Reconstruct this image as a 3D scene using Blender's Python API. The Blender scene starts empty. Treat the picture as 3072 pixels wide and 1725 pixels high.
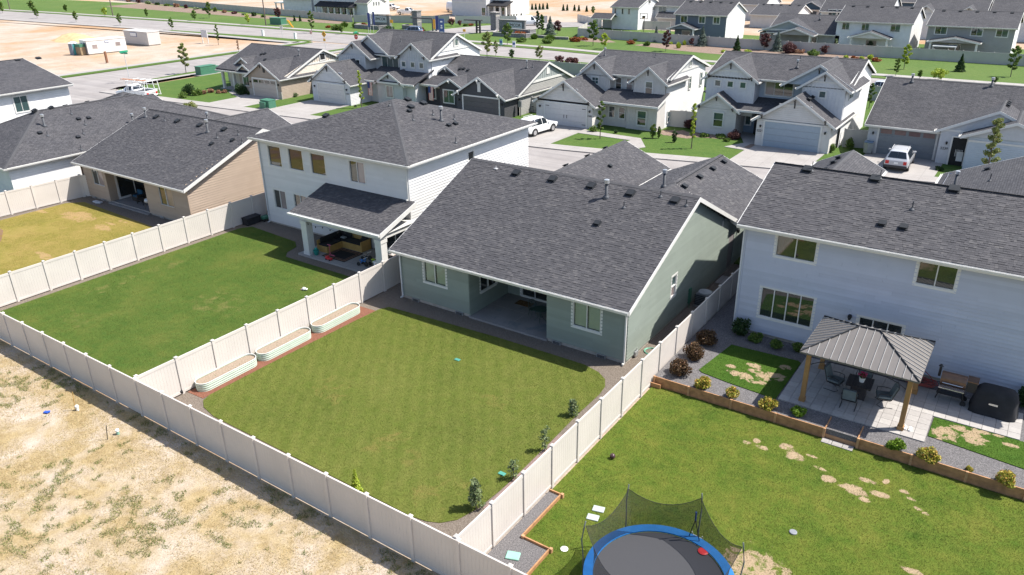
import bpy, bmesh, math, random
import numpy as np
from mathutils import Matrix, Vector
random.seed(7); RNG = np.random.default_rng(7)
scene = bpy.context.scene
COL = scene.collection
# ------------------------------------------------------------------ camera (solved from the fence posts of the photo)
CAM = np.array([11.94127, -13.89430, 18.40201]); FPX = 2306.28
def _rot(yaw, pitch, roll):
    f = np.array([math.sin(yaw)*math.cos(pitch), math.cos(yaw)*math.cos(pitch), -math.sin(pitch)])
    rt = np.cross(f, [0, 0, 1]); rt /= np.linalg.norm(rt); up = np.cross(rt, f)
    c, s = math.cos(roll), math.sin(roll)
    return np.array([c*rt+s*up, -s*rt+c*up, f])
ROT = _rot(*np.radians([-34.80689, 24.25183, -0.87879]))
cam = bpy.data.cameras.new('camera'); camo = bpy.data.objects.new('camera', cam); COL.objects.link(camo)
cam.sensor_width = 36; cam.lens = FPX/3072*36; cam.clip_start = .5; cam.clip_end = 3000
m = Matrix.Identity(4)
for i in range(3):
    m[i][0] = ROT[0][i]; m[i][1] = ROT[1][i]; m[i][2] = -ROT[2][i]; m[i][3] = CAM[i]
camo.matrix_world = m
scene.camera = camo
# ------------------------------------------------------------------ sky, sun, exposure
SUNV = Vector((.55, .40, 1.0)).normalized()
world = bpy.data.worlds.new('World'); scene.world = world; world.use_nodes = True
wn = world.node_tree.nodes; wl = world.node_tree.links
sky = wn.new('ShaderNodeTexSky'); sky.sky_type = 'NISHITA'; sky.sun_disc = False
sky.sun_elevation = math.asin(SUNV.z); sky.sun_rotation = math.atan2(SUNV.x, SUNV.y)
sky.air_density = 1.0; sky.dust_density = 1.5; sky.ozone_density = 1.0
bg = wn['Background']; bg.inputs['Strength'].default_value = .115
wl.new(sky.outputs[0], bg.inputs['Color'])
sun = bpy.data.lights.new('sun', 'SUN'); sun.energy = 4.6; sun.angle = math.radians(.53); sun.color = (1, .955, .88)
suno = bpy.data.objects.new('sun', sun); COL.objects.link(suno)
suno.rotation_euler = SUNV.to_track_quat('Z', 'Y').to_euler(); suno.location = (0, 0, 60)
scene.view_settings.view_transform = 'Standard'; scene.view_settings.look = 'None'
scene.view_settings.exposure = .90; scene.view_settings.gamma = 1
# ------------------------------------------------------------------ photo pixel -> point on a plane
ORG = {1:(0,0),2:(750,0),3:(1500,0),4:(2272,0),5:(0,400),6:(750,400),7:(1500,400),8:(2272,400),11:(0,800),12:(750,800),
       13:(1500,800),14:(2272,800),15:(0,1275),16:(750,1275),17:(1500,1275),18:(2272,1275)}
def cp(n, a, b): o = ORG[n]; return o[0]+a*.31116, o[1]+b*.31116
def ray(px, py): return ROT.T @ np.array([(px-1536)/FPX, -(py-862.5)/FPX, 1])
def G(p, z=0): d = ray(*p); return CAM+d*((z-CAM[2])/d[2])
def onX(p, x): d = ray(*p); return CAM+d*((x-CAM[0])/d[0])
def onY(p, y): d = ray(*p); return CAM+d*((y-CAM[1])/d[1])
def proj(v):
    d = ROT @ (np.asarray(v)-CAM); return 1536+FPX*d[0]/d[2], 862.5-FPX*d[1]/d[2]
# ------------------------------------------------------------------ mesh collector
class MB:
    def __init__(s): s.v = []; s.f = []; s.uv = {}
    def add(s, vs, fs, uvs=None):
        o = len(s.v); s.v += [tuple(map(float, q)) for q in vs]
        for i, f in enumerate(fs):
            s.f.append(tuple(o+k for k in f))
            if uvs: s.uv[len(s.f)-1] = uvs[i]
        return s
    def box(s, x0, x1, y0, y1, z0, z1, M=None):
        vs = [(x0,y0,z0),(x1,y0,z0),(x1,y1,z0),(x0,y1,z0),(x0,y0,z1),(x1,y0,z1),(x1,y1,z1),(x0,y1,z1)]
        if M is not None: vs = [tuple(M @ Vector(q)) for q in vs]
        return s.add(vs, [(0,3,2,1),(4,5,6,7),(0,1,5,4),(1,2,6,5),(2,3,7,6),(3,0,4,7)])
    def boxc(s, c, d, rz=0, tilt=None):
        M = Matrix.Translation(c) @ Matrix.Rotation(rz, 4, 'Z')
        if tilt is not None: M = M @ tilt
        return s.box(-d[0]/2, d[0]/2, -d[1]/2, d[1]/2, -d[2]/2, d[2]/2, M)
    def walls(s, x0, x1, y0, y1, z0, z1):
        return s.add([(x0,y0,z0),(x1,y0,z0),(x1,y1,z0),(x0,y1,z0),(x0,y0,z1),(x1,y0,z1),(x1,y1,z1),(x0,y1,z1)],
                     [(0,1,5,4),(1,2,6,5),(2,3,7,6),(3,0,4,7)])
    def poly(s, pts): return s.add(pts, [tuple(range(len(pts)))])
    def slab(s, pts2, z, dz=.15):      # flat sheet with a skirt
        n = len(pts2); a = sum(pts2[i][0]*pts2[(i+1)%n][1]-pts2[(i+1)%n][0]*pts2[i][1] for i in range(n))
        if a < 0: pts2 = pts2[::-1]
        vs = [(p[0],p[1],z) for p in pts2]+[(p[0],p[1],z-dz) for p in pts2]
        return s.add(vs, [tuple(range(n))]+[(i, n+i, n+(i+1)%n, (i+1)%n) for i in range(n)])
    def bar(s, a, b, r, n=6, r2=None, caps=True):
        a = Vector(a); b = Vector(b); d = (b-a)
        if d.length < 1e-6: return s
        q = d.to_track_quat('Z', 'Y'); r2 = r if r2 is None else r2
        vs = []
        for p, rr in ((a, r), (b, r2)):
            for k in range(n):
                t = 2*math.pi*k/n; vs.append(p+q @ Vector((rr*math.cos(t), rr*math.sin(t), 0)))
        fs = [(k, (k+1)%n, n+(k+1)%n, n+k) for k in range(n)]
        if caps: fs += [tuple(range(n))[::-1], tuple(range(n, 2*n))]
        return s.add(vs, fs)
    def tube(s, pts, r, n=6, closed=False):
        P = [Vector(p) for p in pts]; N = len(P); vs = []
        for i, p in enumerate(P):
            t = (P[(i+1)%N]-P[i-1]) if closed else (P[min(i+1,N-1)]-P[max(i-1,0)])
            t.normalize(); u = t.cross(Vector((0,0,1)))
            if u.length < 1e-3: u = Vector((1,0,0))
            u.normalize(); w = u.cross(t)
            rr = r[i] if hasattr(r, '__len__') else r
            for k in range(n):
                a = 2*math.pi*k/n; vs.append(p+u*rr*math.cos(a)+w*rr*math.sin(a))
        fs = []
        for i in range(N if closed else N-1):
            j = (i+1)%N
            fs += [(i*n+k, i*n+(k+1)%n, j*n+(k+1)%n, j*n+k) for k in range(n)]
        if not closed: fs += [tuple(range(n))[::-1], tuple((N-1)*n+k for k in range(n))]
        return s.add(vs, fs)
    def lathe(s, prof, n=16, c=(0,0,0), cap=True):
        vs = []; L = len(prof)
        for r, z in prof:
            for k in range(n):
                a = 2*math.pi*k/n; vs.append((c[0]+r*math.cos(a), c[1]+r*math.sin(a), c[2]+z))
        fs = [(i*n+k, i*n+(k+1)%n, (i+1)*n+(k+1)%n, (i+1)*n+k) for i in range(L-1) for k in range(n)]
        if cap: fs += [tuple(range(n))[::-1], tuple((L-1)*n+k for k in range(n))]
        return s.add(vs, fs)
    def xf(s, M): s.v = [tuple(M @ Vector(q)) for q in s.v]; return s
    def mesh(s, name):
        me = bpy.data.meshes.new(name); me.from_pydata(s.v, [], s.f)
        if s.uv:
            ul = me.uv_layers.new(name='UVMap')
            for i, p in enumerate(me.polygons):
                if i in s.uv:
                    for k, li in enumerate(p.loop_indices): ul.data[li].uv = s.uv[i][k]
        me.update(); return me
    def build(s, name, mat, parent=None, smooth=False, bevel=0, **tags):
        me = s.mesh(name)
        if mat: me.materials.append(mat)
        return link(name, me, parent, smooth, bevel, **tags)
def link(name, me, parent=None, smooth=False, bevel=0, **tags):
    o = bpy.data.objects.new(name, me); COL.objects.link(o)
    if smooth:
        for p in me.polygons: p.use_smooth = True
    if bevel:
        b = o.modifiers.new('bevel', 'BEVEL'); b.width = bevel; b.segments = 2; b.limit_method = 'ANGLE'
    if parent is not None:
        o.parent = parent
        o.matrix_parent_inverse = world_of(parent).inverted()
    for k, v in tags.items(): o[k] = v
    return o
def world_of(o):
    M = Matrix.LocRotScale(o.location, o.rotation_euler, o.scale)
    if o.parent is not None: return world_of(o.parent) @ o.matrix_parent_inverse @ M
    return M
def thing(name, label, cat, loc=(0,0,0), rz=0, group=None):
    o = bpy.data.objects.new(name, None); COL.objects.link(o); o.location = loc; o.rotation_euler = (0,0,rz)
    o.empty_display_size = .3
    o['label'] = label; o['category'] = cat
    if group: o['group'] = group
    return o
def tag(o, label, cat, group=None):
    o['label'] = label; o['category'] = cat
    if group: o['group'] = group
    return o
def struct(name, mb, mat, **k): return mb.build(name, mat, kind='structure', **k)
def dup(root, loc, rz=0, label=None, scale=None):
    def cpy(o, par):
        c = o.copy(); COL.objects.link(c); c.parent = par
        for ch in o.children: cpy(ch, c)
        return c
    r = cpy(root, None); r.location = loc; r.rotation_euler = (0, 0, rz)
    if scale: r.scale = (scale,)*3 if not hasattr(scale, '__len__') else scale
    if label: r['label'] = label
    return r
# ------------------------------------------------------------------ materials
MATS = {}
def nt(name):
    mt = bpy.data.materials.new(name); mt.use_nodes = True; MATS[name] = mt
    n = mt.node_tree.nodes; return mt, n, mt.node_tree.links, n['Principled BSDF']
def lin(c): return tuple(((v/255)/12.92 if v/255 <= .04045 else (((v/255)+.055)/1.055)**2.4) for v in c)
def noise(n, l, vec, scale, detail=4, rough=.55, dist=0):
    t = n.new('ShaderNodeTexNoise'); t.inputs['Scale'].default_value = scale; t.inputs['Detail'].default_value = detail
    t.inputs['Roughness'].default_value = rough; t.inputs['Distortion'].default_value = dist
    l.new(vec, t.inputs['Vector']); return t.outputs['Fac']
def ramp(n, l, fac, stops):
    r = n.new('ShaderNodeValToRGB'); e = r.color_ramp.elements
    while len(e) < len(stops): e.new(.5)
    for el, (p, c) in zip(e, stops): el.position = p; el.color = (*c, 1)
    l.new(fac, r.inputs[0]); return r.outputs[0]
def mixc(n, l, fac, a, b, mode='MIX'):
    x = n.new('ShaderNodeMix'); x.data_type = 'RGBA'; x.blend_type = mode
    for s, v in ((x.inputs[0], fac), (x.inputs[6], a), (x.inputs[7], b)):
        if hasattr(v, 'is_output'): l.new(v, s)
        elif isinstance(v, (int, float)): s.default_value = v
        else: s.default_value = (*v, 1)
    return x.outputs[2]
def mth(n, l, op, a, b=None):
    x = n.new('ShaderNodeMath'); x.operation = op
    for s, v in ((x.inputs[0], a), (x.inputs[1], b)):
        if v is None: continue
        if hasattr(v, 'is_output'): l.new(v, s)
        else: s.default_value = v
    return x.outputs[0]
def bump(n, l, h, b, strength=.4, dist=.02):
    x = n.new('ShaderNodeBump'); x.inputs['Strength'].default_value = strength; x.inputs['Distance'].default_value = dist
    l.new(h, x.inputs['Height']); l.new(x.outputs[0], b.inputs['Normal'])
def pos(n): return n.new('ShaderNodeNewGeometry').outputs['Position']
def plain(name, c, rough=.6, var=.12, scale=3.0, metal=0, spec=None, bumpy=0):
    mt, n, l, b = nt(name); p = pos(n)
    f = noise(n, l, p, scale, 5)
    if name.endswith('siding'): f = mth(n, l, 'ADD', mth(n, l, 'MULTIPLY', f, .6), mth(n, l, 'MULTIPLY', rnd_island(n, l), .35))
    hi = tuple(min(1, v*(1+var)) for v in c); lo = tuple(v*(1-var) for v in c)
    l.new(ramp(n, l, f, [(.3, lo), (.7, hi)]), b.inputs['Base Color'])
    b.inputs['Roughness'].default_value = rough; b.inputs['Metallic'].default_value = metal
    if spec is not None: b.inputs['Specular IOR Level'].default_value = spec
    if bumpy: bump(n, l, noise(n, l, p, 60, 3), b, .3, bumpy)
    return mt
def rnd_island(n, l):
    g = n.new('ShaderNodeNewGeometry').outputs['Random Per Island']; o = n.new('ShaderNodeObjectInfo').outputs['Random']
    return mth(n, l, 'FRACT', mth(n, l, 'ADD', g, o))
def ground_mat(name, stops1, s1, stops2=None, s2=None, thr=(.45,.6), mask=.4, rough=.95, fine=30, finevar=.35, bd=.02, joints=0, streak=False):
    mt, n, l, b = nt(name); p = pos(n)
    c = ramp(n, l, noise(n, l, p, s1, 6, .6), stops1)
    if stops2:
        c2 = ramp(n, l, noise(n, l, p, s2, 5, .6), stops2)
        f = ramp(n, l, noise(n, l, p, mask, 7, .62, .4), [(thr[0], (0,0,0)), (thr[1], (1,1,1))])
        c = mixc(n, l, f, c, c2)
    fn = noise(n, l, p, fine, 4, .7)
    c = mixc(n, l, 1.0, c, ramp(n, l, fn, [(.25, (1-finevar,)*3), (.75, (1+finevar*.6,)*3)]), 'MULTIPLY')
    if joints:
        sp = n.new('ShaderNodeSeparateXYZ'); l.new(p, sp.inputs[0])
        ln = [mth(n, l, 'LESS_THAN', mth(n, l, 'FRACT', mth(n, l, 'DIVIDE', sp.outputs[k], joints)), .03) for k in (0, 1)]
        c = mixc(n, l, mth(n, l, 'MULTIPLY', mth(n, l, 'MAXIMUM', *ln), .3), c, (.12,.11,.10))
    if streak:
        mp = n.new('ShaderNodeMapping'); mp.inputs['Scale'].default_value = (.04,1.1,1); l.new(p, mp.inputs[0])
        c = mixc(n, l, 1.0, c, ramp(n, l, noise(n, l, mp.outputs[0], 1.0, 4), [(.35, (.86,.86,.87)), (.65, (1.07,1.07,1.06))]), 'MULTIPLY')
    l.new(c, b.inputs['Base Color']); b.inputs['Roughness'].default_value = rough
    b.inputs['Specular IOR Level'].default_value = .2
    bump(n, l, fn, b, .6, bd); return mt
def siding_mat(name, c, exposure=.18, rough=.65):
    mt, n, l, b = nt(name); p = pos(n)
    sp = n.new('ShaderNodeSeparateXYZ'); l.new(p, sp.inputs[0])
    fr = mth(n, l, 'FRACT', mth(n, l, 'DIVIDE', sp.outputs[2], exposure))
    f = noise(n, l, p, 1.3, 4)
    col = ramp(n, l, f, [(.3, tuple(v*.93 for v in c)), (.7, tuple(min(1, v*1.05) for v in c))])
    l.new(col, b.inputs['Base Color']); b.inputs['Roughness'].default_value = rough
    inv = mth(n, l, 'SUBTRACT', 1.0, fr)
    bump(n, l, inv, b, .8, .03); return mt
def pane_mat(name, c, ior=2.4, rough=.03):
    mt, n, l, b = nt(name); p = pos(n)
    l.new(ramp(n, l, noise(n, l, p, .9, 2), [(.3, tuple(v*.6 for v in c)), (.7, c)]), b.inputs['Base Color'])
    b.inputs['Roughness'].default_value = rough; b.inputs['IOR'].default_value = ior; return mt
def leaf_mat(name, stops, rough=.55, trans=.25):
    mt, n, l, b = nt(name)
    r = n.new('ShaderNodeNewGeometry').outputs['Random Per Island']
    c = ramp(n, l, r, stops); l.new(c, b.inputs['Base Color']); b.inputs['Roughness'].default_value = rough
    b.inputs['Specular IOR Level'].default_value = .25
    t = n.new('ShaderNodeBsdfTranslucent'); l.new(c, t.inputs[0])
    mx = n.new('ShaderNodeMixShader'); mx.inputs[0].default_value = trans
    l.new(b.outputs[0], mx.inputs[1]); l.new(t.outputs[0], mx.inputs[2]); l.new(mx.outputs[0], n['Material Output'].inputs[0]); return mt
def shingle_mat(name, stops):           # real shingle pieces
    mt, n, l, b = nt(name); p = pos(n)
    c = ramp(n, l, rnd_island(n, l), stops)
    c = mixc(n, l, 1.0, c, ramp(n, l, noise(n, l, p, .35, 5, .6), [(.3, (.93,.93,.94)), (.7, (1.06,1.05,1.04))]), 'MULTIPLY')
    c = mixc(n, l, 1.0, c, ramp(n, l, noise(n, l, p, 70, 2), [(.3, (.8,)*3), (.7, (1.2,)*3)]), 'MULTIPLY')
    l.new(c, b.inputs['Base Color']); b.inputs['Roughness'].default_value = .9; b.inputs['Specular IOR Level'].default_value = .25; return mt
def roof_far_mat(name, c1, c2):         # too far to tell the shingles apart
    mt, n, l, b = nt(name); p = pos(n)
    uv = n.new('ShaderNodeTexCoord').outputs['UV']
    br = n.new('ShaderNodeTexBrick'); l.new(uv, br.inputs['Vector']); br.inputs['Scale'].default_value = 1
    br.inputs['Brick Width'].default_value = .32; br.inputs['Row Height'].default_value = .15; br.inputs['Mortar Size'].default_value = .012
    br.inputs['Color1'].default_value = (*c1, 1); br.inputs['Color2'].default_value = (*c2, 1)
    br.inputs['Mortar'].default_value = (*[v*.55 for v in c1], 1); br.inputs['Bias'].default_value = .1; br.offset = .37
    c = mixc(n, l, 1.0, br.outputs['Color'], ramp(n, l, noise(n, l, p, .5, 5, .6), [(.3, (.85,.85,.87)), (.7, (1.12,1.1,1.08))]), 'MULTIPLY')
    c = mixc(n, l, 1.0, c, ramp(n, l, noise(n, l, p, 6, 3), [(.35, (.82,)*3), (.65, (1.18,)*3)]), 'MULTIPLY')
    l.new(c, b.inputs['Base Color']); b.inputs['Roughness'].default_value = .9; b.inputs['Specular IOR Level'].default_value = .25
    bump(n, l, br.outputs['Fac'], b, .3, .01); return mt

M_shingle = shingle_mat('shingle', [(0, (.056,.055,.060)), (.5, (.066,.065,.071)), (.85, (.078,.076,.081)), (1, (.095,.092,.095))])
M_roof = roof_far_mat('roof_far', (.052,.052,.058), (.082,.081,.087))
M_roofunder = plain('roof_felt', (.05,.05,.055), .9)
M_ridge = plain('ridge_cap', (.055,.055,.06), .9)
M_white = plain('white_trim', (.62,.61,.585), .5, .05)
M_trimcool = plain('grey_trim', (.55,.56,.57), .5, .05)
M_green = plain('green_siding', (.215,.248,.215), .6, .07, 1.2)
M_bluegrey = plain('blue_grey_siding', (.43,.455,.53), .6, .06, 1.2)
M_ltgrey = plain('light_grey_siding', (.60,.595,.59), .6, .05, 1.2)
M_tan = plain('tan_siding', (.37,.29,.225), .6, .06, 1.2)
M_foundation = plain('concrete_foundation', (.36,.33,.29), .9, .18, 5)
S_white = siding_mat('siding_white', (.66,.66,.655)); S_ltgrey = siding_mat('siding_light_grey', (.56,.56,.57)); S_tan = siding_mat('siding_tan', (.40,.33,.27))
S_taupe = siding_mat('siding_taupe', (.33,.265,.21)); S_cream = siding_mat('siding_cream', (.60,.54,.46)); S_dark = siding_mat('siding_charcoal', (.052,.052,.058)); S_grey = siding_mat('siding_mid_grey', (.30,.295,.28))
S_warm = siding_mat('siding_warm_white', (.60,.57,.54)); S_blue = siding_mat('siding_slate_blue', (.22,.28,.36)); S_sage = siding_mat('siding_pale_blue', (.45,.50,.55)); S_navy = siding_mat('siding_navy', (.04,.075,.11))
S_slate = siding_mat('siding_slate', (.12,.145,.175))
P_warm = plain('panel_warm_grey', (.55,.525,.50), .6, .05); P_grey = plain('panel_grey', (.47,.48,.50), .6, .05); P_pale = plain('panel_pale', (.58,.58,.59), .6, .05)
P_blue = plain('panel_blue_grey', (.40,.46,.53), .6, .05); P_dark = plain('panel_charcoal', (.06,.062,.07), .6, .08); P_taupe = plain('panel_taupe', (.34,.28,.23), .6, .06)
P_sage = plain('panel_sage', (.30,.33,.32), .6, .06)
M_darkwood = plain('dark_bracket', (.035,.032,.032), .6)
M_glass = pane_mat('window_glass', (.030,.036,.036), 2.0); M_glass2 = pane_mat('window_glass_teal', (.05,.095,.095), 1.8); M_curtain = pane_mat('window_curtain', (.34,.28,.27), 1.7, .05)
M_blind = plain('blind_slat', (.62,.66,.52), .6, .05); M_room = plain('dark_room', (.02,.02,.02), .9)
M_fence = plain('vinyl_fence', (.56,.515,.475), .45, .05, .8); M_fence2 = plain('vinyl_fence_far', (.42,.40,.38), .5, .05, .8)
M_concrete = ground_mat('concrete', [(.3, (.285,.265,.25)), (.7, (.345,.325,.31))], .5, fine=9, finevar=.12, rough=.85, bd=.003, joints=1.55)
M_slab = ground_mat('patio_concrete', [(.3, (.22,.205,.20)), (.7, (.28,.265,.26))], .7, [(.3, (.15,.165,.18)), (.7, (.19,.205,.22))], 1.2, (.55,.66), .8, fine=14, finevar=.1, rough=.8, bd=.003)
M_asphalt = ground_mat('asphalt', [(.3, (.245,.225,.216)), (.7, (.31,.288,.278))], .25, fine=12, finevar=.14, rough=.9, bd=.004, streak=True)
M_gravel = ground_mat('gravel', [(.25, (.09,.072,.058)), (.5, (.17,.14,.115)), (.75, (.28,.24,.20))], 22, fine=45, finevar=.5, bd=.03)
M_dgravel = ground_mat('dark_gravel', [(.25, (.06,.057,.06)), (.5, (.135,.128,.13)), (.75, (.29,.275,.275))], 24, fine=50, finevar=.5, bd=.03)
M_mulch = ground_mat('red_mulch', [(.25, (.10,.04,.025)), (.5, (.20,.085,.055)), (.75, (.32,.15,.10))], 26, fine=50, finevar=.5, bd=.03)
M_bark = ground_mat('brown_bark', [(.25, (.13,.09,.07)), (.6, (.26,.19,.15)), (.85, (.36,.28,.23))], 6, fine=20, finevar=.4, bd=.03)
M_soil = ground_mat('bed_soil', [(.25, (.20,.15,.11)), (.5, (.29,.23,.175)), (.75, (.37,.30,.24))], 14, fine=40, finevar=.4, bd=.02)
M_dirt = ground_mat('pale_dirt', [(.25, (.33,.265,.21)), (.5, (.40,.335,.275)), (.75, (.45,.39,.33))], .35, [(.3, (.34,.205,.11)), (.7, (.40,.265,.16))], .5, (.42,.62), .045, fine=4, finevar=.25, bd=.05)
M_field = ground_mat('dry_field', [(.25, (.36,.29,.22)), (.5, (.44,.37,.30)), (.75, (.50,.435,.365))], 1.6, [(.3, (.26,.19,.095)), (.55, (.35,.265,.14)), (.8, (.42,.33,.195))], 2.5, (.34,.60), .55, fine=16, finevar=.35, bd=.04)
M_wood = plain('cedar_board', (.36,.185,.085), .7, .25, 5); M_wood2 = plain('cedar_post', (.42,.235,.12), .7, .2, 5); M_timber = plain('gazebo_timber', (.30,.165,.06), .65, .15, 4)
M_pine = plain('pine_board', (.44,.27,.085), .65, .15, 4)
M_black = plain('black_metal', (.018,.018,.02), .45); M_blackcloth = plain('black_cloth', (.016,.016,.019), .85, .3)
M_galv = plain('galvanised', (.45,.46,.47), .4, .1, 3, metal=.6); M_vent = plain('painted_vent', (.022,.025,.03), .75, spec=.2); M_pipe = plain('lead_pipe', (.05,.055,.065), .6)
M_alu = plain('aluminium', (.62,.62,.63), .35, .06, 2, metal=.3)
M_chrome = plain('silver_metal', (.6,.6,.62), .25, .05, 2, metal=.8)
M_red = plain('red', (.5,.03,.03), .4); M_tailred = plain('tail_light', (.45,.02,.02), .25); M_yellow = plain('yellow_orange', (.75,.36,.02), .5); M_sgreen = plain('sign_green', (.02,.28,.16), .5)
M_boxgreen = plain('utility_green', (.05,.16,.10), .55, .1); M_navy = plain('navy_cloth', (.03,.05,.18), .7); M_signblue = plain('sign_blue', (.04,.09,.26), .5)
M_lid = plain('green_lid', (.22,.42,.34), .6, .08); M_plasticw = plain('white_plastic', (.8,.8,.78), .4, .04)
M_stone = ground_mat('ledge_stone', [(.25, (.13,.13,.14)), (.5, (.22,.21,.22)), (.75, (.34,.33,.33))], 4, fine=12, finevar=.4, bd=.04)
M_tyre = plain('tyre', (.02,.02,.02), .8)
def worn(n, l, p, spots, gain=1.5, ns=2.2):   # ragged worn spots: distance to each spot, broken up by noise
    f = None
    for (x, y, z, rx, ry) in spots:
        q = n.new('ShaderNodeVectorMath'); q.operation = 'SUBTRACT'; l.new(p, q.inputs[0]); q.inputs[1].default_value = (x, y, z)
        m_ = n.new('ShaderNodeVectorMath'); m_.operation = 'MULTIPLY'; l.new(q.outputs[0], m_.inputs[0]); m_.inputs[1].default_value = (1/rx, 1/ry, 0)
        e = n.new('ShaderNodeVectorMath'); e.operation = 'LENGTH'; l.new(m_.outputs[0], e.inputs[0])
        v = mth(n, l, 'SUBTRACT', 1.25, e.outputs['Value']); f = v if f is None else mth(n, l, 'MAXIMUM', f, v)
    nz = mth(n, l, 'MULTIPLY', mth(n, l, 'SUBTRACT', noise(n, l, p, ns, 8, .7, .6), .5), 3.2)
    return ramp(n, l, mth(n, l, 'MULTIPLY', mth(n, l, 'ADD', mth(n, l, 'MINIMUM', f, .45), nz), gain), [(.25, (0,0,0)), (.62, (1,1,1))])
def grass_ground(name, stops, big, s=.25, spots=(), bare=(.36,.27,.175), stripes=False, gain=1.5, ns=2.2):
    mt, n, l, b = nt(name); p = pos(n)
    c = ramp(n, l, noise(n, l, p, s, 6, .62), stops)
    c = mixc(n, l, .5, c, ramp(n, l, noise(n, l, p, 1.7, 5, .65), big), 'MIX')
    if stripes:
        dt = n.new('ShaderNodeVectorMath'); dt.operation = 'DOT_PRODUCT'; l.new(p, dt.inputs[0]); dt.inputs[1].default_value = (.80,.60,0)
        wv = mth(n, l, 'SINE', mth(n, l, 'ADD', mth(n, l, 'MULTIPLY', dt.outputs['Value'], 9.5), mth(n, l, 'MULTIPLY', noise(n, l, p, .4, 3), 5)))
        c = mixc(n, l, 1.0, c, ramp(n, l, mth(n, l, 'ADD', mth(n, l, 'MULTIPLY', wv, .5), .5), [(0, (.93,.95,.92)), (1, (1.06,1.04,1.06))]), 'MULTIPLY')
    if spots:
        c = mixc(n, l, worn(n, l, p, spots, gain, ns), c, bare)
    fn = noise(n, l, p, 26, 5, .75)
    c = mixc(n, l, 1.0, c, ramp(n, l, fn, [(.25, (.72,.72,.70)), (.75, (1.22,1.22,1.2))]), 'MULTIPLY')
    l.new(c, b.inputs['Base Color']); b.inputs['Roughness'].default_value = .95; b.inputs['Specular IOR Level'].default_value = .15
    bump(n, l, fn, b, .8, .05); return mt
# ================================================================== GROUND
mb = MB(); mb.poly([(-900,-400,-.03),(700,-400,-.03),(700,1400,-.03),(-900,1400,-.03)]); struct('ground', mb, M_dirt)
mb = MB(); mb.slab([(-80,-60),(60,-60),(60,-.02),(-80,-.02)], 0, .02); struct('dry_field', mb, M_field)
def px(n, pts, z=0): return [tuple(G(cp(n, *q), z)[:2]) for q in pts]
def sheet(name, pts, z, mat, dz=.12): mb = MB(); mb.slab(list(pts), z, dz); return struct(name, mb, mat)
TZ = .45
PATCH = []
for (n, a, b, rx, ry, z) in [(13,2230,955,.22,.14,TZ),(13,2340,1040,.55,.22,TZ),(13,2440,1090,.5,.25,TZ),(13,2450,950,.3,.2,TZ),(13,2480,1010,.3,.2,TZ),(14,50,1060,.35,.3,TZ),(14,190,1060,.35,.3,TZ),(14,270,965,.25,.2,TZ),
      (18,1810,70,.42,.42,TZ),(18,2090,120,.4,.45,TZ),(18,1960,30,.3,.2,TZ),(18,2150,60,.3,.2,TZ),(18,1750,150,.15,.2,TZ),(18,2460,195,.25,.12,TZ),(18,2330,100,.2,.1,TZ),
      (18,290,215,.3,.2,0),(18,355,295,.32,.3,0),(18,45,215,.25,.12,0),(18,680,515,.22,.22,0),(18,930,620,.4,.28,0),(18,1060,535,.25,.15,0),(18,1170,660,.4,.15,0),(18,1030,715,.2,.12,0),(18,1245,540,.12,.15,0),
      (18,850,595,.22,.1,0),(18,1560,805,.15,.1,0),(18,1620,850,.12,.1,0),(18,1510,1415,.28,.12,0),(18,590,410,.2,.08,0),(18,640,435,.2,.06,0),(18,525,300,.2,.08,0),(18,1410,640,.15,.1,0),(18,1450,700,.25,.08,0),(17,2370,165,.16,.12,0),(17,2480,150,.12,.15,0),(17,2545,215,.12,.1,0),
      (5,760,800,1.6,.8,0),(5,980,905,1.0,.35,0),(5,380,745,1.0,.25,0),(5,1060,870,.6,.15,0),(5,1180,850,.5,.15,0),(5,430,1180,1.2,.3,0),(11,970,245,.35,.1,0),(11,1080,460,.3,.07,0)]:
    c = G(cp(n, a, b), z+.03); PATCH.append((c[0], c[1], z, rx, ry))
c = G(cp(18, 0, 1380), .03); PATCH.append((c[0], c[1], 0, .9, .8))
def spots(t): return [q for q in PATCH if t(q)]
L_our = grass_ground('lawn_centre', [(.3, (.093,.118,.022)), (.5, (.118,.146,.025)), (.7, (.146,.160,.036))], [(.3, (.084,.121,.019)), (.7, (.152,.153,.043))], s=.22, stripes=True, spots=[(-5.2,9.0,0,.8,.6),(-11.5,6.2,0,1.6,1.2),(-3.2,3.2,0,1.4,1.2),(-6.5,4.2,0,1.6,1.0)], bare=(.20,.165,.05), gain=.55, ns=1.2)
L_left = grass_ground('lawn_left', [(.3, (.043,.088,.014)), (.5, (.065,.116,.020)), (.72, (.133,.146,.035))], [(.3, (.052,.103,.017)), (.7, (.112,.133,.026))], s=.3, spots=[(-24,9,0,2.2,1.4),(-29,3.5,0,1.5,.8),(-22,13,0,.6,.4),(-31.5,9,0,.8,3.5)]+spots(lambda q: -34<q[0]<-17), bare=(.16,.155,.05), gain=.6, ns=1.2)
L_right = grass_ground('lawn_right', [(.3, (.045,.093,.011)), (.5, (.088,.137,.016)), (.7, (.154,.164,.029))], [(.3, (.062,.115,.013)), (.7, (.164,.168,.032))], s=.55, spots=spots(lambda q: q[0]>0 and q[2]==0))
L_tan = grass_ground('lawn_dry', [(.3, (.128,.132,.021)), (.45, (.208,.172,.036)), (.65, (.288,.208,.066))], [(.3, (.160,.152,.027)), (.7, (.288,.216,.072))], s=.3, spots=spots(lambda q: q[0]<-34), bare=(.32,.22,.10), ns=1.1)
L_front = grass_ground('lawn_front', [(.3, (.047,.106,.022)), (.7, (.089,.137,.032))], [(.3, (.050,.102,.020)), (.7, (.097,.141,.032))], s=.4)
L_park = grass_ground('lawn_park', [(.3, (.058,.118,.025)), (.7, (.109,.153,.041))], [(.3, (.058,.113,.025)), (.7, (.116,.156,.045))], s=.08)
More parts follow.
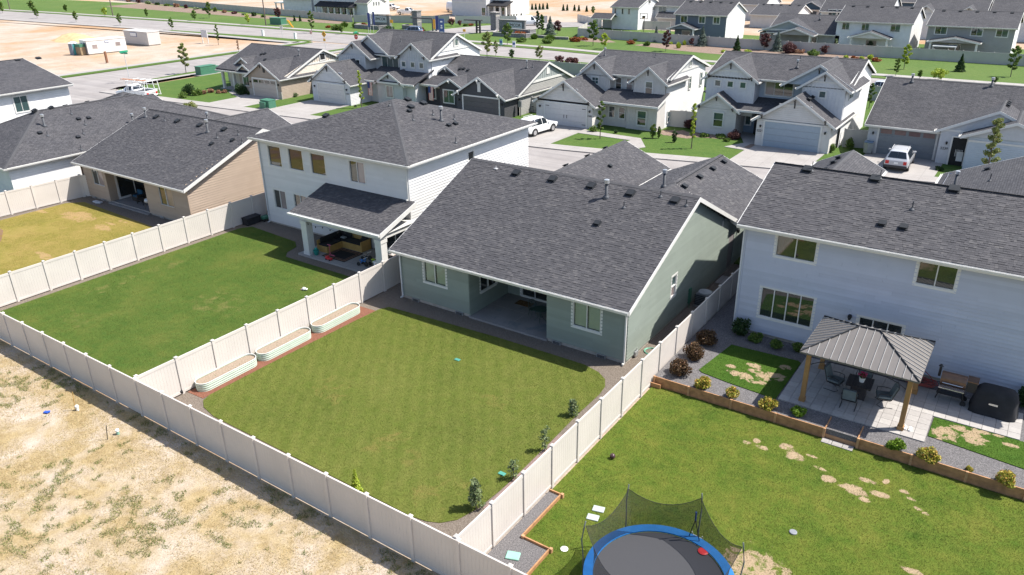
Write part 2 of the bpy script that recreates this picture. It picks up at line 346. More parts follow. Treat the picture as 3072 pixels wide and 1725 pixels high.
# --- lot bases (gravel) and back lawns
sheet('gravel_yard', [(-17.25,.05),(-.05,.05),(-.05,40),(-17.25,40)], .01, M_gravel, .02)
sheet('gravel_yard', [(-34.0,.05),(-17.33,.05),(-17.33,40),(-34.0,40)], .01, M_gravel, .02)
sheet('gravel_yard', [(-50.7,.05),(-34.1,.05),(-34.1,40),(-50.7,40)], .01, M_gravel, .02)
sheet('gravel_yard', [(-70,.05),(-50.8,.05),(-50.8,40),(-70,40)], .01, M_gravel, .02)
OUR = [(-15.6,13.75),(-15.85,13.2),(-15.95,11.5),(-16.08,7),(-16.12,4.8),(-16.14,2.6),(-15.98,2.15),(-15.5,1.83),(-14.5,1.62),(-11,1.6),(-7.5,1.58),(-3.3,1.55),(-2.66,1.64),(-2.2,1.85),(-1.8,2.3),
       (-1.55,3.2),(-1.46,4.4),(-1.44,5.5),(-1.5,8),(-1.58,10.3),(-1.56,12.2),(-1.66,12.9),(-1.95,13.45),(-2.5,13.85),(-3.4,14.1),(-5,14.12),(-8.4,14.1),(-12,13.95)]
LEFT = [(-33.5,.6),(-17.7,.6),(-17.65,15.3),(-19.5,15.6),(-26.4,15.7),(-26.95,16.3),(-27.2,17.3),(-28,17.9),(-33.0,18.3),(-33.5,17.6)]
TAN = [(-50.3,.6),(-34.6,.6),(-34.5,11.2),(-36.6,13.3),(-39,14.4),(-49.2,14.9),(-50.2,13.9)]
RIGHT = [(.1,.1),(30,.1),(30,14.2),(.1,14.2)]
sheet('lawn', OUR, .035, L_our, .03); sheet('lawn', LEFT, .03, L_left, .03); sheet('lawn', TAN, .03, L_tan, .03); sheet('lawn', RIGHT, .02, L_right, .03)
sheet('lawn', [(-69,.6),(-51.2,.6),(-51.2,11),(-69,11)], .03, L_front, .03)
sheet('mulch_strip', [(-17.2,2.2),(-16.15,2.25),(-16.14,4.8),(-16.1,7),(-15.97,11.5),(-15.87,13.0),(-17.2,12.95)], .025, M_mulch, .03)
sheet('mulch_strip', [(-1.42,3.3),(-.1,3.0),(-.1,9.3),(-1.5,8.6),(-1.44,5.5)], .022, plain('dusky_mulch', (.20,.14,.125), .95, .4, 30), .03)
# --- right-hand terrace behind the timber wall (0.45 m above the lawn)
sheet('terrace_gravel', [(.06,14.33),(30,14.33),(30,30),(.06,30)], TZ-.02, M_dgravel, .5)
T1 = [(1.95,19.0),(1.55,15.9),(1.75,15.75),(3.0,15.55),(5.2,15.35),(5.24,19.0),(5.1,19.15)]
T2 = [(10.98,15.95),(12,15.85),(16,15.4),(30,14.9),(30,17.6),(11.0,17.5)]
L_terr = grass_ground('lawn_terrace', [(.3, (.032,.090,.009)), (.7, (.069,.129,.016))], [(.3, (.041,.094,.011)), (.7, (.082,.133,.020))], s=.5, spots=spots(lambda q: q[2]>.1), gain=2.0)
sheet('lawn', T1, TZ+.012, L_terr, .03); sheet('lawn', T2, TZ+.012, L_terr, .03)
sheet('side_path', [(-1.75,26.6),(-.35,26.6),(-.35,27.8),(-1.75,27.8)], .05, M_concrete, .05)
# bare, worn patches in the lawns
def blob(cx, cy, rx, ry, n=44, wob=.35, rot=0):
    a0 = random.random()*6; out = []
    for k in range(n):
        t = 2*math.pi*k/n
        r = max(.3, 1+wob*(math.sin(2*t+a0)*.4+math.sin(3*t+a0*2)*.35+math.sin(5*t+a0*3)*.3+random.uniform(-.4,.4)))
        x, y = rx*r*math.cos(t), ry*r*math.sin(t); out.append((cx+x*math.cos(rot)-y*math.sin(rot), cy+x*math.sin(rot)+y*math.cos(rot)))
    return out
M_bare = ground_mat('bare_earth', [(.3, (.300,.217,.135)), (.7, (.390,.300,.203))], 3, fine=25, finevar=.3, bd=.02)
# muddy, over-watered corner of the dry lawn on the left
sheet('mud_patch', [(-50.2,.7),(-42.5,.7),(-41.9,4.2),(-42.6,5.6),(-44.5,6.4),(-46.2,7.4),(-47.6,8.1),(-50.2,8.4)], .045, ground_mat('wet_mud', [(.3, (.15,.085,.065)), (.7, (.22,.135,.10))], 1.5, [(.3, (.17,.105,.015)), (.7, (.24,.16,.03))], 2, (.45,.6), .5, fine=25, finevar=.3), .01)
# --- grass blades (real tufts standing on the near lawns)
def inpoly(P, pts):
    x, y = P[:,0], P[:,1]; r = np.zeros(len(P), bool); n = len(pts)
    for i in range(n):
        (x0, y0), (x1, y1) = pts[i], pts[(i+1)%n]
        c = ((y0 > y) != (y1 > y)) & (x < (x1-x0)*(y-y0)/((y1-y0) or 1e-9)+x0); r ^= c
    return r
def vnoise(P, s, seed):
    g = np.random.default_rng(seed).random((64,64)); q = P*s; i = np.floor(q).astype(int); f = q-i; f = f*f*(3-2*f)
    a = g[i[:,0]%64, i[:,1]%64]; b = g[(i[:,0]+1)%64, i[:,1]%64]; c = g[i[:,0]%64, (i[:,1]+1)%64]; d = g[(i[:,0]+1)%64, (i[:,1]+1)%64]
    return (a*(1-f[:,0])+b*f[:,0])*(1-f[:,1])+(c*(1-f[:,0])+d*f[:,0])*f[:,1]
def blades(name, P, z, h, w, mat, lean=.6, jit=.4, **tags):
    n = len(P); a = RNG.random(n)*2*np.pi; hh = h*(1-jit+2*jit*RNG.random(n)); lx = RNG.normal(0, lean, n)*hh; ly = RNG.normal(0, lean, n)*hh
    V = np.empty((n, 3, 3)); dx = np.cos(a)*w/2; dy = np.sin(a)*w/2
    V[:,0] = np.c_[P[:,0]-dx, P[:,1]-dy, np.full(n, z)]; V[:,1] = np.c_[P[:,0]+dx, P[:,1]+dy, np.full(n, z)]; V[:,2] = np.c_[P[:,0]+lx, P[:,1]+ly, z+hh]
    me = bpy.data.meshes.new(name); me.vertices.add(3*n); me.vertices.foreach_set('co', V.ravel().astype(np.float32))
    me.loops.add(3*n); me.loops.foreach_set('vertex_index', np.arange(3*n, dtype=np.int32))
    me.polygons.add(n); me.polygons.foreach_set('loop_start', np.arange(0, 3*n, 3, dtype=np.int32)); me.polygons.foreach_set('loop_total', np.full(n, 3, np.int32))
    me.update(calc_edges=True); me.materials.append(mat); return link(name, me, None, **tags)
def scatter(poly, dens):
    a = np.array(poly); lo = a.min(0); hi = a.max(0); n = int(dens*np.prod(hi-lo)); P = lo+RNG.random((n, 2))*(hi-lo); return P[inpoly(P, poly)]
def seen(P, z=0, margin=60):
    d = (np.c_[P, np.full(len(P), z)]-CAM) @ ROT.T; u = 1536+FPX*d[:,0]/d[:,2]; v = 862.5-FPX*d[:,1]/d[:,2]
    return (d[:,2] > 0) & (u > -margin) & (u < 3072+margin) & (v > -margin) & (v < 1725+margin)
def avoid(P, z):
    k = np.ones(len(P), bool)
    for (cx, cy, pz, rx, ry) in PATCH:
        if abs(pz-z) < .2: k &= (((P[:,0]-cx)/rx)**2+((P[:,1]-cy)/ry)**2) > (.1+1.1*RNG.random(len(P)))**2
    return k
def blade_mat(name, base, k=1.0):
    mt, n, l, b = nt(name); src = MATS[base].node_tree
    p = pos(n); st = {'lawn_centre': (.22, (.099,.127,.025), (.158,.175,.042)), 'lawn_left': (.3, (.049,.094,.019), (.148,.154,.041)), 'lawn_right': (.55, (.048,.091,.016), (.163,.159,.038)), 'lawn_terrace': (.5, (.034,.090,.011), (.073,.129,.018)), 'lawn_dry': (.3, (.112,.116,.018), (.249,.181,.057))}[base]
    c = ramp(n, l, noise(n, l, p, st[0], 6, .62), [(.3, tuple(v*k for v in st[1])), (.7, tuple(v*k for v in st[2]))])
    r = n.new('ShaderNodeNewGeometry').outputs['Random Per Island']
    c = mixc(n, l, 1.0, c, ramp(n, l, r, [(0, (.8,.85,.8)), (.6, (1.05,1.05,1.05)), (.9, (1.25,1.15,1.05)), (1, (1.6,1.4,1.4))]), 'MULTIPLY')
    l.new(c, b.inputs['Base Color']); b.inputs['Roughness'].default_value = .7; b.inputs['Specular IOR Level'].default_value = .15
    t = n.new('ShaderNodeBsdfTranslucent'); l.new(c, t.inputs[0]); mx = n.new('ShaderNodeMixShader'); mx.inputs[0].default_value = .35
    l.new(b.outputs[0], mx.inputs[1]); l.new(t.outputs[0], mx.inputs[2]); l.new(mx.outputs[0], n['Material Output'].inputs[0]); return mt
for poly, z, dens, base, lab in ((OUR, .035, 900, 'lawn_centre', 'yellow-green mown grass of the middle back yard'), (LEFT, .03, 600, 'lawn_left', 'deep green mown grass of the yard left of centre'),
                            (RIGHT, .02, 900, 'lawn_right', 'patchy green grass around the trampoline'), (T1, TZ+.012, 700, 'lawn_terrace', 'bright green grass left of the paved patio'), (T2, TZ+.012, 700, 'lawn_terrace', 'bright green grass in front of the covered grill'),
                            (TAN, .03, 220, 'lawn_dry', 'yellowed dry grass of the far left back yard')):
    P = scatter(poly, dens); P = P[seen(P)]; P = P[avoid(P, z)]
    if base == 'lawn_dry': P = P[~((P[:,0] < -42.3) & (P[:,1] < 6.5))]; P = P[vnoise(P, .6, 5) < .75]
    blades('grass', P, z, .034, .013, blade_mat('blade_'+base+str(int(poly[0][0])), base), label=lab, category='grass', kind='stuff')
# dry field: straw tufts and green weeds
FLD = [(-45,-22),(12,-22),(12,-.1),(-45,-.1)]
P = scatter(FLD, 330); P = P[seen(P)]
nf = vnoise(P, .55, 11)*.6+vnoise(P, 1.7, 12)*.4; near = np.clip((P[:,1]+3)/3, 0, 1)
keep = RNG.random(len(P)) < np.clip((nf+near*.22-.34)*4, 0, 1); P = P[keep]
blades('dry_grass', P, 0, .06, .017, leaf_mat('straw', [(0, (.34,.25,.115)), (.5, (.46,.36,.185)), (.8, (.52,.42,.25)), (1, (.36,.33,.13))], .8, .3), .8, label='dry straw-coloured grass of the field behind the fence', category='grass', kind='stuff')
P = scatter(FLD, 700); P = P[seen(P)]
nf = vnoise(P, .5, 21)*.4+vnoise(P, 3.4, 22)*.6; P = P[(nf > .635) & (RNG.random(len(P)) < .8)]
blades('weeds', P, 0, .085, .02, leaf_mat('weed', [(0, (.10,.13,.035)), (.5, (.17,.20,.06)), (1, (.30,.29,.11))], .7, .3), .7, label='low green weeds growing in the dry field', category='weeds', kind='stuff')
# ------------------------------------------------------------------ streets and verges behind the houses
def B(x):    # back edge of the far pavement of the local street
    xs = [-125,-110,-90,-80,-60,-40,-27,-20,-10,0,10,30,60]; ys = [43.6,44.2,45.1,45.7,47.2,48.8,50.0,51.2,53.4,55.5,57.7,62,69]
    return float(np.interp(x, xs, ys))
XS = np.linspace(-97, 60, 60)
sheet('local_street', [(x, B(x)-1.7) for x in XS]+[(x, B(x)-11.2) for x in XS[::-1]], .03, M_asphalt, .05)
sheet('pavement', [(x, B(x)) for x in XS]+[(x, B(x)-1.75) for x in XS[::-1]], .13, M_concrete)
sheet('pavement', [(x, B(x)-11.1) for x in XS]+[(x, B(x)-12.9) for x in XS[::-1]], .13, M_concrete)
sheet('cross_street', [(-114.4,-60),(-100.6,-60),(-100.8,28),(-97,30),(-96.9,46),(-98.6,47.5),(-100.4,50),(-101.4,60),(-101.6,99),(-114.5,99),(-114.3,48)], .035, M_asphalt, .05)
sheet('verge', [(-114.5,47),(-114.5,98),(-116.2,98),(-116.2,47)], .15, L_front); sheet('pavement', [(-116.2,40),(-116.2,98),(-118.0,98),(-118.0,40)], .15, M_concrete)
sheet('verge', [(-101.5,60),(-101.5,98),(-99.9,98),(-99.9,52),(-100.5,51.5)], .15, L_front); sheet('pavement', [(-99.9,51),(-99.9,98),(-98.3,98),(-98.3,46.6),(-97.0,45.5),(-97.0,44.4),(-98.4,46.9)], .15, M_concrete)
def road(far, z, **k): pass
MR = dict(x=[-420,-300,-240,-180,-135,-100,-65,-50,-10,60], near=[80,92,96,98.8,100.5,100,99.5,100,99,99], far=[104,109.5,112.2,113.2,112.6,112.4,110.6,108.6,106.6,106.6])
mrn = lambda x: float(np.interp(x, MR['x'], MR['near'])); mrf = lambda x: float(np.interp(x, MR['x'], MR['far']))
XM = np.linspace(-420, 60, 90)
sheet('main_road', [(x, mrn(x)) for x in XM]+[(x, mrf(x)) for x in XM[::-1]], .03, M_asphalt, .05)
sheet('park_grass', [(x, mrf(x)+.0) for x in XM]+[(x, 150) for x in XM[::-1]], .10, L_park)
sheet('pavement', [(x, mrf(x)+1.6+(.4 if x>-100 else 0)) for x in XM]+[(x, mrf(x)+3.5+(.4 if x>-100 else 0)) for x in XM[::-1]], .15, M_concrete)
XN = np.linspace(-420, -117, 40); sheet('pavement', [(x, mrn(x)-(.1 if x < -165 else 1.4+min(1.8,(x+165)*.05))) for x in XN]+[(x, mrn(x)-(2.0 if x < -165 else 3.3+min(1.8,(x+165)*.05))) for x in XN[::-1]], .15, M_concrete)
sheet('verge', [(x, mrn(x)-.05) for x in np.linspace(-165,-117,12)]+[(x, mrn(x)-(1.5+min(1.8,(x+165)*.05))) for x in np.linspace(-165,-117,12)[::-1]], .13, L_front)
XR = np.linspace(-97, 60, 40); sheet('verge', [(x, mrn(x)-.05) for x in XR]+[(x, mrn(x)-3) for x in XR[::-1]], .13, L_front)
sheet('pavement', [(x, mrn(x)-1.5) for x in XR]+[(x, mrn(x)-2.8) for x in XR[::-1]], .15, M_concrete)
# entrance road of the estate across the main road
ENT = [(-112,112.0),(-98,112.0),(-99.5,117),(-97,125),(-93,135),(-85,147),(-72,158),(-58,166),(-58,174),(-75,166),(-90,156),(-98,146),(-103,135),(-106,124),(-108,117)]
sheet('entrance_road', ENT, .17, M_asphalt, .05)
for pts in ([(-99.5,117),(-97,125),(-93,135),(-85,147),(-72,158),(-71.4,157),(-84,145.6),(-91.8,134.2),(-95.8,124.6),(-98.1,117.4)], [(-108,117),(-106,124),(-103,135),(-98,146),(-90,156),(-91,156.8),(-99.3,146.6),(-104.3,135.6),(-107.2,124.5),(-109.3,117.4)]):
    sheet('pavement', pts, .21, M_concrete)
# front yards of the second row: base lawn, drives and walks
sheet('front_lawn', [(-96.6,45.6)]+[(x, B(x)+.02) for x in np.linspace(-95,14,50)]+[(14,96),(-96.6,96)], .10, L_front)
def drive(x0, x1, y1, skew=0): sheet('driveway', [(x0, B(x0)-.1),(x1, B(x1)-.1),(x1+skew, y1),(x0+skew, y1)], .135, M_concrete)
drive(-76.4,-70.2,52.4); drive(-66.3,-59.2,54.0); drive(-45.0,-38.4,57.0); drive(-34.2,-27.6,57.8); drive(-10.6,-3.9,59.9); drive(-.8,5.6,62.4)
# near side of the street: drives and front lawns of the near row
sheet('front_lawn', [(x, B(x)-12.8) for x in XS]+[(60,30),(-97,30)], .10, L_front)
for x0, x1 in ((-15.6,-10.5),(.2,6.5),(-31,-25),(-62,-56)): sheet('driveway', [(x0, 33),(x1, 33),(x1, B(x1)-12.7),(x0, B(x0)-12.7)], .12, M_concrete)
sheet('front_walk', [(-27.7,55.4),(-27.6,56.9),(-21.0,56.6),(-19.0,53.5),(-20.4,51.2),(-21.8,51.0),(-21.5,55.3)], .14, M_concrete)
sheet('front_walk', [(-12.7,57.6),(-10.4,57.3),(-10.5,62.0),(-12.3,64.5),(-13.7,64.5),(-11.6,60.0)], .138, M_concrete)
sheet('front_walk', [(-80.8,52.2),(-76.5,50.4),(-76.5,52.0),(-79.5,54.2),(-82.5,55.5)], .14, M_concrete)
sheet('plant_bed', blob(-18.6,60.4,1.9,1.6,wob=.3), .115, M_bark, .02); sheet('plant_bed', [(-17.2,59.8),(-12.6,60.8),(-13.2,61.9),(-17.2,61.8)], .116, M_bark, .02)
sheet('plant_bed', [(-11.0,58.2),(-10.4,58.0),(-10.35,60.2),(-10.9,59.8)], .139, M_bark, .02)
sheet('plant_bed', [(-98,125.8),(-62,125.0),(-50,124.5),(-35,122.4),(-18,122.6),(-13,124.8),(-13,128.3),(-62,130.2),(-98,131)], .118, M_bark, .02) if False else None
for pts in ([(-70,127),(-66,125.0),(-62,124.7),(-60,126.5),(-63,129.2),(-71,130.5)], [(-55,124.0),(-50,122.6),(-44,120.6),(-38,119.6),(-30,119.6),(-20,121.6),(-13.5,123.4),(-13,128.2),(-31,129.4),(-54,128.4)], [(-260,137),(-177,130.8),(-150,128.6),(-139,128.6),(-139,133),(-178,137),(-260,150)]):
    sheet('plant_bed', pts, .118, M_bark, .02)
for (x, y, w, d, r) in ((-77,55,3,2,.3),): pass
sheet('pale_lot', [(-400,40),(-118.1,40),(-118.1,97.0)]+[(x, mrn(x)-5.5) for x in np.linspace(-118,-400,30)], .02, M_dirt, .03)
# ================================================================== HOUSE PARTS
Z3 = Vector((0,0,1))
def px_area(c, s): 
    d = ROT @ (np.array(c)-CAM); return 0 if d[2] <= 0 else s*(FPX/d[2])**2
class Pieces:            # many alike pieces: the 300 largest in view become objects, the rest one joined part
    def __init__(s, house, name, mat, limit=300): s.h = house; s.n = name; s.m = mat; s.L = []; s.lim = limit
    def add(s, parent, M, me, size): s.L.append((parent, M, me, size))
    def finish(s):
        def key(t):
            c = t[1].translation; u, v = proj(c); a = px_area(c, t[3])
            return -a if (-20 < u < 3092 and -20 < v < 1745) else 0
        s.L.sort(key=key)
        for par, M, me, _ in s.L[:s.lim]:
            o = bpy.data.objects.new(s.n, me); COL.objects.link(o); o.parent = par
            o.matrix_parent_inverse = world_of(par).inverted(); o.matrix_basis = M
        rest = s.L[s.lim:]
        if rest:
            mb = MB()
            for par, M, me, _ in rest: mb.add([M @ v.co for v in me.vertices], [tuple(p.vertices) for p in me.polygons])
            mb.build(s.n+'_rows', s.m, s.h, kind='stuff')
def unit_plank(mat):
    mb = MB(); mb.add([(0,-.04,0),(1,-.04,0),(1,-.006,1),(0,-.006,1),(0,0,0),(1,0,0),(1,0,1),(0,0,1)], [(0,1,2,3),(4,5,1,0),(1,5,6,2),(4,0,3,7)])
    me = mb.mesh('plank'); me.materials.append(mat); return me
def unit_shingle(t):
    mb = MB(); mb.add([(0,0,0),(1,0,0),(0,0,t),(1,0,t),(0,.2,.003),(1,.2,.003)], [(0,1,3,2),(2,3,5,4),(0,2,4),(1,5,3)])
    me = mb.mesh('shingle'); me.materials.append(M_shingle); return me
SH = [unit_shingle(t) for t in (.012,.013,.024)]
PLK = {}
def wfr(P0, U):
    U = Vector(U).normalized(); return Vector(P0), U, U.cross(Z3)
def wall(H, P0, U, W, Hh, mat, opens=(), peak=None, pieces=None, exp=.178, name='wall', v0=0):
    """one wall seen from outside, left to right; peak=(u,v) makes a gable; opens=(u0,u1,v0,v1)"""
    P0, U, N = wfr(P0, U); us = sorted({0, W, *[o[0] for o in opens], *[o[1] for o in opens]}); vs = sorted({0, Hh, *[min(o[2],Hh) for o in opens], *[min(o[3],Hh) for o in opens]})
    mb = MB()
    for i in range(len(us)-1):
        for j in range(len(vs)-1):
            uc = (us[i]+us[i+1])/2; vc = (vs[j]+vs[j+1])/2
            if any(o[0] < uc < o[1] and o[2] < vc < o[3] for o in opens): continue
            mb.poly([P0+U*a+Z3*b for a, b in ((us[i],vs[j]),(us[i+1],vs[j]),(us[i+1],vs[j+1]),(us[i],vs[j+1]))])
    for o in opens:      # reveals
        a = [(o[0],o[2]),(o[1],o[2]),(o[1],min(o[3],Hh)),(o[0],min(o[3],Hh))]
        for k in range(4):
            p, q = a[k], a[(k+1)%4]; mb.poly([P0+U*p[0]+Z3*p[1], P0+U*q[0]+Z3*q[1], P0+U*q[0]+Z3*q[1]-N*.12, P0+U*p[0]+Z3*p[1]-N*.12])
    if peak: mb.poly([P0+Z3*Hh, P0+U*W+Z3*Hh, P0+U*peak[0]+Z3*peak[1]])
    w = mb.build(name, mat, H)
    if pieces is not None:
        key = mat.name
        if key not in PLK: PLK[key] = unit_plank(mat)
        v = v0; top = peak[1] if peak else Hh; M0 = Matrix((( U.x,-N.x,0,0),(U.y,-N.y,0,0),(0,0,1,0),(0,0,0,1)))
        while v < top-.03:
            e = min(exp, top-v); vm = v+e*.5
            if vm <= Hh or not peak: a, b = 0, W
            else:
                f = (vm-Hh)/(peak[1]-Hh); a = peak[0]*f; b = W-(W-peak[0])*f
            spans = [(a, b)]
            for o in opens:
                if min(v+e, o[3])-max(v, o[2]) > e*.35:
                    ns = []
                    for (x, y) in spans:
                        if o[1] <= x or o[0] >= y: ns.append((x, y)); continue
                        if o[0] > x: ns.append((x, o[0]))
                        if o[1] < y: ns.append((o[1], y))
                    spans = ns
            for (x, y) in spans:
                if y-x < .04: continue
                cuts = [x]; c = x+random.uniform(.8, 3.6)
                while c < y-.4: cuts.append(c); c += 3.66
                cuts.append(y)
                for c0, c1 in zip(cuts, cuts[1:]):
                    M = M0.copy(); M.translation = P0+U*(c0+.002)+Z3*v+N*.001
                    M = M @ Matrix.Diagonal((c1-c0-.004, 1, e+.012, 1)); pieces.add(w, M, PLK[key], (c1-c0)*e)
            v += exp
    return w
def window(H, P0, U, u0, u1, v0, v1, cols=2, rows=1, trim=.095, tm=None, panes=None, proud=.035, recess=.05, name='window', frame=.045):
    """trimmed window on a wall; panes: list of pane materials"""
    P0, U, N = wfr(P0, U); tm = tm or M_white
    def P(u, v, n): return P0+U*u+Z3*v+N*n
    def ring(mb, a, b, c, d, w, n0, n1):
        for (x0, x1, y0, y1) in ((a, b, c, c+w), (a, b, d-w, d), (a, a+w, c+w, d-w), (b-w, b, c+w, d-w)):
            vs = [P(x, y, n) for n in (n0, n1) for (x, y) in ((x0,y0),(x1,y0),(x1,y1),(x0,y1))]
            mb.add(vs, [(4,5,6,7),(0,1,5,4),(1,2,6,5),(2,3,7,6),(3,0,4,7)])
    mb = MB(); ring(mb, u0-trim, u1+trim, v0-trim, v1+trim, trim+.01, 0, proud); w = mb.build(name, tm, H)
    mb = MB(); ring(mb, u0, u1, v0, v1, frame, -recess-.02, proud-.02)
    for k in range(1, cols):
        x = u0+(u1-u0)*k/cols; vs = [P(a, b, n) for n in (-recess, proud-.022) for (a, b) in ((x-.022,v0+frame),(x+.022,v0+frame),(x+.022,v1-frame),(x-.022,v1-frame))]
        mb.add(vs, [(4,5,6,7),(1,2,6,5),(3,0,4,7)])
    for k in range(1, rows):
        y = v0+(v1-v0)*k/rows; vs = [P(a, b, n) for n in (-recess, proud-.021) for (a, b) in ((u0+frame,y-.022),(u1-frame,y-.022),(u1-frame,y+.022),(u0+frame,y+.022))]
        mb.add(vs, [(4,5,6,7),(0,1,5,4),(2,3,7,6)])
    mb.build('sash', M_white, w)
    i = 0
    for r in range(rows):
        for k in range(cols):
            a = u0+(u1-u0)*k/cols; b = u0+(u1-u0)*(k+1)/cols; c = v0+(v1-v0)*r/rows; d = v0+(v1-v0)*(r+1)/rows
            pm = (panes[i % len(panes)] if panes else M_glass); i += 1
            nn = -recess+.012*(k % 2)
            MB().poly([P(a,c,nn), P(b,c,nn), P(b,d,nn), P(a,d,nn)]).build('pane', pm, w)
    return w
FACE = {'S': (1,0,0), 'E': (0,1,0), 'N': (-1,0,0), 'W': (0,-1,0)}
def fwin(H, face, plane, u0, u1, z0, z1, **k):      # far window on an axis-aligned wall, coordinates in world x (or y)
    if face == 'S': return window(H, (u0, plane, z0), (1,0,0), 0, u1-u0, 0, z1-z0, recess=-.012, proud=.05, **k)
    if face == 'E': return window(H, (plane, u0, z0), (0,1,0), 0, u1-u0, 0, z1-z0, recess=-.012, proud=.05, **k)
def slope_roof(mb, a, b, c, d, th=.16):
    """slab from eave a->b to ridge d<-c (a below d)"""
    a, b, c, d = map(Vector, (a, b, c, d)); U = (b-a).normalized(); S = (d-a)-U*(d-a).dot(U); sl = S.length; S.normalize(); n = U.cross(S)
    lo = Vector((0,0,-th)); P = [a, b, c, d]; uv = [((p-a).dot(U), (p-a).dot(S)) for p in P]
    mb.add(P+[p+lo for p in P], [(0,1,2,3),(7,6,5,4),(0,4,5,1),(1,5,6,2),(2,6,7,3),(3,7,4,0)], [uv]+[[(0,0)]*4]*5)
    return U, S, n
def lay_shingles(pc, roof, a, U, S, n, T, lim, lift=.004, e=.143):
    a = Vector(a); row = 0; t = -.02
    while t < T-.05:
        u0, u1 = lim(max(t, 0)+e*.4); u = u0+random.uniform(-.2, 0)
        while u < u1-.03:
            w = random.choice((.11,.14,.17,.2,.24,.28)); x0 = max(u, u0); x1 = min(u+w, u1)
            if x1-x0 > .03:
                M = Matrix(((U.x*(x1-x0-.004), S.x, n.x, 0), (U.y*(x1-x0-.004), S.y, n.y, 0), (U.z*(x1-x0-.004), S.z, n.z, 0), (0,0,0,1)))
                M.translation = a+U*x0+S*t+n*lift; pc.add(roof, M, random.choices(SH, (4,3,4))[0], (x1-x0)*e)
            u += w
        t += e
def board(mb, p, q, h, th, off=(0,0,0), up=0):
    """fascia board: plank of height h hanging below line p-q, thickness th along horizontal normal"""
    p = Vector(p)+Vector(off); q = Vector(q)+Vector(off); d = (q-p); n = Vector((d.y,-d.x,0)).normalized()*th; lo = Vector((0,0,-h)); u = Vector((0,0,up))
    vs = [p+u, q+u, q+lo, p+lo]; vs = vs+[v+n for v in vs]
    mb.add(vs, [(0,1,2,3)[::-1],(4,5,6,7),(0,4,5,1)[::-1],(3,2,6,7),(0,3,7,4),(1,5,6,2)])
def gable(H, ax, c, hw, a0, a1, ze, zr, mat=None, oh=.4, ohg=.28, gw=(None,None), trim=None, shingle=None, sides=(1,1), gutter=True, th=.16, hl=None, fh=.2):
    """gable roof: ax = ridge direction; c = ridge line position; hw = half width of walls; ze/zr height of roof top at wall line and at ridge"""
    mat = mat or M_roof; trim = trim or M_white
    def W(al, ac, z): return Vector((al, ac, z)) if ax == 'x' else Vector((ac, al, z))
    hl = hl or hw; h2 = {-1: hl, 1: hw}
    b0, b1 = a0-ohg, a1+ohg; mb = MB(); info = []
    for sd in (-1, 1):
        if not sides[0 if sd < 0 else 1]: continue
        s = (zr-ze)/h2[sd]; ez = ze-s*oh; ec = c+sd*(h2[sd]+oh)
        fl = (sd < 0) == (ax == 'x')
        A, Bq = (b0, b1) if fl else (b1, b0)
        p = [W(A, ec, ez), W(Bq, ec, ez), W(Bq, c, zr), W(A, c, zr)]
        U, S, n = slope_roof(mb, *p, th=th); info.append((p, U, S, n, (h2[sd]+oh)/ (1/math.sqrt(1+s*s)) ))
    roof = mb.build('roof', mat, H)
    for p, U, S, n, T in info:
        if shingle is not None: lay_shingles(shingle, roof, p[0], U, S, n, T, lambda t, w=(p[1]-p[0]).length: (0, w))
        mb = MB(); out = Vector((S.x, S.y, 0)).normalized()*-1
        q0, q1 = p[0]-U*0+out*.012, p[1]+out*.012
        mb2 = MB(); board(mb2, q0, q1, fh, .03, (0,0,-.015)); o = mb2.build('eave_fascia', trim, H)
        if gutter:      # box gutter along the eave
            g = MB(); w = .1
            vs = [];
            for q in (q0, q1):
                for (dn, dz) in ((.045,-.03),(.045,-.13),(.125,-.13),(.145,-.03),(.13,-.03),(.115,-.115),(.06,-.115),(.06,-.03)): vs.append(q+out*dn+Vector((0,0,dz)))
            g.add(vs, [(k, (k+1)%8, 8+(k+1)%8, 8+k) for k in range(8)]+[tuple(range(8))[::-1], tuple(range(8,16))]); g.build('gutter', trim, H)
        for e0, e1, sg in ((p[0], p[3], -1), (p[1], p[2], 1)):
            mb3 = MB(); dv = U*sg
            vs = [e0+Vector((0,0,.012)), e1+Vector((0,0,.012)), e1+Vector((0,0,-fh-.03)), e0+Vector((0,0,-fh-.03))]; vs = vs+[v+dv*.032 for v in vs]
            mb3.add(vs, [(0,1,2,3),(7,6,5,4),(0,4,5,1),(1,5,6,2),(2,6,7,3),(3,7,4,0)]); mb3.build('rake_board', trim, H)
    # ridge cap
    mb = MB(); 
    pr = [W(b0, c, zr), W(b1, c, zr)]
    L = (pr[1]-pr[0]).length; k = max(2, int(L/ .24)) if shingle is not None else 2
    cross = W(0, 1, 0)-W(0, 0, 0)
    for i in range(k):
        q0 = pr[0].lerp(pr[1], i/k); q1 = pr[0].lerp(pr[1], (i+1)/k); sl0 = (zr-ze)/hl*.14; sl1 = (zr-ze)/hw*.14; l = .03+(.006 if i % 2 else 0)
        vs = [];
        for q in (q0, q1): vs += [q-cross*.14+Vector((0,0,l-sl0)), q+Vector((0,0,l)), q+cross*.14+Vector((0,0,l-sl1))]
        mb.add(vs, [(0,1,4,3)[::-1],(1,2,5,4)[::-1]])
    mb.build('ridge_cap', M_ridge, roof)
    for i, al in enumerate((a0, a1)):
        if gw[i] is None: continue
        sl0 = (zr-ze)/hl; dz = th+.01
        tri = [W(al, c-hl, ze-dz), W(al, c+hw, ze-dz), W(al, c, zr-dz)]
        MB().poly(tri).build('gable_wall', gw[i], H)
    return roof
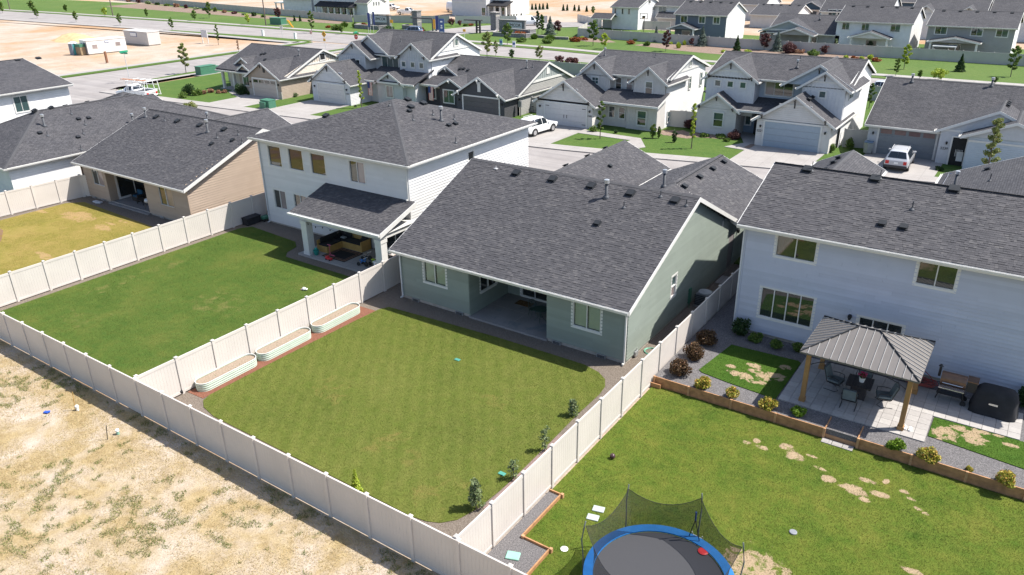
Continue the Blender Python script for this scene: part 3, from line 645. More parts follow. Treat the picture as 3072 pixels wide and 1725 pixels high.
def hip(H, x0, x1, y0, y1, ze, zr, rx0, rx1, ry0, ry1, mat=None, trim=None, shingle=None, faces='SENW', fh=.2):
    """hip roof with eave rectangle and ridge from (rx0,ry0) to (rx1,ry1)"""
    mat = mat or M_roof; trim = trim or M_white
    A, Bq, Cc, D = (x0,y0,ze),(x1,y0,ze),(x1,y1,ze),(x0,y1,ze); R0 = (rx0,ry0,zr); R1 = (rx1,ry1,zr)
    alongx = abs(rx1-rx0) >= abs(ry1-ry0)
    q = {'S': (A,Bq,R1 if alongx else R0,R0), 'E': (Bq,Cc,R1,R1 if alongx else R0), 'N': (Cc,D,R0 if alongx else R1,R1), 'W': (D,A,R0,R0 if alongx else R1)}
    mb = MB(); inf = {}
    for f, p in q.items(): inf[f] = (p, *slope_roof(mb, *p, th=.14))
    roof = mb.build('roof', mat, H)
    for f in faces:
        p, U, S, n = inf[f]; a, b, c, d = map(Vector, p); W = (b-a).length; T = (d-a).dot(S); ud = (d-a).dot(U); uc = (c-a).dot(U)
        if shingle is not None: lay_shingles(shingle, roof, a, U, S, n, T, lambda t, W=W, T=T, ud=ud, uc=uc: (ud*min(1,t/T), W-(W-uc)*min(1,t/T)))
        out = -Vector((S.x, S.y, 0)).normalized(); mb2 = MB(); board(mb2, a+out*.012, b+out*.012, fh, .03, (0,0,-.015)); mb2.build('eave_fascia', trim, H)
        g = MB(); vs = []
        for qq in (a-U*.1, b+U*.1):
            for (dn, dz) in ((.045,-.03),(.045,-.13),(.125,-.13),(.145,-.03),(.13,-.03),(.115,-.115),(.06,-.115),(.06,-.03)): vs.append(qq+out*(dn+.01)+Vector((0,0,dz)))
        g.add(vs, [(k, (k+1)%8, 8+(k+1)%8, 8+k) for k in range(8)]+[tuple(range(8))[::-1], tuple(range(8,16))]); g.build('gutter', trim, H)
    mb = MB()
    for s, e in ((A,R0),(Bq,R1 if alongx else R0),(Cc,R1),(D,R0 if alongx else R1),(R0,R1)):
        s = Vector(s); e = Vector(e); d = e-s
        if d.length < .05: continue
        w = Vector((d.y,-d.x,0)).normalized()*.16; up = Vector((0,0,.035)); lo = Vector((0,0,-.02))
        mb.add([s-w+lo, s+up, s+w+lo, e-w+lo, e+up, e+w+lo], [(0,1,4,3),(1,2,5,4)])
    mb.build('ridge_cap', M_ridge, roof); return roof
def foundation(H, x0, x1, y0, y1, z1=.22, z0=-.05):
    mb = MB(); mb.walls(x0+.02, x1-.02, y0+.02, y1-.02, z0, z1+.02); mb.build('foundation', M_foundation, H)
def box_vent(R, p, s=.32, rz=0, slope=.43):
    mb = MB(); M = Matrix.Translation(p) @ Matrix.Rotation(rz, 4, 'Z') @ Matrix.Rotation(math.atan(slope), 4, 'X')
    mb.box(-s*.65, s*.65, -s*.65, s*.65, .0, .03, M); mb.box(-s*.42, s*.42, -s*.42, s*.42, .03, .1, M); mb.box(-s*.58, s*.58, -s*.6, s*.52, .1, .145, M)
    return mb.build('roof_vent', M_vent, R)
def pipe_vent(R, p, h=.35, r=.03):
    mb = MB(); p = Vector(p); mb.lathe([(.13,-.06),(.11,.03),(r+.015,.1),(r,.12),(r,h)], 10, p); return mb.build('vent_pipe', M_pipe, R)
def flue(R, p, h=.95, r=.075):
    p = Vector(p); mb = MB(); mb.lathe([(.2,-.12),(.19,.02),(r+.05,.1),(r,.14),(r,h-.2)], 14, p); o = mb.build('flue_pipe', M_pipe, R, smooth=True)
    mb = MB(); mb.lathe([(r,h-.22),(r+.055,h-.2),(r+.055,h-.02),(r+.05,h),(.02,h+.012)], 14, p); return o
def flue_full(R, p, h=.95, r=.075):
    o = flue(R, p, h, r); p = Vector(p); MB().lathe([(r+.01,h-.23),(r+.06,h-.21),(r+.06,h-.03),(r+.055,h-.01),(.02,h+.004)], 14, p).build('flue_cap', M_galv, R); return o
def downspout(H, x, y, z0, z1, mat=None): 
    mb = MB(); mb.box(x-.035, x+.035, y-.04, y+.04, z0+.12, z1); mb.boxc((x, y-.08, z0+.1), (.07,.2,.07)); return mb.build('downspout', mat or M_white, H)
def corner_board(H, x, y, z0, z1, mat, w=.09):
    mb = MB(); mb.box(x-w/2, x+w/2, y-w/2, y+w/2, z0, z1); return mb.build('corner_board', mat, H)
def lamp(H, p, face='S'):
    mb = MB(); p = Vector(p); d = Vector((0,-1,0)) if face == 'S' else Vector((1,0,0))
    mb.boxc(p+d*.02, (.1,.1,.22)); mb.boxc(p+d*.1+Vector((0,0,.04)), (.16,.16,.1)); mb.lathe([(.05,-.12),(.08,.0),(.04,.06)], 8, p+d*.12); return mb.build('wall_lamp', M_black, H)
def bracket(H, x, y, z, h=.75, mat=None, d=.28):
    mb = MB(); mb.box(x-.06, x+.06, y-.06, y-.0, z-h, z); mb.box(x-.055, x+.055, y-d-.06, y-.06, z-.13, z-.01)
    mb.add([(x-.04,y-.06,z-h*.8),(x+.04,y-.06,z-h*.8),(x+.04,y-d,z-.13),(x-.04,y-d,z-.13),(x-.04,y-.06,z-h*.55),(x+.04,y-.06,z-h*.55),(x+.04,y-d+.1,z-.13),(x-.04,y-d+.1,z-.13)], [(0,1,2,3),(4,5,6,7),(0,3,7,4),(1,2,6,5)])
    return mb.build('bracket', mat or M_darkwood, H)
def battens(H, face, plane, u0, u1, z0, z1, mat, step=.4, top=None):
    mb = MB(); u = u0
    while u <= u1+.01:
        t = top(u) if top else z1
        if t > z0+.05:
            if face == 'S': mb.box(u-.032, u+.032, plane-.028, plane, z0, t)
            else: mb.box(plane, plane+.028, u-.032, u+.032, z0, t)
        u += step
    return mb.build('battens', mat, H, kind='stuff')
def trim_band(H, face, plane, u0, u1, z, h=.2, mat=None):
    mb = MB()
    if face == 'S': mb.box(u0, u1, plane-.04, plane+.01, z-h/2, z+h/2)
    else: mb.box(plane-.01, plane+.04, u0, u1, z-h/2, z+h/2)
    return mb.build('trim_band', mat or M_white, H)
def garage_door(H, x0, x1, y, z0, z1, mat, trim=None, lights=0, lm=None, hard=False, cols=8):
    trim = trim or M_white; t = .16; mb = MB()
    mb.box(x0-t, x0, y-.05, y+.02, z0, z1+t); mb.box(x1, x1+t, y-.05, y+.02, z0, z1+t); mb.box(x0, x1, y-.05, y+.02, z1, z1+t)
    d = mb.build('garage_door', trim, H); n = 4; h = (z1-z0)/n
    for i in range(n):
        p = MB(); a = z0+i*h; p.box(x0, x1, y-.015, y+.03, a+.008, a+h-.008); w = (x1-x0)/cols
        for k in range(cols): p.box(x0+k*w+.05, x0+(k+1)*w-.05, y-.022, y-.012, a+.06, a+h-.06)
        p.build('door_panel', mat, d)
    if lights:
        w = (x1-x0)/lights
        for k in range(lights): MB().box(x0+k*w+.12, x0+(k+1)*w-.12, y-.03, y-.018, z1-h+.1, z1-.1).build('door_light', lm or M_glass, d)
    if hard:
        for xx in (x0+.25, x1-.25):
            for zz in (z0+.35, z1-.3): MB().box(xx-.22, xx+.22, y-.04, y-.022, zz-.03, zz+.03).build('strap_hinge', M_black, d)
        for s in (-.18, .18): MB().box((x0+x1)/2+s-.025, (x0+x1)/2+s+.025, y-.05, y-.022, z0+.85, z0+1.2).build('handle', M_black, d)
    return d
def text_obj(name, txt, size, loc, rot, mat, parent=None, ext=.006):
    cu = bpy.data.curves.new(name, 'FONT'); cu.body = txt; cu.size = size; cu.align_x = 'CENTER'; cu.align_y = 'CENTER'; cu.extrude = ext
    o = bpy.data.objects.new(name, cu); COL.objects.link(o); dg = bpy.context.evaluated_depsgraph_get()
    me = bpy.data.meshes.new_from_object(o.evaluated_get(dg)); bpy.data.objects.remove(o)
    M = Matrix.Translation(loc) @ rot.to_matrix().to_4x4(); me.transform(M); me.materials.clear(); me.materials.append(mat)
    return link(name, me, parent)
from mathutils import Euler
ROT_S = Euler((math.pi/2,0,0)); ROT_E = Euler((math.pi/2,0,math.pi/2))
def box_walls(H, x0, x1, y0, y1, z0, z1, mat): 
    mb = MB(); mb.walls(x0, x1, y0, y1, z0, z1); return mb.build('wall', mat, H)
# ================================================================== NEAR ROW OF HOUSES
def planept(p, P0, n): d = ray(*p); t = np.dot(np.array(P0)-CAM, n)/np.dot(d, n); return Vector(CAM+d*t)
def winpx(H, P0, U, y, n, tl, br, **k):   # window whose outer trim corners were read off the photo
    a = onY(cp(n, *tl), y); b = onY(cp(n, *br), y); x0, x1, z0, z1 = a[0]+.09, b[0]-.09, b[2]+.09, a[2]-.09
    return x0-P0[0], x1-P0[0], z0-P0[2], z1-P0[2]
# ------------------------------------------------------------------ green house (centre)
H = thing('green_house', 'sage green single-storey house with grey shingle roof and covered back patio', 'house', (-8.8,21.5,0))
PK = Pieces(H, 'plank', M_green); SG = Pieces(H, 'shingle', M_shingle)
foundation(H, -15.85,-11.05,15.2,30, .2); foundation(H, -6.2,-1.8,15.2,34, .2); foundation(H,-11.0,-6.25,18.76,34,.2)
zb = .2; W1 = (-15.85,15.2,zb); wa = (1.72,3.26,1.19,2.66); wb = (1.49,3.02,1.09,2.64)
wall(H, W1, (1,0,0), 4.8, 2.85, M_green, [wa], pieces=PK)
W2 = (-6.2,15.2,zb); wall(H, W2, (1,0,0), 4.4, 2.85, M_green, [wb], pieces=PK)
def blind_window(P0, u0, u1, v0, v1, U=(1,0,0)):
    P, Uv, N = wfr(P0, U); w = window(H, P0, U, u0, u1, v0, v1, panes=[MATS['clear_pane']])
    mb = MB()
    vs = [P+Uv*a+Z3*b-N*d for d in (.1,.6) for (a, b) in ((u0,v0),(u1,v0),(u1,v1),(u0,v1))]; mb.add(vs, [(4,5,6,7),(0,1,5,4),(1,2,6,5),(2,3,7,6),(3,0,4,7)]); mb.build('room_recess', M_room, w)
    v = v0+.06; half = (u0+u1)/2
    while v < v1-.05:
        for (a, b) in ((u0+.05, half-.03), (half+.03, u1-.05)):
            s = MB(); s.add([P+Uv*a+Z3*v-N*.095, P+Uv*b+Z3*v-N*.095, P+Uv*b+Z3*(v+.075)-N*.13, P+Uv*a+Z3*(v+.075)-N*.13, P+Uv*a+Z3*(v-.008)-N*.1, P+Uv*b+Z3*(v-.008)-N*.1], [(0,1,2,3),(4,5,1,0)]); s.build('slat', M_blind, w)
        v += .1
mt, n_, l_, b_ = nt('clear_pane')
tr = n_.new('ShaderNodeBsdfTransparent'); tr.inputs[0].default_value = (.88,.92,.88,1); gl = n_.new('ShaderNodeBsdfGlossy'); gl.inputs['Roughness'].default_value = .03
mx = n_.new('ShaderNodeMixShader'); fr = n_.new('ShaderNodeFresnel'); fr.inputs[0].default_value = 1.5; l_.new(fr.outputs[0], mx.inputs[0]); l_.new(tr.outputs[0], mx.inputs[1]); l_.new(gl.outputs[0], mx.inputs[2]); l_.new(mx.outputs[0], n_['Material Output'].inputs[0])
blind_window(W1, *wa); blind_window(W2, *wb)
# patio recess
lw = (.98,2.45,.98,2.05); P_l = (-11.05,15.2,.12); wall(H, P_l, (0,1,0), 3.55, 2.75, M_green, [lw], pieces=PK); window(H, P_l, (0,1,0), *lw, panes=[M_glass])
P_b = (-11.05,18.75,.12); sl = (.95,2.75,.03,2.1); wall(H, P_b, (1,0,0), 4.85, 2.75, M_green, [sl], pieces=PK); window(H, P_b, (1,0,0), *sl, panes=[M_glass], name='sliding_door', frame=.07)
wall(H, (-6.2,18.75,.12), (0,-1,0), 3.55, 2.75, M_green)
mb = MB(); mb.box(-11.05,-6.2,15.21,18.75,2.78,2.86); mb.build('patio_ceiling', M_white, H)
mb = MB(); mb.box(-11.05,-6.2,15.19,15.33,2.72,3.05); mb.build('beam', M_green, H)
mb = MB(); mb.box(-11.08,-6.17,15.12,18.75,-.05,.115); mb.build('patio_slab', M_slab, H)
for x in (-9.4,-7.8): pass
mb = MB(); mb.box(-11.05,-6.2,17.0,17.012,.114,.117); mb.box(-8.66,-8.648,15.12,18.75,.114,.117); mb.build('slab_joint', M_foundation, H)
# gable side towards the blue-grey house
W3 = (-1.8,15.2,zb); sw = (4.9,5.5,1.33,2.52)
wall(H, W3, (0,1,0), 13.1, 3.0, M_green, [sw], peak=(7.19,6.0), pieces=PK); window(H, W3, (0,1,0), *sw, cols=1, rows=2, panes=[M_curtain, M_glass2])
mb = MB(); mb.box(-1.8,-1.76,26.95,27.07,3.35,3.7); mb.build('gable_vent', M_white, H)
wall(H, (-1.85,28.3,zb), (0,1,0), 7.8, 3.1, M_green, [(.25,1.15,.02,2.1)], pieces=PK)
mb = MB(); mb.box(-1.9,-1.86,28.5,29.5,.2,2.35); d = mb.build('side_door', M_white, H); MB().box(-1.885,-1.84,28.62,29.38,.25,2.25).build('door_leaf', plain('door_grey', (.22,.2,.2), .5), d)
lamp(H, (-1.85,29.9,2.2), 'E')
wall(H, (-15.85,30,.2), (0,-1,0), 14.8, 3.0, M_green); box_walls(H, -15.8,-10.45,24,37.2,0,2.95,M_green); box_walls(H, -8.9,-1.95,29,36,0,3.2,M_green)
battens(H, 'E', -10.45, 29, 37.2, .2, 2.9, M_green, .3)
R = gable(H, 'x', 22.39, 6.5, -15.85, -1.8, 3.26, 6.38, mat=M_roofunder, oh=.48, ohg=.27, shingle=SG, hl=7.19, gw=(M_green, None))
R1 = gable(H, 'y', -13.7, 3.3, 23.5, 38.1, 3.07, 4.5, mat=M_roofunder, oh=.42, ohg=.3, shingle=SG, hl=2.4, gw=(None, M_green))
R2 = gable(H, 'y', -5.4, 3.55, 28.7, 35.9, 3.46, 5.0, mat=M_roofunder, oh=.42, ohg=.3, shingle=SG, gw=(None, M_green)); gable(H, 'y', -5.4, 3.4, 24.5, 28.6, 3.52, 5.0, mat=M_roofunder, oh=0, ohg=.1, shingle=SG, gutter=False)
def rz2(y): return 3.05+.434*(y-14.72)
for x, y in ((-12.45,21.83),(-9.99,21.84),(-7.53,21.84),(-5.14,21.81),(-2.64,21.85)): box_vent(R, (x, y, rz2(y)+.02), .36)
box_vent(R, (-5.75,19.35,rz2(19.35)+.02), .27); flue_full(R, (-6.29,21.25,rz2(21.25)), 1.0, .085)
for x, y in ((-4.98,20.75),(-1.95,21.65),(-3.5,21.95)): pipe_vent(R, (x, y, rz2(y)), .36)
mb = MB(); mb.bar((-13.95,21.9,rz2(21.9)), (-13.95,21.9,rz2(21.9)+.2), .02, 6); mb.boxc((-13.95,21.9,rz2(21.9)+.03), (.2,.2,.05)); mb.build('pipe_boot', M_alu, R)
for y in (30.5,33.5,36.2): box_vent(R1, (-14.25,y,4.3), .3, -math.pi/2)
box_vent(R1, (-12.3,33.2,3.93), .24, math.pi/2)
for y in (28.6,31.0,33.2,35.2): box_vent(R2, (-4.9,y,4.82), .3, math.pi/2)
flue_full(R2, (-5.9,27.9,4.85), 1.05, .08)
downspout(H, -15.78, 15.12, .0, 2.95, M_trimcool); downspout(H, -1.84, 15.12, 0, 2.95)
for x in (-14.86,-11.75,-5.6,-3.08): 
    mb = MB(); mb.box(x-.24,x+.24,15.12,15.2,.0,.19); v = mb.build('foundation_vent', M_galv, H)
    for k in range(3): MB().box(x-.2,x+.2,15.105,15.12,.03+k*.05,.055+k*.05).build('vent_louvre', M_vent, v)
mb = MB(); mb.lathe([(.0,-.02),(.06,-.02),(.05,.05),(0,.06)], 10, (-2.05,15.1,2.75)); mb.build('flood_light', M_plasticw, H)
mb = MB(); mb.box(-1.8,-1.68,22.55,22.8,.3,1.15); mb.bar((-1.7,22.6,.0),(-1.7,22.6,.4),.025); mb.build('gas_meter', M_boxgreen, H)
PK.finish(); SG.finish()
# ------------------------------------------------------------------ blue-grey two-storey house (right), standing on the terrace
H = thing('blue_grey_house', 'pale blue-grey two-storey house behind the gazebo, large grey roof', 'house', (8,25,TZ))
PK = Pieces(H, 'plank', M_bluegrey); SG = Pieces(H, 'shingle', M_shingle)
W1 = (1.5,20.73,TZ+.15); ops = [(1.47,3.29,4.14,5.20),(7.47,8.97,4.14,5.20),(1.07,3.56,.87,2.44),(5.55,7.42,.02,2.07)]
wall(H, W1, (1,0,0), 14.5, 5.5, M_bluegrey, ops, pieces=PK)
w = window(H, W1, (1,0,0), *ops[0], panes=[M_glass, M_glass]); w = window(H, W1, (1,0,0), *ops[1], panes=[M_glass, M_glass])
window(H, W1, (1,0,0), *ops[2], cols=4, panes=[M_glass]); window(H, W1, (1,0,0), *ops[3], cols=3, panes=[M_glass], name='sliding_door', frame=.06)
foundation(H, 1.5,16,20.73,30, TZ+.15, 0); box_walls(H, 1.51,15.95,21.3,30,.3,6.0,M_bluegrey); box_walls(H, -.1,3.4,30,42,.1,3.1,M_bluegrey); box_walls(H, 7.4,17,29,46.4,.1,3.2,M_bluegrey)
R = gable(H, 'x', 25.3, 4.6, 1.5, 16, 6.28, 7.93, mat=M_roofunder, oh=.42, ohg=.32, shingle=SG, hl=4.57, gw=(M_bluegrey, M_bluegrey))
def rz3(y): return 6.13+.361*(y-20.31)
for x, y in ((2.9,25.0),(6.03,25.0),(9.35,25.03)): box_vent(R, (x, y, rz3(y)+.02), .38, slope=.36)
pipe_vent(R, (8.02,23.2,rz3(23.2)), .42); pipe_vent(R, (3.1,24.95,rz3(24.95)+.0), .5, .02); pipe_vent(R, (6.2,25.1,rz3(25.1)), .45, .02)
box_vent(R, (7.11,21.9,rz3(21.9)+.02), .27, slope=.36); box_vent(R, (7.98,21.9,rz3(21.9)+.02), .27, slope=.36)
R1 = gable(H, 'y', 1.65, 1.85, 28, 42.2, 4.0, 4.9, oh=.4, ohg=.3, gw=(None, M_bluegrey)); 
for k, y in enumerate((37.2,39.2,40.6)): box_vent(R1, (1.15,y,4.7), .3, -math.pi/2)
R2 = gable(H, 'y', 13, 5.6, 28, 46.8, 3.1, 5.4, oh=.4, ohg=.3, gw=(None, M_bluegrey))
d = lambda p: planept(p, (7.0,40,2.94), np.array([-.41,0,1]))
flue_full(R2, d(cp(8,1900,520)), 1.1, .09); pipe_vent(R2, d(cp(8,2240,460)), .5); box_vent(R2, d(cp(8,2220,350)), .3, -math.pi/2)
downspout(H, 1.44,20.66,TZ,6.0, M_trimcool); corner_board(H, 1.5,20.72,TZ+.15,6.0,M_bluegrey,.1)
lamp(H, onY(cp(14,895,480),20.7))
PK.finish(); SG.finish()
# ------------------------------------------------------------------ light grey two-storey hip-roofed house (left of centre)
H = thing('grey_hip_house', 'light grey two-storey house with hipped roof and covered rear porch', 'house', (-26,26,0))
PK = Pieces(H, 'plank', M_ltgrey); SG = Pieces(H, 'shingle', M_shingle)
W1 = (-32.75,19.7,.15); ops = []
for tl, br in (((155,95),(325,345)),((350,125),(535,385)),((565,170),(750,430)),((940,240),(1130,510)),((215,520),(375,755))): ops.append(winpx(H, W1, 0, 19.7, 6, tl, br))
ops.append((3.01,4.3,ops[4][2],ops[4][3])); 
wall(H, W1, (1,0,0), 13.8, 6.0, M_ltgrey, ops, pieces=PK)
for i, o in enumerate(ops): window(H, W1, (1,0,0), *o, cols=1 if i < 3 else 2, panes=[M_glass] if i < 3 else [M_glass, M_curtain])
W2 = (-18.95,19.7,.15); o2 = [(5.95,6.6,4.9,5.55)]
wall(H, W2, (0,1,0), 13.2, 6.0, M_ltgrey, o2, pieces=PK); window(H, W2, (0,1,0), *o2[0], cols=1, panes=[M_glass])
foundation(H, -32.75,-18.95,19.7,33, .15); wall(H, (-32.75,33,.15), (0,-1,0), 13.3, 6.0, M_ltgrey)
R = hip(H, -33.1,-18.55,19.3,33.3,6.32,8.4,-25.83,-25.83,26.1,26.5, mat=M_roofunder, shingle=SG, faces='SE')
nR = np.array([2.08,0,7.28]); nB = np.array([0,-2.08,6.8])
for q, t in (((1520,965),'v'),((1670,1000),'v'),((1550,1035),'v'),((1535,1075),'b'),((1575,1160),'p'),((1765,1110),'p'),((1970,1155),'p'),((1845,1165),'f'),((1915,1212),'b'),((1980,1197),'b'),((1985,1380),'p')):
    P = planept(cp(2,*q), (-18.55,25,6.34), nR)
    if t == 'v': box_vent(R, P, .36, math.pi/2, .29)
    elif t == 'b': box_vent(R, P, .26, math.pi/2, .29)
    elif t == 'p': pipe_vent(R, P, .38)
    else: flue_full(R, P, 1.0, .085)
box_vent(R, planept(cp(2,735,1120), (-25,19.3,6.34), nB), .34, 0, .3); pipe_vent(R, planept(cp(2,1345,1020), (-25,19.3,6.34), nB), .2)
# rear porch
mb = MB(); mb.add([(-26.3,16.4,2.9),(-18.45,16.4,2.9),(-18.45,19.69,3.98),(-26.3,19.69,3.98),(-26.3,16.4,2.76),(-18.45,16.4,2.76),(-18.45,19.69,3.84),(-26.3,19.69,3.84)], [(0,1,2,3),(7,6,5,4),(0,4,5,1),(1,5,6,2),(3,7,4,0)]); RP = mb.build('porch_roof', M_roofunder, H)
U = Vector((1,0,0)); S = Vector((0,3.29,1.08)).normalized(); lay_shingles(SG, RP, (-26.3,16.4,2.9), U, S, U.cross(S), 3.45, lambda t: (0,7.85))
mb = MB(); mb.box(-26.3,-18.45,16.33,16.39,2.68,2.89); mb.build('eave_fascia', M_white, H); mb = MB(); mb.box(-26.35,-18.4,16.22,16.33,2.76,2.86); mb.build('gutter', M_white, H)
mb = MB(); mb.add([(-18.44,16.35,2.92),(-18.44,19.7,4.02),(-18.44,19.7,3.72),(-18.44,16.35,2.62),(-18.4,16.35,2.92),(-18.4,19.7,4.02),(-18.4,19.7,3.72),(-18.4,16.35,2.62)], [(0,1,2,3),(4,5,6,7),(0,4,5,1),(3,2,6,7),(0,3,7,4)]); mb.build('rake_board', M_white, H)
mb = MB(); mb.box(-25.6,-18.6,16.62,16.95,2.42,2.74); mb.box(-18.93,-18.6,16.95,19.69,2.42,2.7); mb.build('beam', M_white, H)
mb = MB(); mb.box(-26.2,-18.5,16.5,19.69,2.72,2.755); mb.build('porch_ceiling', M_white, H)
for x0 in (-25.55,-19.1): 
    mb = MB(); mb.box(x0,x0+.5,16.55,17.05,.12,2.45); mb.box(x0-.03,x0+.53,16.52,17.08,.12,.3); mb.box(x0-.03,x0+.53,16.52,17.08,2.2,2.42); mb.build('porch_post', M_white, H)
mb = MB(); mb.box(-26.0,-18.5,16.4,19.69,-.05,.125); mb.build('porch_slab', M_concrete, H)
mb = MB(); mb.box(-21.4,-19.2,19.6,19.68,.12,2.3); dd = mb.build('sliding_door', M_white, H); MB().box(-21.3,-20.35,19.58,19.6,.2,2.2).build('pane', M_glass, dd); MB().box(-20.25,-19.3,19.58,19.6,.2,2.2).build('pane', M_glass, dd)
downspout(H, -32.68,19.62,0,6.1, M_trimcool); downspout(H, -18.99,19.62,3.95,6.1); corner_board(H, -18.95,19.7,.15,6.1,M_ltgrey)
PK.finish(); SG.finish()
# ------------------------------------------------------------------ tan single-storey house
H = thing('tan_house', 'tan brown single-storey house with recessed patio and dark grey roof', 'house', (-43,23,0))
PK = Pieces(H, 'plank', M_tan); SG = Pieces(H, 'shingle', M_shingle)
W1 = (-50.6,16,.15); oa = (1.42,3.0,1.1,2.5); W2 = (-41.9,16,.15); ob = (1.75,3.4,.95,2.45)
wall(H, W1, (1,0,0), 3.4, 2.8, M_tan, [oa], pieces=PK); wall(H, W2, (1,0,0), 5.3, 2.8, M_tan, [ob], pieces=PK)
window(H, W1, (1,0,0), *oa, tm=M_tan, panes=[M_glass, M_curtain]); window(H, W2, (1,0,0), *ob, tm=M_tan, panes=[M_glass, M_curtain])
lo = (.75,3.5,.05,2.45); wall(H, (-47.2,16,.12), (0,1,0), 4, 2.75, M_tan, [lo]); window(H, (-47.2,16,.12), (0,1,0), *lo, name='sliding_door', frame=.08); wall(H, (-41.9,20,.12), (0,-1,0), 4, 2.75, M_tan)
P_b = (-47.2,20,.12); sl = (.6,4.6,.03,2.3); wall(H, P_b, (1,0,0), 5.3, 2.75, M_tan, [sl]); window(H, P_b, (1,0,0), *sl, cols=2, name='sliding_door', frame=.08)
mb = MB(); mb.box(-47.2,-41.9,16.02,20,2.75,2.83); mb.build('patio_ceiling', M_tan, H); mb = MB(); mb.box(-47.2,-41.9,16,16.15,2.7,2.98); mb.build('beam', M_tan, H); mb = MB(); mb.box(-47.25,-41.85,15.75,20,-.05,.11); mb.build('patio_slab', M_slab, H)
wall(H, (-36.6,16,.15), (0,1,0), 13.4, 2.95, M_tan, peak=(6.9,5.55), pieces=PK); foundation(H, -50.6,-36.6,16,30,.15)
wall(H, (-50.6,29.4,.15), (0,-1,0), 13.4, 2.95, M_tan); box_walls(H, -51.5,-44.6,29,32.4,0,3.1,M_tan)
R = gable(H, 'x', 22.9, 6.5, -50.6, -36.6, 3.10, 5.8, mat=M_roofunder, oh=.45, ohg=.35, shingle=SG, hl=6.9, gw=(M_tan, None), fh=.2)
R1 = gable(H, 'y', -48, 3.4, 22, 32.5, 3.2, 4.5, oh=.4, gw=(None, M_tan)); R3 = gable(H, 'y', -40, 3, 24, 31, 3.2, 4.6, oh=.4, gw=(None, M_tan))
def d(p): return planept(p, (-43,15.55,2.93), np.array([0,-.391,1]))
for q in ((1510,1130),(1715,1170),(1930,1210),(2165,1250)): box_vent(R, d(cp(1,*q)), .36, slope=.39)
for q in ((2095,1330),(2335,1385),(1590,1165),(2300,1300)): pipe_vent(R, d(cp(1,*q)), .4)
box_vent(R, d(cp(1,2245,1355)), .26); box_vent(R, d(cp(1,2045,1390)), .26); flue_full(R, d(cp(1,2005,1275)), 1.0, .08); flue_full(R1, (-48.3,26.5,4.3), .9, .07); flue_full(R, Vector((-50.0,21.9,5.4)), .8, .07)
downspout(H, -50.5,15.92,0,2.85,plain('brown_spout', (.16,.11,.09), .5)); corner_board(H, -36.6,16,.15,2.95,M_tan,.12)
for x in (-49.7,-48.4,-40.4):
    mb = MB(); mb.box(x-.24,x+.24,15.93,16,.0,.16); mb.build('foundation_vent', M_galv, H)
PK.finish(); SG.lim = 0; SG.finish()
# ------------------------------------------------------------------ white hip house and the two-storey house at the left edge
H = thing('white_hip_house', 'white single-storey house with hipped grey roof left of the tan house', 'house', (-59.5,22,0))
box_walls(H, -65.6,-53.6,11.9,32.5,-.05,2.85,S_white); R = hip(H, -66,-53.2,11.5,33.2,2.95,5.68,-59.6,-59.6,17.9,26.8, faces='SEN')
box_walls(H, -69,-62.4,28,33,0,3.3,S_white); hip(H, -69.4,-61.9,25.5,32.6,3.45,5.0,-65.6,-65.6,29,29.1, faces='SEN')
fwin(H, 'E', -53.6, 17.5, 18.3, 1.15, 2.35, cols=1, rows=2)
nE = np.array([2.73,0,6.4]); 
for q, t in (((1290,1200),'f'),((430,1215),'f'),((460,1310),'p'),((805,1290),'p'),((785,1445),'p'),((825,1205),'p'),((690,1100),'p'),((385,1285),'b'),((755,1325),'b'),((758,1150),'b'),((855,1140),'b')):
    P = planept(cp(1,*q), (-53.2,20,2.96), nE); {'f': lambda: flue_full(R, P, 1.0, .08), 'p': lambda: pipe_vent(R, P, .4), 'b': lambda: box_vent(R, P, .26, math.pi/2, .42)}[t]()
for y in (15.2,16.6): box_vent(R, (-59.6,y+2.4,5.68), .34)
for y in (20.5,22.5,24.5,26.3): box_vent(R, (-60.2,y,5.5), .32, -math.pi/2)
H = thing('white_storey_house', 'white two-storey house at the left edge with teal-paned side window', 'house', (-79,20,0))
box_walls(H, -88,-70.6,8,26.2,-.05,5.7,S_white); gable(H, 'y', -79.4, 8.8, 8, 26.2, 5.9, 7.7, oh=.42, ohg=.35, gw=(None, S_white))
a = onX(cp(1,110,925), -70.6); b = onX(cp(1,300,1075), -70.6); fwin(H, 'E', -70.6, a[1]+.05, b[1]-.05, b[2]+.12, a[2]-.12, panes=[M_glass2])
for q in ((170,585),(370,565)): P = planept(cp(1,*q), (-70.2,20,5.82), np.array([.2,0,1])); box_vent(H, P, .4, math.pi/2, .2)
box_walls(H, -71.5,-66.5,27,34,0,2.6,S_white); gable(H, 'y', -69, 2.6, 26, 34, 2.75, 3.7, oh=.3, gw=(None,S_white))
# ================================================================== VINYL FENCES
def _pm(mat):
    mb = MB(); mb.box(0,1,-.0095,.0095,.1,1.72); k = 12
    for i in range(k): mb.box(i/k+.0011,(i+1)/k-.0011,-.014,.014,.1,1.72)
    a = mb.mesh('panel'); mb = MB(); mb.box(0,1,-.028,.028,1.68,1.815); t = mb.mesh('top_rail'); mb = MB(); mb.box(0,1,-.028,.028,.05,.16); b = mb.mesh('bottom_rail')
    mb = MB(); mb.box(-.062,.062,-.062,.062,-.1,1.85); p = mb.mesh('post')
    mb = MB(); mb.box(-.075,.075,-.075,.075,1.85,1.875); mb.add([(-.072,-.072,1.875),(.072,-.072,1.875),(.072,.072,1.875),(-.072,.072,1.875),(0,0,1.92)], [(0,1,4),(1,2,4),(2,3,4),(3,0,4)]); c = mb.mesh('post_cap')
    for me in (a,t,b,p,c): me.materials.append(mat)
    return a, t, b, p, c
FM = {}
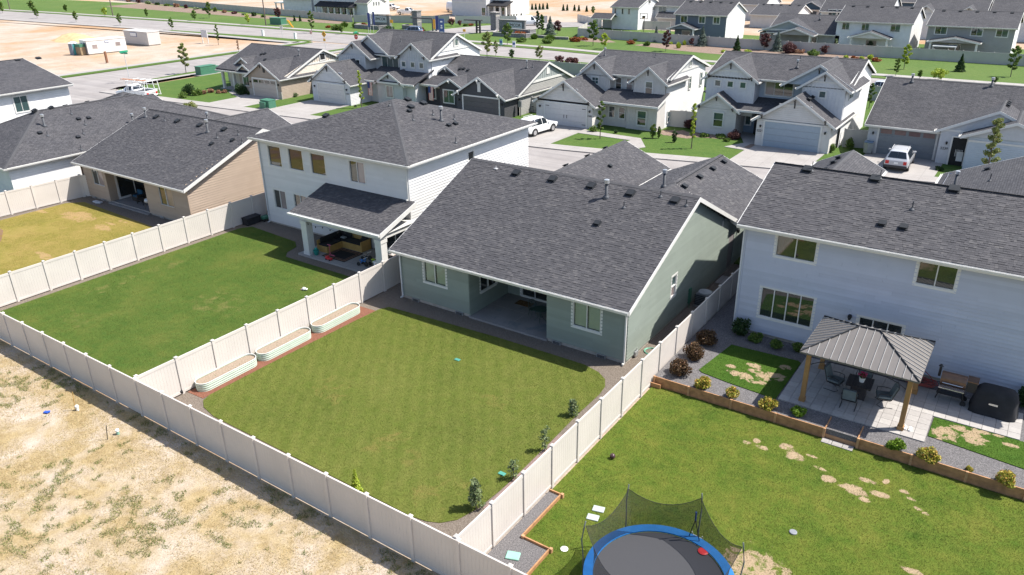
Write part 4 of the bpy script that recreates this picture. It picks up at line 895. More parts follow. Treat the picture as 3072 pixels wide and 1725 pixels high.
def fence(label, p0, p1, n, mat=None, z=0, name='vinyl_fence', group=None, hs=1.0, zs=None, caps=True):
    mat = mat or M_fence
    if mat.name not in FM: FM[mat.name] = _pm(mat)
    a, t, b, p, c = FM[mat.name]; p0 = Vector((*p0[:2], 0)); p1 = Vector((*p1[:2], 0)); d = p1-p0; L = d.length/n; ang = math.atan2(d.y, d.x)
    H = thing(name, label, 'fence', (p0.x, p0.y, z), 0, group)
    def put(nm, me, loc, sx, par=H, sz=1, rz=ang):
        o = bpy.data.objects.new(nm, me); COL.objects.link(o); o.parent = par
        o.location = loc; o.rotation_euler = (0,0,rz); o.scale = (sx,1,sz); return o
    for i in range(n+1):
        q = d*(i/n); zz = zs(i) if zs else 0; po = put('post', p, (q.x,q.y,zz), 1, sz=hs)
        if caps: put('post_cap', c, (0,0,0), 1, po, 1, 0)
        if i < n:
            u = d.normalized()*.06; w = L-.12; z2 = (zz+(zs(i+1) if zs else 0))/2
            for nm, me in (('panel', a), ('top_rail', t), ('bottom_rail', b)): 
                put(nm, me, (q.x+u.x, q.y+u.y, z2), w, sz=hs)
    return H
fence('long beige vinyl fence between the back yards and the dry field', (-28.674-1.921*5,0), (-28.674+1.921*21,0), 26)
fence('beige vinyl fence behind the three raised beds', (-17.29,.16), (-17.29,24.7), 13)
fence('beige vinyl fence on the right of the middle lawn, beside the trampoline yard', (0,.1), (0,27.9), 15)
fence('beige vinyl fence left of the deep green lawn', (-34.05,.95), (-34.05,24.9), 13)
fence('beige vinyl fence at the far left below the white house', (-51.5,3.1), (-50.62,15.65), 7)
fence('short return panel of beige fence at the corner of the tan house', (-50.6,15.68), (-49.9,16.4), 1, name='fence_return')
# ------- far fences
fence('grey vinyl fence along the planting bed across the main road, right half', (-36,128.6), (14,128.4), 24, M_fence2)
fence('grey vinyl fence along the planting bed across the main road, left half', (-71.5,131.5), (-36,128.6), 17, M_fence2)
fence('pale fence running back from the corner by the blue spruce trees', (-71.5,131.5), (-75.5,142.5), 6, M_fence)
fence('pale fence beside the curved road behind the white house', (-76,150), (-88,160), 7, M_fence); fence('beige fence closing the white house yard behind', (-75.6,150), (-60,152), 8, M_fence2)
fence('grey vinyl fence along the park behind the shrubs, far left', (-290,158), (-139,133.6), 62, M_fence2)
fence('pale grey fence behind the stone sign', (-138.6,133.8), (-114,142), 10, M_fence2); fence('white fence panels right of the stone pillar gate', (-112.5,142.5), (-92.5,153), 10, M_fence)
fence('grey back fence of the dark grey house', (-51.5,88), (-37,88), 8, M_fence2); fence('grey back fence behind the white houses', (-37,88), (-21,88.5), 8, M_fence2)
fence('grey back fence between the blue house and the brick-toned road', (-20.5,88.6), (-3.5,89), 9, M_fence2); fence('grey back fence right of the blue house', (-3,88.5), (14,88.5), 9, M_fence2)
fence('beige gate fence between the tan house and the grey gabled house', (-69.9,57.6), (-66.1,57.9), 2, M_fence2); fence('beige gate fence beside the white SUV drive', (-37.6,62.0), (-34.4,62.2), 2, M_fence2)
fence('beige fence between the white house and the blue gabled house', (-21.0,63.2), (-17.4,63.8), 2, M_fence); fence('beige side fence left of the blue gabled house', (-17.6,63.9), (-17.6,71), 4, M_fence)
fence('beige gate fence between the blue gabled house and the grey garage house', (-3.2,63.4), (-1.0,63.9), 1, M_fence2); fence('beige side fence by the grey garage house', (-1.0,64), (-1.0,72), 4, M_fence)
fence('low beige porch screen at the left of the tan gabled house', (-88.5,58.2), (-83.8,59.0), 3, M_fence2)
# ================================================================== SECOND ROW OF HOUSES (fronts, across the street)
def gtop(c, hw, ze, zr): return lambda u: zr-.2-abs(u-c)*(zr-ze)/hw
# --- tan house with stone-trimmed garage
H = thing('tan_gabled_house', 'tan single-storey house with three small front gables, farthest left across the street', 'house', (-78,60,0))
box_walls(H, -76.3,-69.9,52.4,60,0,2.75,S_taupe); box_walls(H, -84.4,-70.0,55.4,66,0,2.8,S_cream); box_walls(H, -80.2,-77.2,53.9,56,0,2.8,S_taupe)
R = gable(H, 'x', 60, 6.0, -84.2, -70, 2.95, 5.55, hl=6.2, gw=(S_cream, None), oh=.5)
wall(H, (-69.98,53.2,0), (0,1,0), 12.8, 2.9, S_cream, peak=(6.7,5.3)); battens(H, 'E', -69.97, 57, 63, 4.0, 5, P_taupe, .4, lambda u: 5.3-abs(u-59.9)*.41); trim_band(H, 'E', -69.97, 56.6, 63, 3.9, .22)
gable(H, 'y', -73.1, 3.1, 52.3, 60, 2.85, 4.6, gw=(S_taupe, None)); gable(H, 'y', -78.7, 1.6, 53.8, 60, 2.85, 3.75, gw=(S_taupe, None)); gable(H, 'y', -80.4, 2.2, 55.0, 60, 3.2, 4.4, gw=(P_taupe, None))
garage_door(H, -75.4,-70.8,52.38,.1,2.35,plain('garage_taupe', (.42,.37,.33), .5, .04),lights=4,lm=M_glass); fwin(H, 'S', 53.88, -79.4,-78.0,.9,2.35,panes=[M_glass2])
fwin(H, 'E', -69.95, 59.5,60.4,4.15,5.0,cols=1,panes=[M_black])
for x in (-73.1,): bracket(H, x, 52.0, 4.35, .5)
mb = MB(); mb.box(-72.9,-72.6,52.2,52.28,3.3,4.1); mb.build('gable_louvre', M_black, H)
for x in (-84.0,-81.6):
    mb = MB(); mb.box(x-.16,x+.16,53.9,54.22,.1,2.7); mb.build('porch_post', M_white, H)
mb = MB(); mb.box(-84.5,-80.2,53.6,58,2.68,2.95); mb.build('porch_beam', M_white, H); mb = MB(); mb.add([(-84.6,53.4,2.9),(-79.9,53.4,2.9),(-79.9,57,4.3),(-84.6,57,4.3)], [(0,1,2,3)], [[(0,0),(4.7,0),(4.7,3.8),(0,3.8)]]); mb.build('porch_roof', M_roof, H)
mb = MB(); mb.box(-84.5,-80.2,53.6,58,-.05,.14); mb.build('porch_slab', M_concrete, H)
for x in (-75.9,-70.35): lamp(H, (x,52.4,1.9))
mb = MB(); mb.box(-76.32,-75.6,52.3,52.42,0,1.0); mb.box(-70.6,-69.88,52.3,52.42,0,1.0); mb.build('stone_base', M_cream if 'M_cream' in globals() else M_foundation, H)
flue_full(R, (-72.5,58.2,4.8), .8, .06)
for x, y in ((-79.5,57.6),(-79.0,57.8),(-77.5,56.5),(-75.0,56.7)): box_vent(R, (x, y, 2.95+(y-53.8)*.42), .3)
# --- grey-white two-storey house, third gable row
H = thing('grey_gabled_storey_house', 'pale grey two-storey house with triple upper windows and a flag by its door', 'house', (-57,61,0))
box_walls(H, -65.7,-59.0,53.9,62,0,2.75,S_ltgrey); gable(H, 'y', -62.35, 3.35, 53.9, 64, 2.85, 5.0, gw=(S_ltgrey, None)); garage_door(H, -64.6,-60.0,53.88,.1,2.4,plain('garage_pale', (.56,.54,.52), .5, .04))
trim_band(H, 'S', 53.9, -64.6,-60.1,3.9,.16,P_pale); bracket(H, -62.35,53.6,4.7,.7); bracket(H, -65.3,53.6,3.2,.4); bracket(H, -59.4,53.6,3.2,.4)
box_walls(H, -59.0,-51.5,57.5,66,0,2.8,S_ltgrey); box_walls(H, -57.2,-53.0,56.9,62,0,2.7,P_grey); gable(H, 'y', -55.0, 2.1, 56.9, 63, 2.85, 4.05, gw=(P_grey, None)); fwin(H, 'S', 56.88, -55.7,-54.6,1.0,2.4,cols=2,panes=[M_curtain])
mb = MB(); mb.add([(-59.4,56.6,2.85),(-50.9,56.6,2.85),(-50.9,60.5,4.2),(-59.4,60.5,4.2),(-59.4,56.6,2.7),(-50.9,56.6,2.7),(-50.9,60.5,4.05),(-59.4,60.5,4.05)], [(0,1,2,3),(0,4,5,1),(1,5,6,2),(3,7,4,0)], [[(0,0),(8.5,0),(8.5,4.1),(0,4.1)]]+[[(0,0)]*4]*3); mb.build('porch_roof', M_roof, H); mb = MB(); mb.box(-59.4,-50.9,56.5,56.6,2.68,2.88); mb.build('eave_fascia', M_white, H)
bracket(H, -55.0,56.6,3.75,.45); bracket(H, -57.0,56.6,2.95,.35); bracket(H, -53.1,56.6,2.95,.35)
box_walls(H, -63.5,-51.0,60.2,70,2,5.6,P_grey); R = gable(H, 'x', 65, 4.8, -63.3, -51.0, 5.75, 8.0, gw=(P_grey, None))
wall(H, (-50.98,60.2,0), (0,1,0), 9.8, 5.65, S_white, peak=(4.9,7.7)); battens(H, 'E', -50.96, 62.5, 67.5, 6.3, 7, M_white, .4, lambda u: 7.6-abs(u-65.1)*.45); trim_band(H, 'E', -50.96, 62, 68.2, 6.2, .25); fwin(H, 'E', -50.95, 64.7,65.5,6.5,7.3,cols=1,panes=[M_glass2]); fwin(H, 'E', -50.95, 62.3,63.6,5.0,5.3,cols=2,panes=[M_black],trim=.04)
box_walls(H, -55.7,-51.05,59.6,62,2,5.55,P_grey); gable(H, 'y', -53.4, 2.35, 59.6, 65, 5.7, 7.3, gw=(P_grey, None)); battens(H, 'S', 59.6, -55.5,-51.2,3.6,5.5,P_grey,.38,gtop(-53.4,2.35,5.7,7.3)); bracket(H, -53.4,59.3,7.0,.6); bracket(H, -55.4,59.3,5.8,.4); bracket(H, -51.4,59.3,5.8,.4)
for x in (-55.0,-53.5,-52.1): fwin(H, 'S', 59.58, x-.32,x+.32,4.35,5.0,cols=1,panes=[M_glass2])
fwin(H, 'S', 60.18, -59.2,-56.4,3.9,5.3,cols=3,panes=[M_glass2])
box_walls(H, -65.2,-60.4,58.4,62,2,5.4,P_grey); gable(H, 'y', -62.4, 2.6, 58.6, 66, 5.4, 7.1, gw=(P_grey, None)); gable(H, 'y', -61.0, 3.3, 60.0, 66, 5.6, 7.8, gw=(P_grey, None)); battens(H, 'S', 58.4, -64.9,-60.6,3.6,5.3,P_grey,.38); fwin(H, 'S', 58.38, -62.0,-61.4,4.3,4.9,cols=1); bracket(H, -62.4,58.3,6.8,.6)
for p in ((-60.5,62.5,7.0),(-58,62.6,6.9)): pipe_vent(R, p, .4)
for x in (-65.2,-59.5): lamp(H, (x,53.9,2.0))
text_obj('house_number', '2189', .26, (-59.45,53.86,1.5), ROT_S, M_black, H)
# --- dark grey single-storey house
H = thing('charcoal_house', 'charcoal single-storey house with white trim and a flag on the porch', 'house', (-45,64,0))
box_walls(H, -44.6,-37.86,56.8,59.4,0,2.5,S_dark); gable(H, 'y', -41.3, 3.35, 56.8, 66, 2.6, 4.6, gw=(S_dark, None)); garage_door(H, -43.6,-38.6,56.78,.1,2.3,plain('garage_charcoal', (.075,.075,.08), .5, .05))
for x, z in ((-41.3,4.3),(-44.1,2.9),(-38.5,2.9)): bracket(H, x, 56.5, z, .5, M_white)
mb = MB(); mb.box(-41.5,-41.1,56.72,56.8,2.9,3.9); mb.box(-41.6,-41.0,56.68,56.8,3.9,4.0); mb.build('gable_louvre', M_white, H)
box_walls(H, -52.5,-37.9,59.5,72,0,2.6,S_dark); box_walls(H, -48.6,-45.2,58.6,62,0,2.6,S_dark); R = gable(H, 'x', 65.5, 6.3, -52.3, -37.7, 2.75, 5.4, hl=6.0, gw=(S_dark, None), oh=.5)
gable(H, 'y', -46.9, 1.9, 58.6, 64, 2.75, 3.75, gw=(S_dark, None)); gable(H, 'y', -49.8, 2.3, 61.6, 66, 3.3, 4.6, gw=(P_dark, None)); bracket(H, -46.9,58.3,3.5,.35,M_white); bracket(H, -49.8,61.4,4.3,.4,M_white)
fwin(H, 'S', 58.58, -48.0,-46.4,.8,2.3,panes=[M_glass2]); fwin(H, 'S', 59.48, -51.0,-50.0,.9,2.3,cols=1,panes=[M_glass]); 
mb = MB(); mb.box(-52.3,-51.5,59.4,59.48,.1,2.3); mb.build('front_door', plain('door_beige', (.45,.36,.30), .5), H); mb = MB(); mb.box(-52.1,-51.6,59.3,59.4,1.7,2.2); mb.build('door_wreath', plain('wreath', (.05,.06,.03), .8, .4, 30), H)
mb = MB(); mb.add([(-53,58.3,2.75),(-48.6,58.3,2.75),(-48.6,60.5,3.5),(-53,60.5,3.5)], [(0,1,2,3)], [[(0,0),(4.4,0),(4.4,2.4),(0,2.4)]]); mb.build('porch_roof', M_roof, H); mb = MB(); mb.box(-53,-48.6,58.2,58.3,2.58,2.78); mb.build('eave_fascia', M_white, H); mb = MB(); mb.box(-52.9,-52.6,58.4,58.7,0,2.6); mb.build('porch_post', M_white, H)
wall(H, (-37.66,59.5,0), (0,1,0), 12.3, 2.65, S_grey, peak=(6.0,5.15)); MB().poly([(-37.64,61.6,3.55),(-37.64,69.4,3.55),(-37.64,65.5,5.2)]).build('gable_panel', P_sage, H); battens(H, 'E', -37.64, 62, 69.4, 3.55, 5, P_sage, .4, lambda u: 5.15-abs(u-65.5)*.42); trim_band(H, 'E', -37.62, 61.4, 69.6, 3.5, .25); mb = MB(); mb.box(-37.64,-37.58,65.2,65.9,4.0,4.9); mb.build('gable_louvre', M_white, H)
for x in (-44.2,-38.2): lamp(H, (x,56.8,1.8))
for x, y in ((-48.5,62.6),(-48,62.7),(-47.2,62.5)): box_vent(R, (x, y, 2.75+(y-59.5)*.44+.03), .28)
flue_full(R, (-39.6,64,4.75), .9, .06); pipe_vent(R, (-38.9,64.2,4.85), .4)
# --- white-grey two-storey house with the white SUV
H = thing('white_gabled_storey_house', 'warm white two-storey house with board-and-batten gables behind the white SUV', 'house', (-27,66,0))
box_walls(H, -34.2,-27.2,57.7,66,0,2.75,S_warm); gable(H, 'y', -30.6, 3.45, 57.7, 66, 2.75, 4.95, gw=(S_warm, None)); garage_door(H, -33.0,-27.95,57.68,.1,2.4,plain('garage_warm', (.58,.56,.55), .5, .04),hard=True)
trim_band(H, 'S', 57.7, -32.2,-29.0,4.05,.14); bracket(H, -30.6,57.4,4.6,.75); bracket(H, -33.7,57.4,3.0,.4); bracket(H, -27.5,57.4,3.0,.4)
box_walls(H, -27.3,-20.96,60.3,70,0,2.8,S_warm); box_walls(H, -24.4,-20.9,60.0,62,0,2.75,P_warm); battens(H, 'S', 60.0, -24.3,-21.0,.1,2.7,P_warm,.3); fwin(H, 'S', 59.98, -23.1,-22.1,.6,2.1,cols=1,rows=2,panes=[M_glass,M_glass2])
fwin(H, 'S', 60.28, -26.6,-25.9,1.0,2.2,cols=1,rows=2); fwin(H, 'S', 60.28, -25.4,-24.7,1.0,2.2,cols=1,rows=2)
mb = MB(); mb.add([(-27.6,59.2,2.8),(-20.5,59.2,2.8),(-20.5,62.2,3.75),(-27.6,62.2,3.75),(-27.6,59.2,2.66),(-20.5,59.2,2.66),(-20.5,62.2,3.6),(-27.6,62.2,3.6)], [(0,1,2,3),(0,4,5,1),(1,5,6,2),(3,7,4,0)], [[(0,0),(7.1,0),(7.1,3.2),(0,3.2)]]+[[(0,0)]*4]*3); mb.build('porch_roof', M_roof, H); mb = MB(); mb.box(-27.6,-20.45,59.1,59.2,2.62,2.82); mb.build('eave_fascia', M_white, H); mb = MB(); mb.add([(-20.48,59.15,2.86),(-20.48,62.2,3.83),(-20.48,62.2,3.6),(-20.48,59.15,2.62),(-20.44,59.15,2.86),(-20.44,62.2,3.83),(-20.44,62.2,3.6),(-20.44,59.15,2.62)], [(0,1,2,3),(4,5,6,7),(0,4,5,1)]); mb.build('rake_board', M_white, H)
box_walls(H, -31.3,-20.95,62.8,72.4,2,5.2,P_warm); R = gable(H, 'x', 68, 5.0, -31.2, -20.95, 5.3, 6.9, hl=5.2, gw=(P_warm, None)); wall(H, (-20.93,62.0,0), (0,1,0), 10.6, 5.2, S_white, peak=(6.0,6.7)); battens(H, 'E', -20.91, 65.6, 70.4, 5.6, 6, M_white, .35, lambda u: 6.65-abs(u-68)*.31); trim_band(H, 'E', -20.91, 64, 72, 5.5, .22)
box_walls(H, -31.2,-27.5,62.0,64,2,5.0,P_warm); gable(H, 'y', -29.3, 1.85, 62.0, 67.5, 5.1, 6.5, gw=(P_warm, None)); battens(H, 'S', 62.0, -31.0,-27.6,3.3,5.0,P_warm,.3,gtop(-29.3,1.85,5.1,6.5)); fwin(H, 'S', 61.98, -29.7,-28.9,4.05,4.75,cols=2,rows=2,panes=[M_glass2])
box_walls(H, -24.6,-21.0,61.8,64,2,4.8,P_warm); gable(H, 'y', -22.85, 1.85, 61.8, 67, 4.95, 6.35, gw=(P_warm, None)); battens(H, 'S', 61.8, -24.5,-21.1,3.1,4.85,P_warm,.3,gtop(-22.85,1.85,4.95,6.35)); fwin(H, 'S', 61.78, -23.2,-22.4,3.55,4.8,cols=1,rows=2,panes=[M_glass,M_glass2])
fwin(H, 'S', 62.78, -27.2,-26.5,3.6,4.8,cols=1,rows=2); fwin(H, 'S', 62.78, -25.9,-25.2,3.6,4.8,cols=1,rows=2,panes=[M_curtain])
for x, y, z in ((-29.3,61.7,6.2),(-22.85,61.5,6.05)): bracket(H, x, y, z, .6)
for y, z0, z1 in ((68.2,3.3,4.6),(71.4,3.2,4.6),(62.9,.6,1.7)): fwin(H, 'E', -20.9, y-.25, y+.25, z0, z1, cols=1, rows=2, panes=[M_glass2])
fwin(H, 'E', -20.9, 67.7,68.3,5.75,6.4,cols=1,panes=[M_glass2])
mb = MB(); mb.add([(-20.9,72.5,2.4),(-20.9,75.5,2.4),(-18.6,75.5,2.2),(-18.6,72.5,2.2),(-20.9,72.5,2.25),(-20.9,75.5,2.25),(-18.6,75.5,2.05),(-18.6,72.5,2.05)], [(0,1,2,3),(3,2,6,7),(0,3,7,4)]); mb.build('back_porch_roof', M_roof, H); mb = MB(); mb.box(-18.9,-18.6,75,75.3,0,2.1); mb.build('porch_post', M_white, H)
flue_full(R, (-30.6,66.5,6.4), .9, .06); pipe_vent(R, (-30.2,64.8,5.9), .5, .03); pipe_vent(R, (-24.6,66.9,6.55), .4)
for x in (-33.7,-27.5): lamp(H, (x,57.7,1.95))
text_obj('house_number', '2205', .26, (-27.5,57.66,1.45), ROT_S, M_black, H)
# --- white and slate-blue two-storey house
H = thing('blue_gabled_storey_house', 'pale blue and white two-storey house with blue-grey garage door', 'house', (-10,67,0))
box_walls(H, -10.5,-3.7,59.8,68,0,2.72,S_warm); gable(H, 'y', -7.1, 3.4, 59.8, 67, 2.85, 5.1, gw=(S_warm, None)); garage_door(H, -9.7,-4.6,59.78,.1,2.5,plain('garage_blue', (.30,.36,.42), .5, .04),cols=1)
trim_band(H, 'S', 59.8, -8.6,-5.6,4.2,.14); bracket(H, -7.1,59.5,4.75,.75); bracket(H, -10.0,59.5,3.2,.4); bracket(H, -4.2,59.5,3.2,.4)
box_walls(H, -17.4,-13.3,62,68,0,2.75,S_warm); gable(H, 'y', -15.35, 2.05, 62, 69, 2.9, 4.3, gw=(S_warm, None)); fwin(H, 'S', 61.98, -15.6,-14.6,.95,2.35,cols=1,rows=2,panes=[M_glass,M_glass2]); bracket(H, -15.35,61.7,4.0,.45); bracket(H, -17.1,61.7,3.0,.35); bracket(H, -13.6,61.7,3.0,.35)
box_walls(H, -13.3,-10.4,64.6,70,0,2.8,S_blue); mb = MB(); mb.box(-12.2,-11.1,64.5,64.6,.1,2.35); mb.build('front_door', M_black, H); fwin(H, 'S', 64.58, -13.15,-12.6,.9,2.2,cols=1,panes=[M_glass2])
mb = MB(); mb.add([(-13.8,61.9,2.85),(-9.0,61.9,2.85),(-9.0,65.6,3.9),(-13.8,65.6,3.9),(-13.8,61.9,2.7),(-9.0,61.9,2.7),(-9.0,65.6,3.75),(-13.8,65.6,3.75)], [(0,1,2,3),(0,4,5,1),(3,7,4,0)], [[(0,0),(4.8,0),(4.8,3.9),(0,3.9)]]+[[(0,0)]*4]*2); mb.build('porch_roof', M_roof, H); mb = MB(); mb.box(-13.6,-10.2,61.8,61.9,2.68,2.88); mb.build('eave_fascia', M_white, H)
box_walls(H, -17.2,-3.5,65.0,73,2,5.7,P_blue); R = gable(H, 'x', 69, 4.6, -17.2, -3.5, 5.8, 7.45, gw=(P_blue, None)); wall(H, (-3.48,62.7,0), (0,1,0), 10.6, 5.7, S_white, peak=(6.3,7.2)); 
box_walls(H, -17.2,-12.2,63.4,66,2,5.7,P_pale); gable(H, 'y', -14.7, 2.5, 63.4, 69, 5.7, 7.4, gw=(P_pale, None)); battens(H, 'S', 63.4, -17.0,-12.3,3.6,5.7,P_pale,.33,gtop(-14.7,2.5,5.7,7.4)); trim_band(H, 'S', 63.4, -16.2,-13.2,6.3,.13)
for x in (-16.0,-14.7,-13.4): fwin(H, 'S', 63.38, x-.3,x+.3,4.7,5.3,cols=1,panes=[M_glass2])
bracket(H, -14.7,63.1,7.1,.6); bracket(H, -16.9,63.1,5.9,.4); bracket(H, -12.5,63.1,5.9,.4)
fwin(H, 'S', 64.98, -11.6,-8.9,4.0,5.3,cols=3,panes=[M_curtain,M_glass,M_glass])
box_walls(H, -7.4,-3.5,62.4,66,2,5.6,P_pale); gable(H, 'y', -5.4, 2.05, 62.4, 69, 5.7, 7.1, gw=(P_pale, None)); battens(H, 'S', 62.4, -7.2,-3.7,3.4,5.6,P_pale,.33,gtop(-5.4,2.05,5.7,7.1)); fwin(H, 'S', 62.38, -5.8,-5.2,4.65,5.25,cols=1,panes=[M_glass2]); bracket(H, -5.4,62.1,6.8,.6); trim_band(H, 'S', 62.4, -6.6,-4.2,6.1,.13)
gable(H, 'y', -6.2, 3.0, 63.3, 69, 5.7, 7.55, gw=(P_blue, None)); bracket(H, -6.2,63.0,7.2,.5)
fwin(H, 'E', -3.45, 64.0,65.6,4.4,5.5,cols=2,panes=[M_glass2]); fwin(H, 'E', -3.45, 68.5,69.1,4.6,5.6,cols=1,panes=[M_glass])
flue_full(R, (-9.2,66.5,6.6), .8, .07); pipe_vent(R, (-9.4,68.0,7.1), .4)
for y in (61.3,60.9,62.3): box_vent(H, (-6.3,y,4.65), .28, math.pi/2)
for x in (-10.1,-4.15): lamp(H, (x,59.8,2.0))
text_obj('house_number', '2221', .3, (-10.12,59.76,1.55), ROT_S, M_black, H)
# --- grey single-storey house at the right
H = thing('grey_garage_house', 'grey single-storey house with wide roof and four-light garage door behind the silver SUV', 'house', (7,68,0))
box_walls(H, -1.0,14,62.4,76,0,2.9,P_grey); R = gable(H, 'x', 69.0, 6.6, -1.0, 22, 3.0, 6.0, oh=.5, ohg=.3, gw=(P_grey, P_grey)); garage_door(H, -.05,4.6,62.38,.1,2.5,plain('garage_slate', (.17,.19,.21), .5, .04),lights=4,lm=plain('dusky_light', (.16,.10,.10), .2))
wall(H, (4.95,61.6,0), (1,0,0), 8, 3.0, P_grey, peak=(4.0,4.9)); gable(H, 'y', 8.95, 4.0, 61.7, 69, 3.15, 5.05, gw=(P_grey, None)); battens(H, 'S', 61.6, 5.2,12.8,3.1,5,P_grey,.4,gtop(8.95,4.0,3.05,5.0)); trim_band(H, 'S', 61.6, 5,12.9,3.05,.15)
gable(H, 'y', 10.4, 3.4, 60.3, 66, 3.15, 4.5, gw=(P_grey, None)); box_walls(H, 7.2,13.6,60.4,62,0,3.1,S_sage); trim_band(H, 'S', 60.4, 7.2,13.6,2.6,.16)
mb = MB(); mb.box(5.85,5.98,61.5,61.62,.1,2.5); mb.box(7.05,7.18,61.5,61.62,.1,2.5); mb.box(5.85,7.18,61.5,61.62,2.5,2.64); mb.build('entry_frame', M_white, H); mb = MB(); mb.box(5.98,7.05,61.55,61.595,.1,2.5); mb.build('entry_shade_panel', M_room, H); mb = MB(); mb.box(6.5,6.98,61.5,61.55,.5,1.3)  # flat dark panel inside the entry frame, recess shade put into its colour
for k in range(6): mb.box(6.35+k*.1,6.38+k*.1,61.46,61.5,.9,1.5)
mb.build('porch_railing', M_white, H)
lamp(H, (5.55,61.6,1.95)); lamp(H, (-.55,62.4,1.95)); text_obj('house_number', '2239', .3, (5.45,61.56,1.45), ROT_S, M_black, H)
flue_full(R, (1.0,68.4,5.75), .8, .09); flue_full(R, (7.5,68.7,5.85), .8, .09)
for y in (64.6,65.4,66.2,67.2): box_vent(R, (9.25,y,4.98), .26, math.pi/2)
# ================================================================== HOUSES AND STREET FURNITURE BEYOND THE MAIN ROAD
def zat(p, xy):     # height of the vertical line at xy that shows at pixel p
    best = min(((proj((xy[0], xy[1], z))[1]-p[1])**2, z) for z in np.arange(-.5, 14, .05)); return best[1]
def far_house(name, label, x0, x1, y0, y1, ze, zr, front, side, wins=(), porch=None, trim=None, wz=(3.55,4.75), ridge=None, gwall=None):
    H = thing(name, label, 'house', ((x0+x1)/2,(y0+y1)/2,0)); box_walls(H, x0,x1,y0,y1,0,ze-.1,front); hw = (y1-y0)/2
    R = gable(H, 'x', (y0+y1)/2, hw, x0, x1, ze, zr, gw=(front, side), trim=trim)
    wall(H, (x1+.02,y0,0), (0,1,0), y1-y0, ze-.1, side, peak=(hw, zr-.2))
    for (a, b) in wins: fwin(H, 'S', y0-.01, a, b, wz[0], wz[1], panes=[M_glass, M_glass2], trim=.1)
    for i in range(5): box_vent(R, (x0+(x1-x0)*(i+.5)/5, (y0+y1)/2-.5, zr-.5*(zr-ze)/hw), .4)
    if porch:
        a, b, zz, pm = porch; c = (a+b)/2; gable(H, 'y', c, (b-a)/2, y0-2.6, y0+.2, 2.75, zz, gw=(pm, None), oh=.25, ohg=.2)
        for x in (a+.2, b-.2): mb = MB(); mb.box(x-.15,x+.15,y0-2.6,y0-2.3,0,2.7); mb.build('porch_post', M_white, H)
        mb = MB(); mb.box(c-.9,c+.9,y0-.08,y0-.02,.1,2.1); dd = mb.build('sliding_door', M_white, H); MB().box(c-.82,c+.82,y0-.1,y0-.08,.2,2.0).build('pane', M_glass, dd)
        mb = MB(); mb.box(a,b,y0-2.5,y0,2.6,2.7); mb.build('porch_ceiling', pm, H)
    return H
far_house('slate_house', 'dark slate two-storey house with sunlit white side, behind the grey fence', -51.4,-41.2,134.5,145,5.25,7.2,S_slate,S_white,[(-50.2,-48.6),(-45.6,-44.2),(-42.9,-41.7)] and [(-50.3,-49.0),(-46.6,-45.4),(-43.7,-42.5)],(-51.6,-46.4,3.6,S_slate))
far_house('white_house', 'white two-storey house behind the grey fence with gabled back porch', -21.3,-9.4,134.5,146,5.15,7.2,S_white,S_white,[(-20.4,-19.2),(-17.2,-16.0),(-12.6,-11.1)],(-18.3,-12.2,3.7,S_warm))
far_house('grey_house', 'mid grey two-storey house behind the grey fence at the far right', -6.9,5.4,134.2,146,5.05,6.9,S_grey,S_white,[(-5.8,-4.1),(-.6,1.0),(2.9,4.5)],(-6.0,1.0,3.4,S_grey))
H = far_house('white_corner_house', 'white two-storey house with side gable and basketball hoop in its yard', -72.6,-66.2,148.5,160,4.95,6.8,S_white,S_white,(),None)
for x in (-71.8,-70.0,-68.4): fwin(H, 'S', 148.48, x-.22, x+.22, 3.3, 4.5, cols=1)
fwin(H, 'E', -66.15, 153.5,154.4,5.3,6.0,cols=1,panes=[M_black]); fwin(H, 'E', -66.15, 155.8,156.6,3.7,4.4,cols=2); box_walls(H, -66.2,-58,157,166,0,4.8,S_white); gable(H, 'x', 161.5, 4.6, -66, -58, 4.9, 6.7, gw=(None,S_white)); fwin(H, 'S', 156.98, -65.2,-63.4,3.2,4.5,panes=[M_glass2]); box_walls(H, -64.5,-56.5,155.2,157,0,2.5,S_warm); gable(H, 'x', 156.2, 1.4, -64.5, -56.5, 2.6, 3.4, gw=(S_warm,S_warm))
box_walls(H, -75.5,-75.1,146,146.4,0,2.6,S_white); gable(H, 'x', 147.3, 1.6, -76, -71.5, 2.7, 3.5, gw=(S_warm,None))
H = thing('low_grey_house', 'low olive grey house with wide front gable, between the slate and white houses', 'house', (-28,140,0)); box_walls(H, -34.6,-20.6,134.5,150,0,2.5,S_grey); gable(H, 'y', -29.5, 4.9, 134.3, 146, 2.9, 4.75, gw=(P_sage,None)); gable(H, 'y', -27.6, 3.0, 131.6, 140, 2.75, 3.75, gw=(S_grey,None)); gable(H, 'x', 141, 6.6, -33, -21.5, 2.8, 5.3, gw=(S_grey,S_grey)); fwin(H, 'S', 134.4, -34.2,-32.6,.9,2.2); fwin(H, 'S', 134.4, -25.2,-24.3,.6,2.1,cols=1); trim_band(H, 'S', 134.25, -34.2,-24.8,3.1,.18)
for x in (-30.4,-24.9): mb = MB(); mb.box(x-.15,x+.15,131.7,132,0,2.7); mb.build('porch_post', M_white, H)
flue_full(H, (-25.4,139,4.7), 1.0, .07)
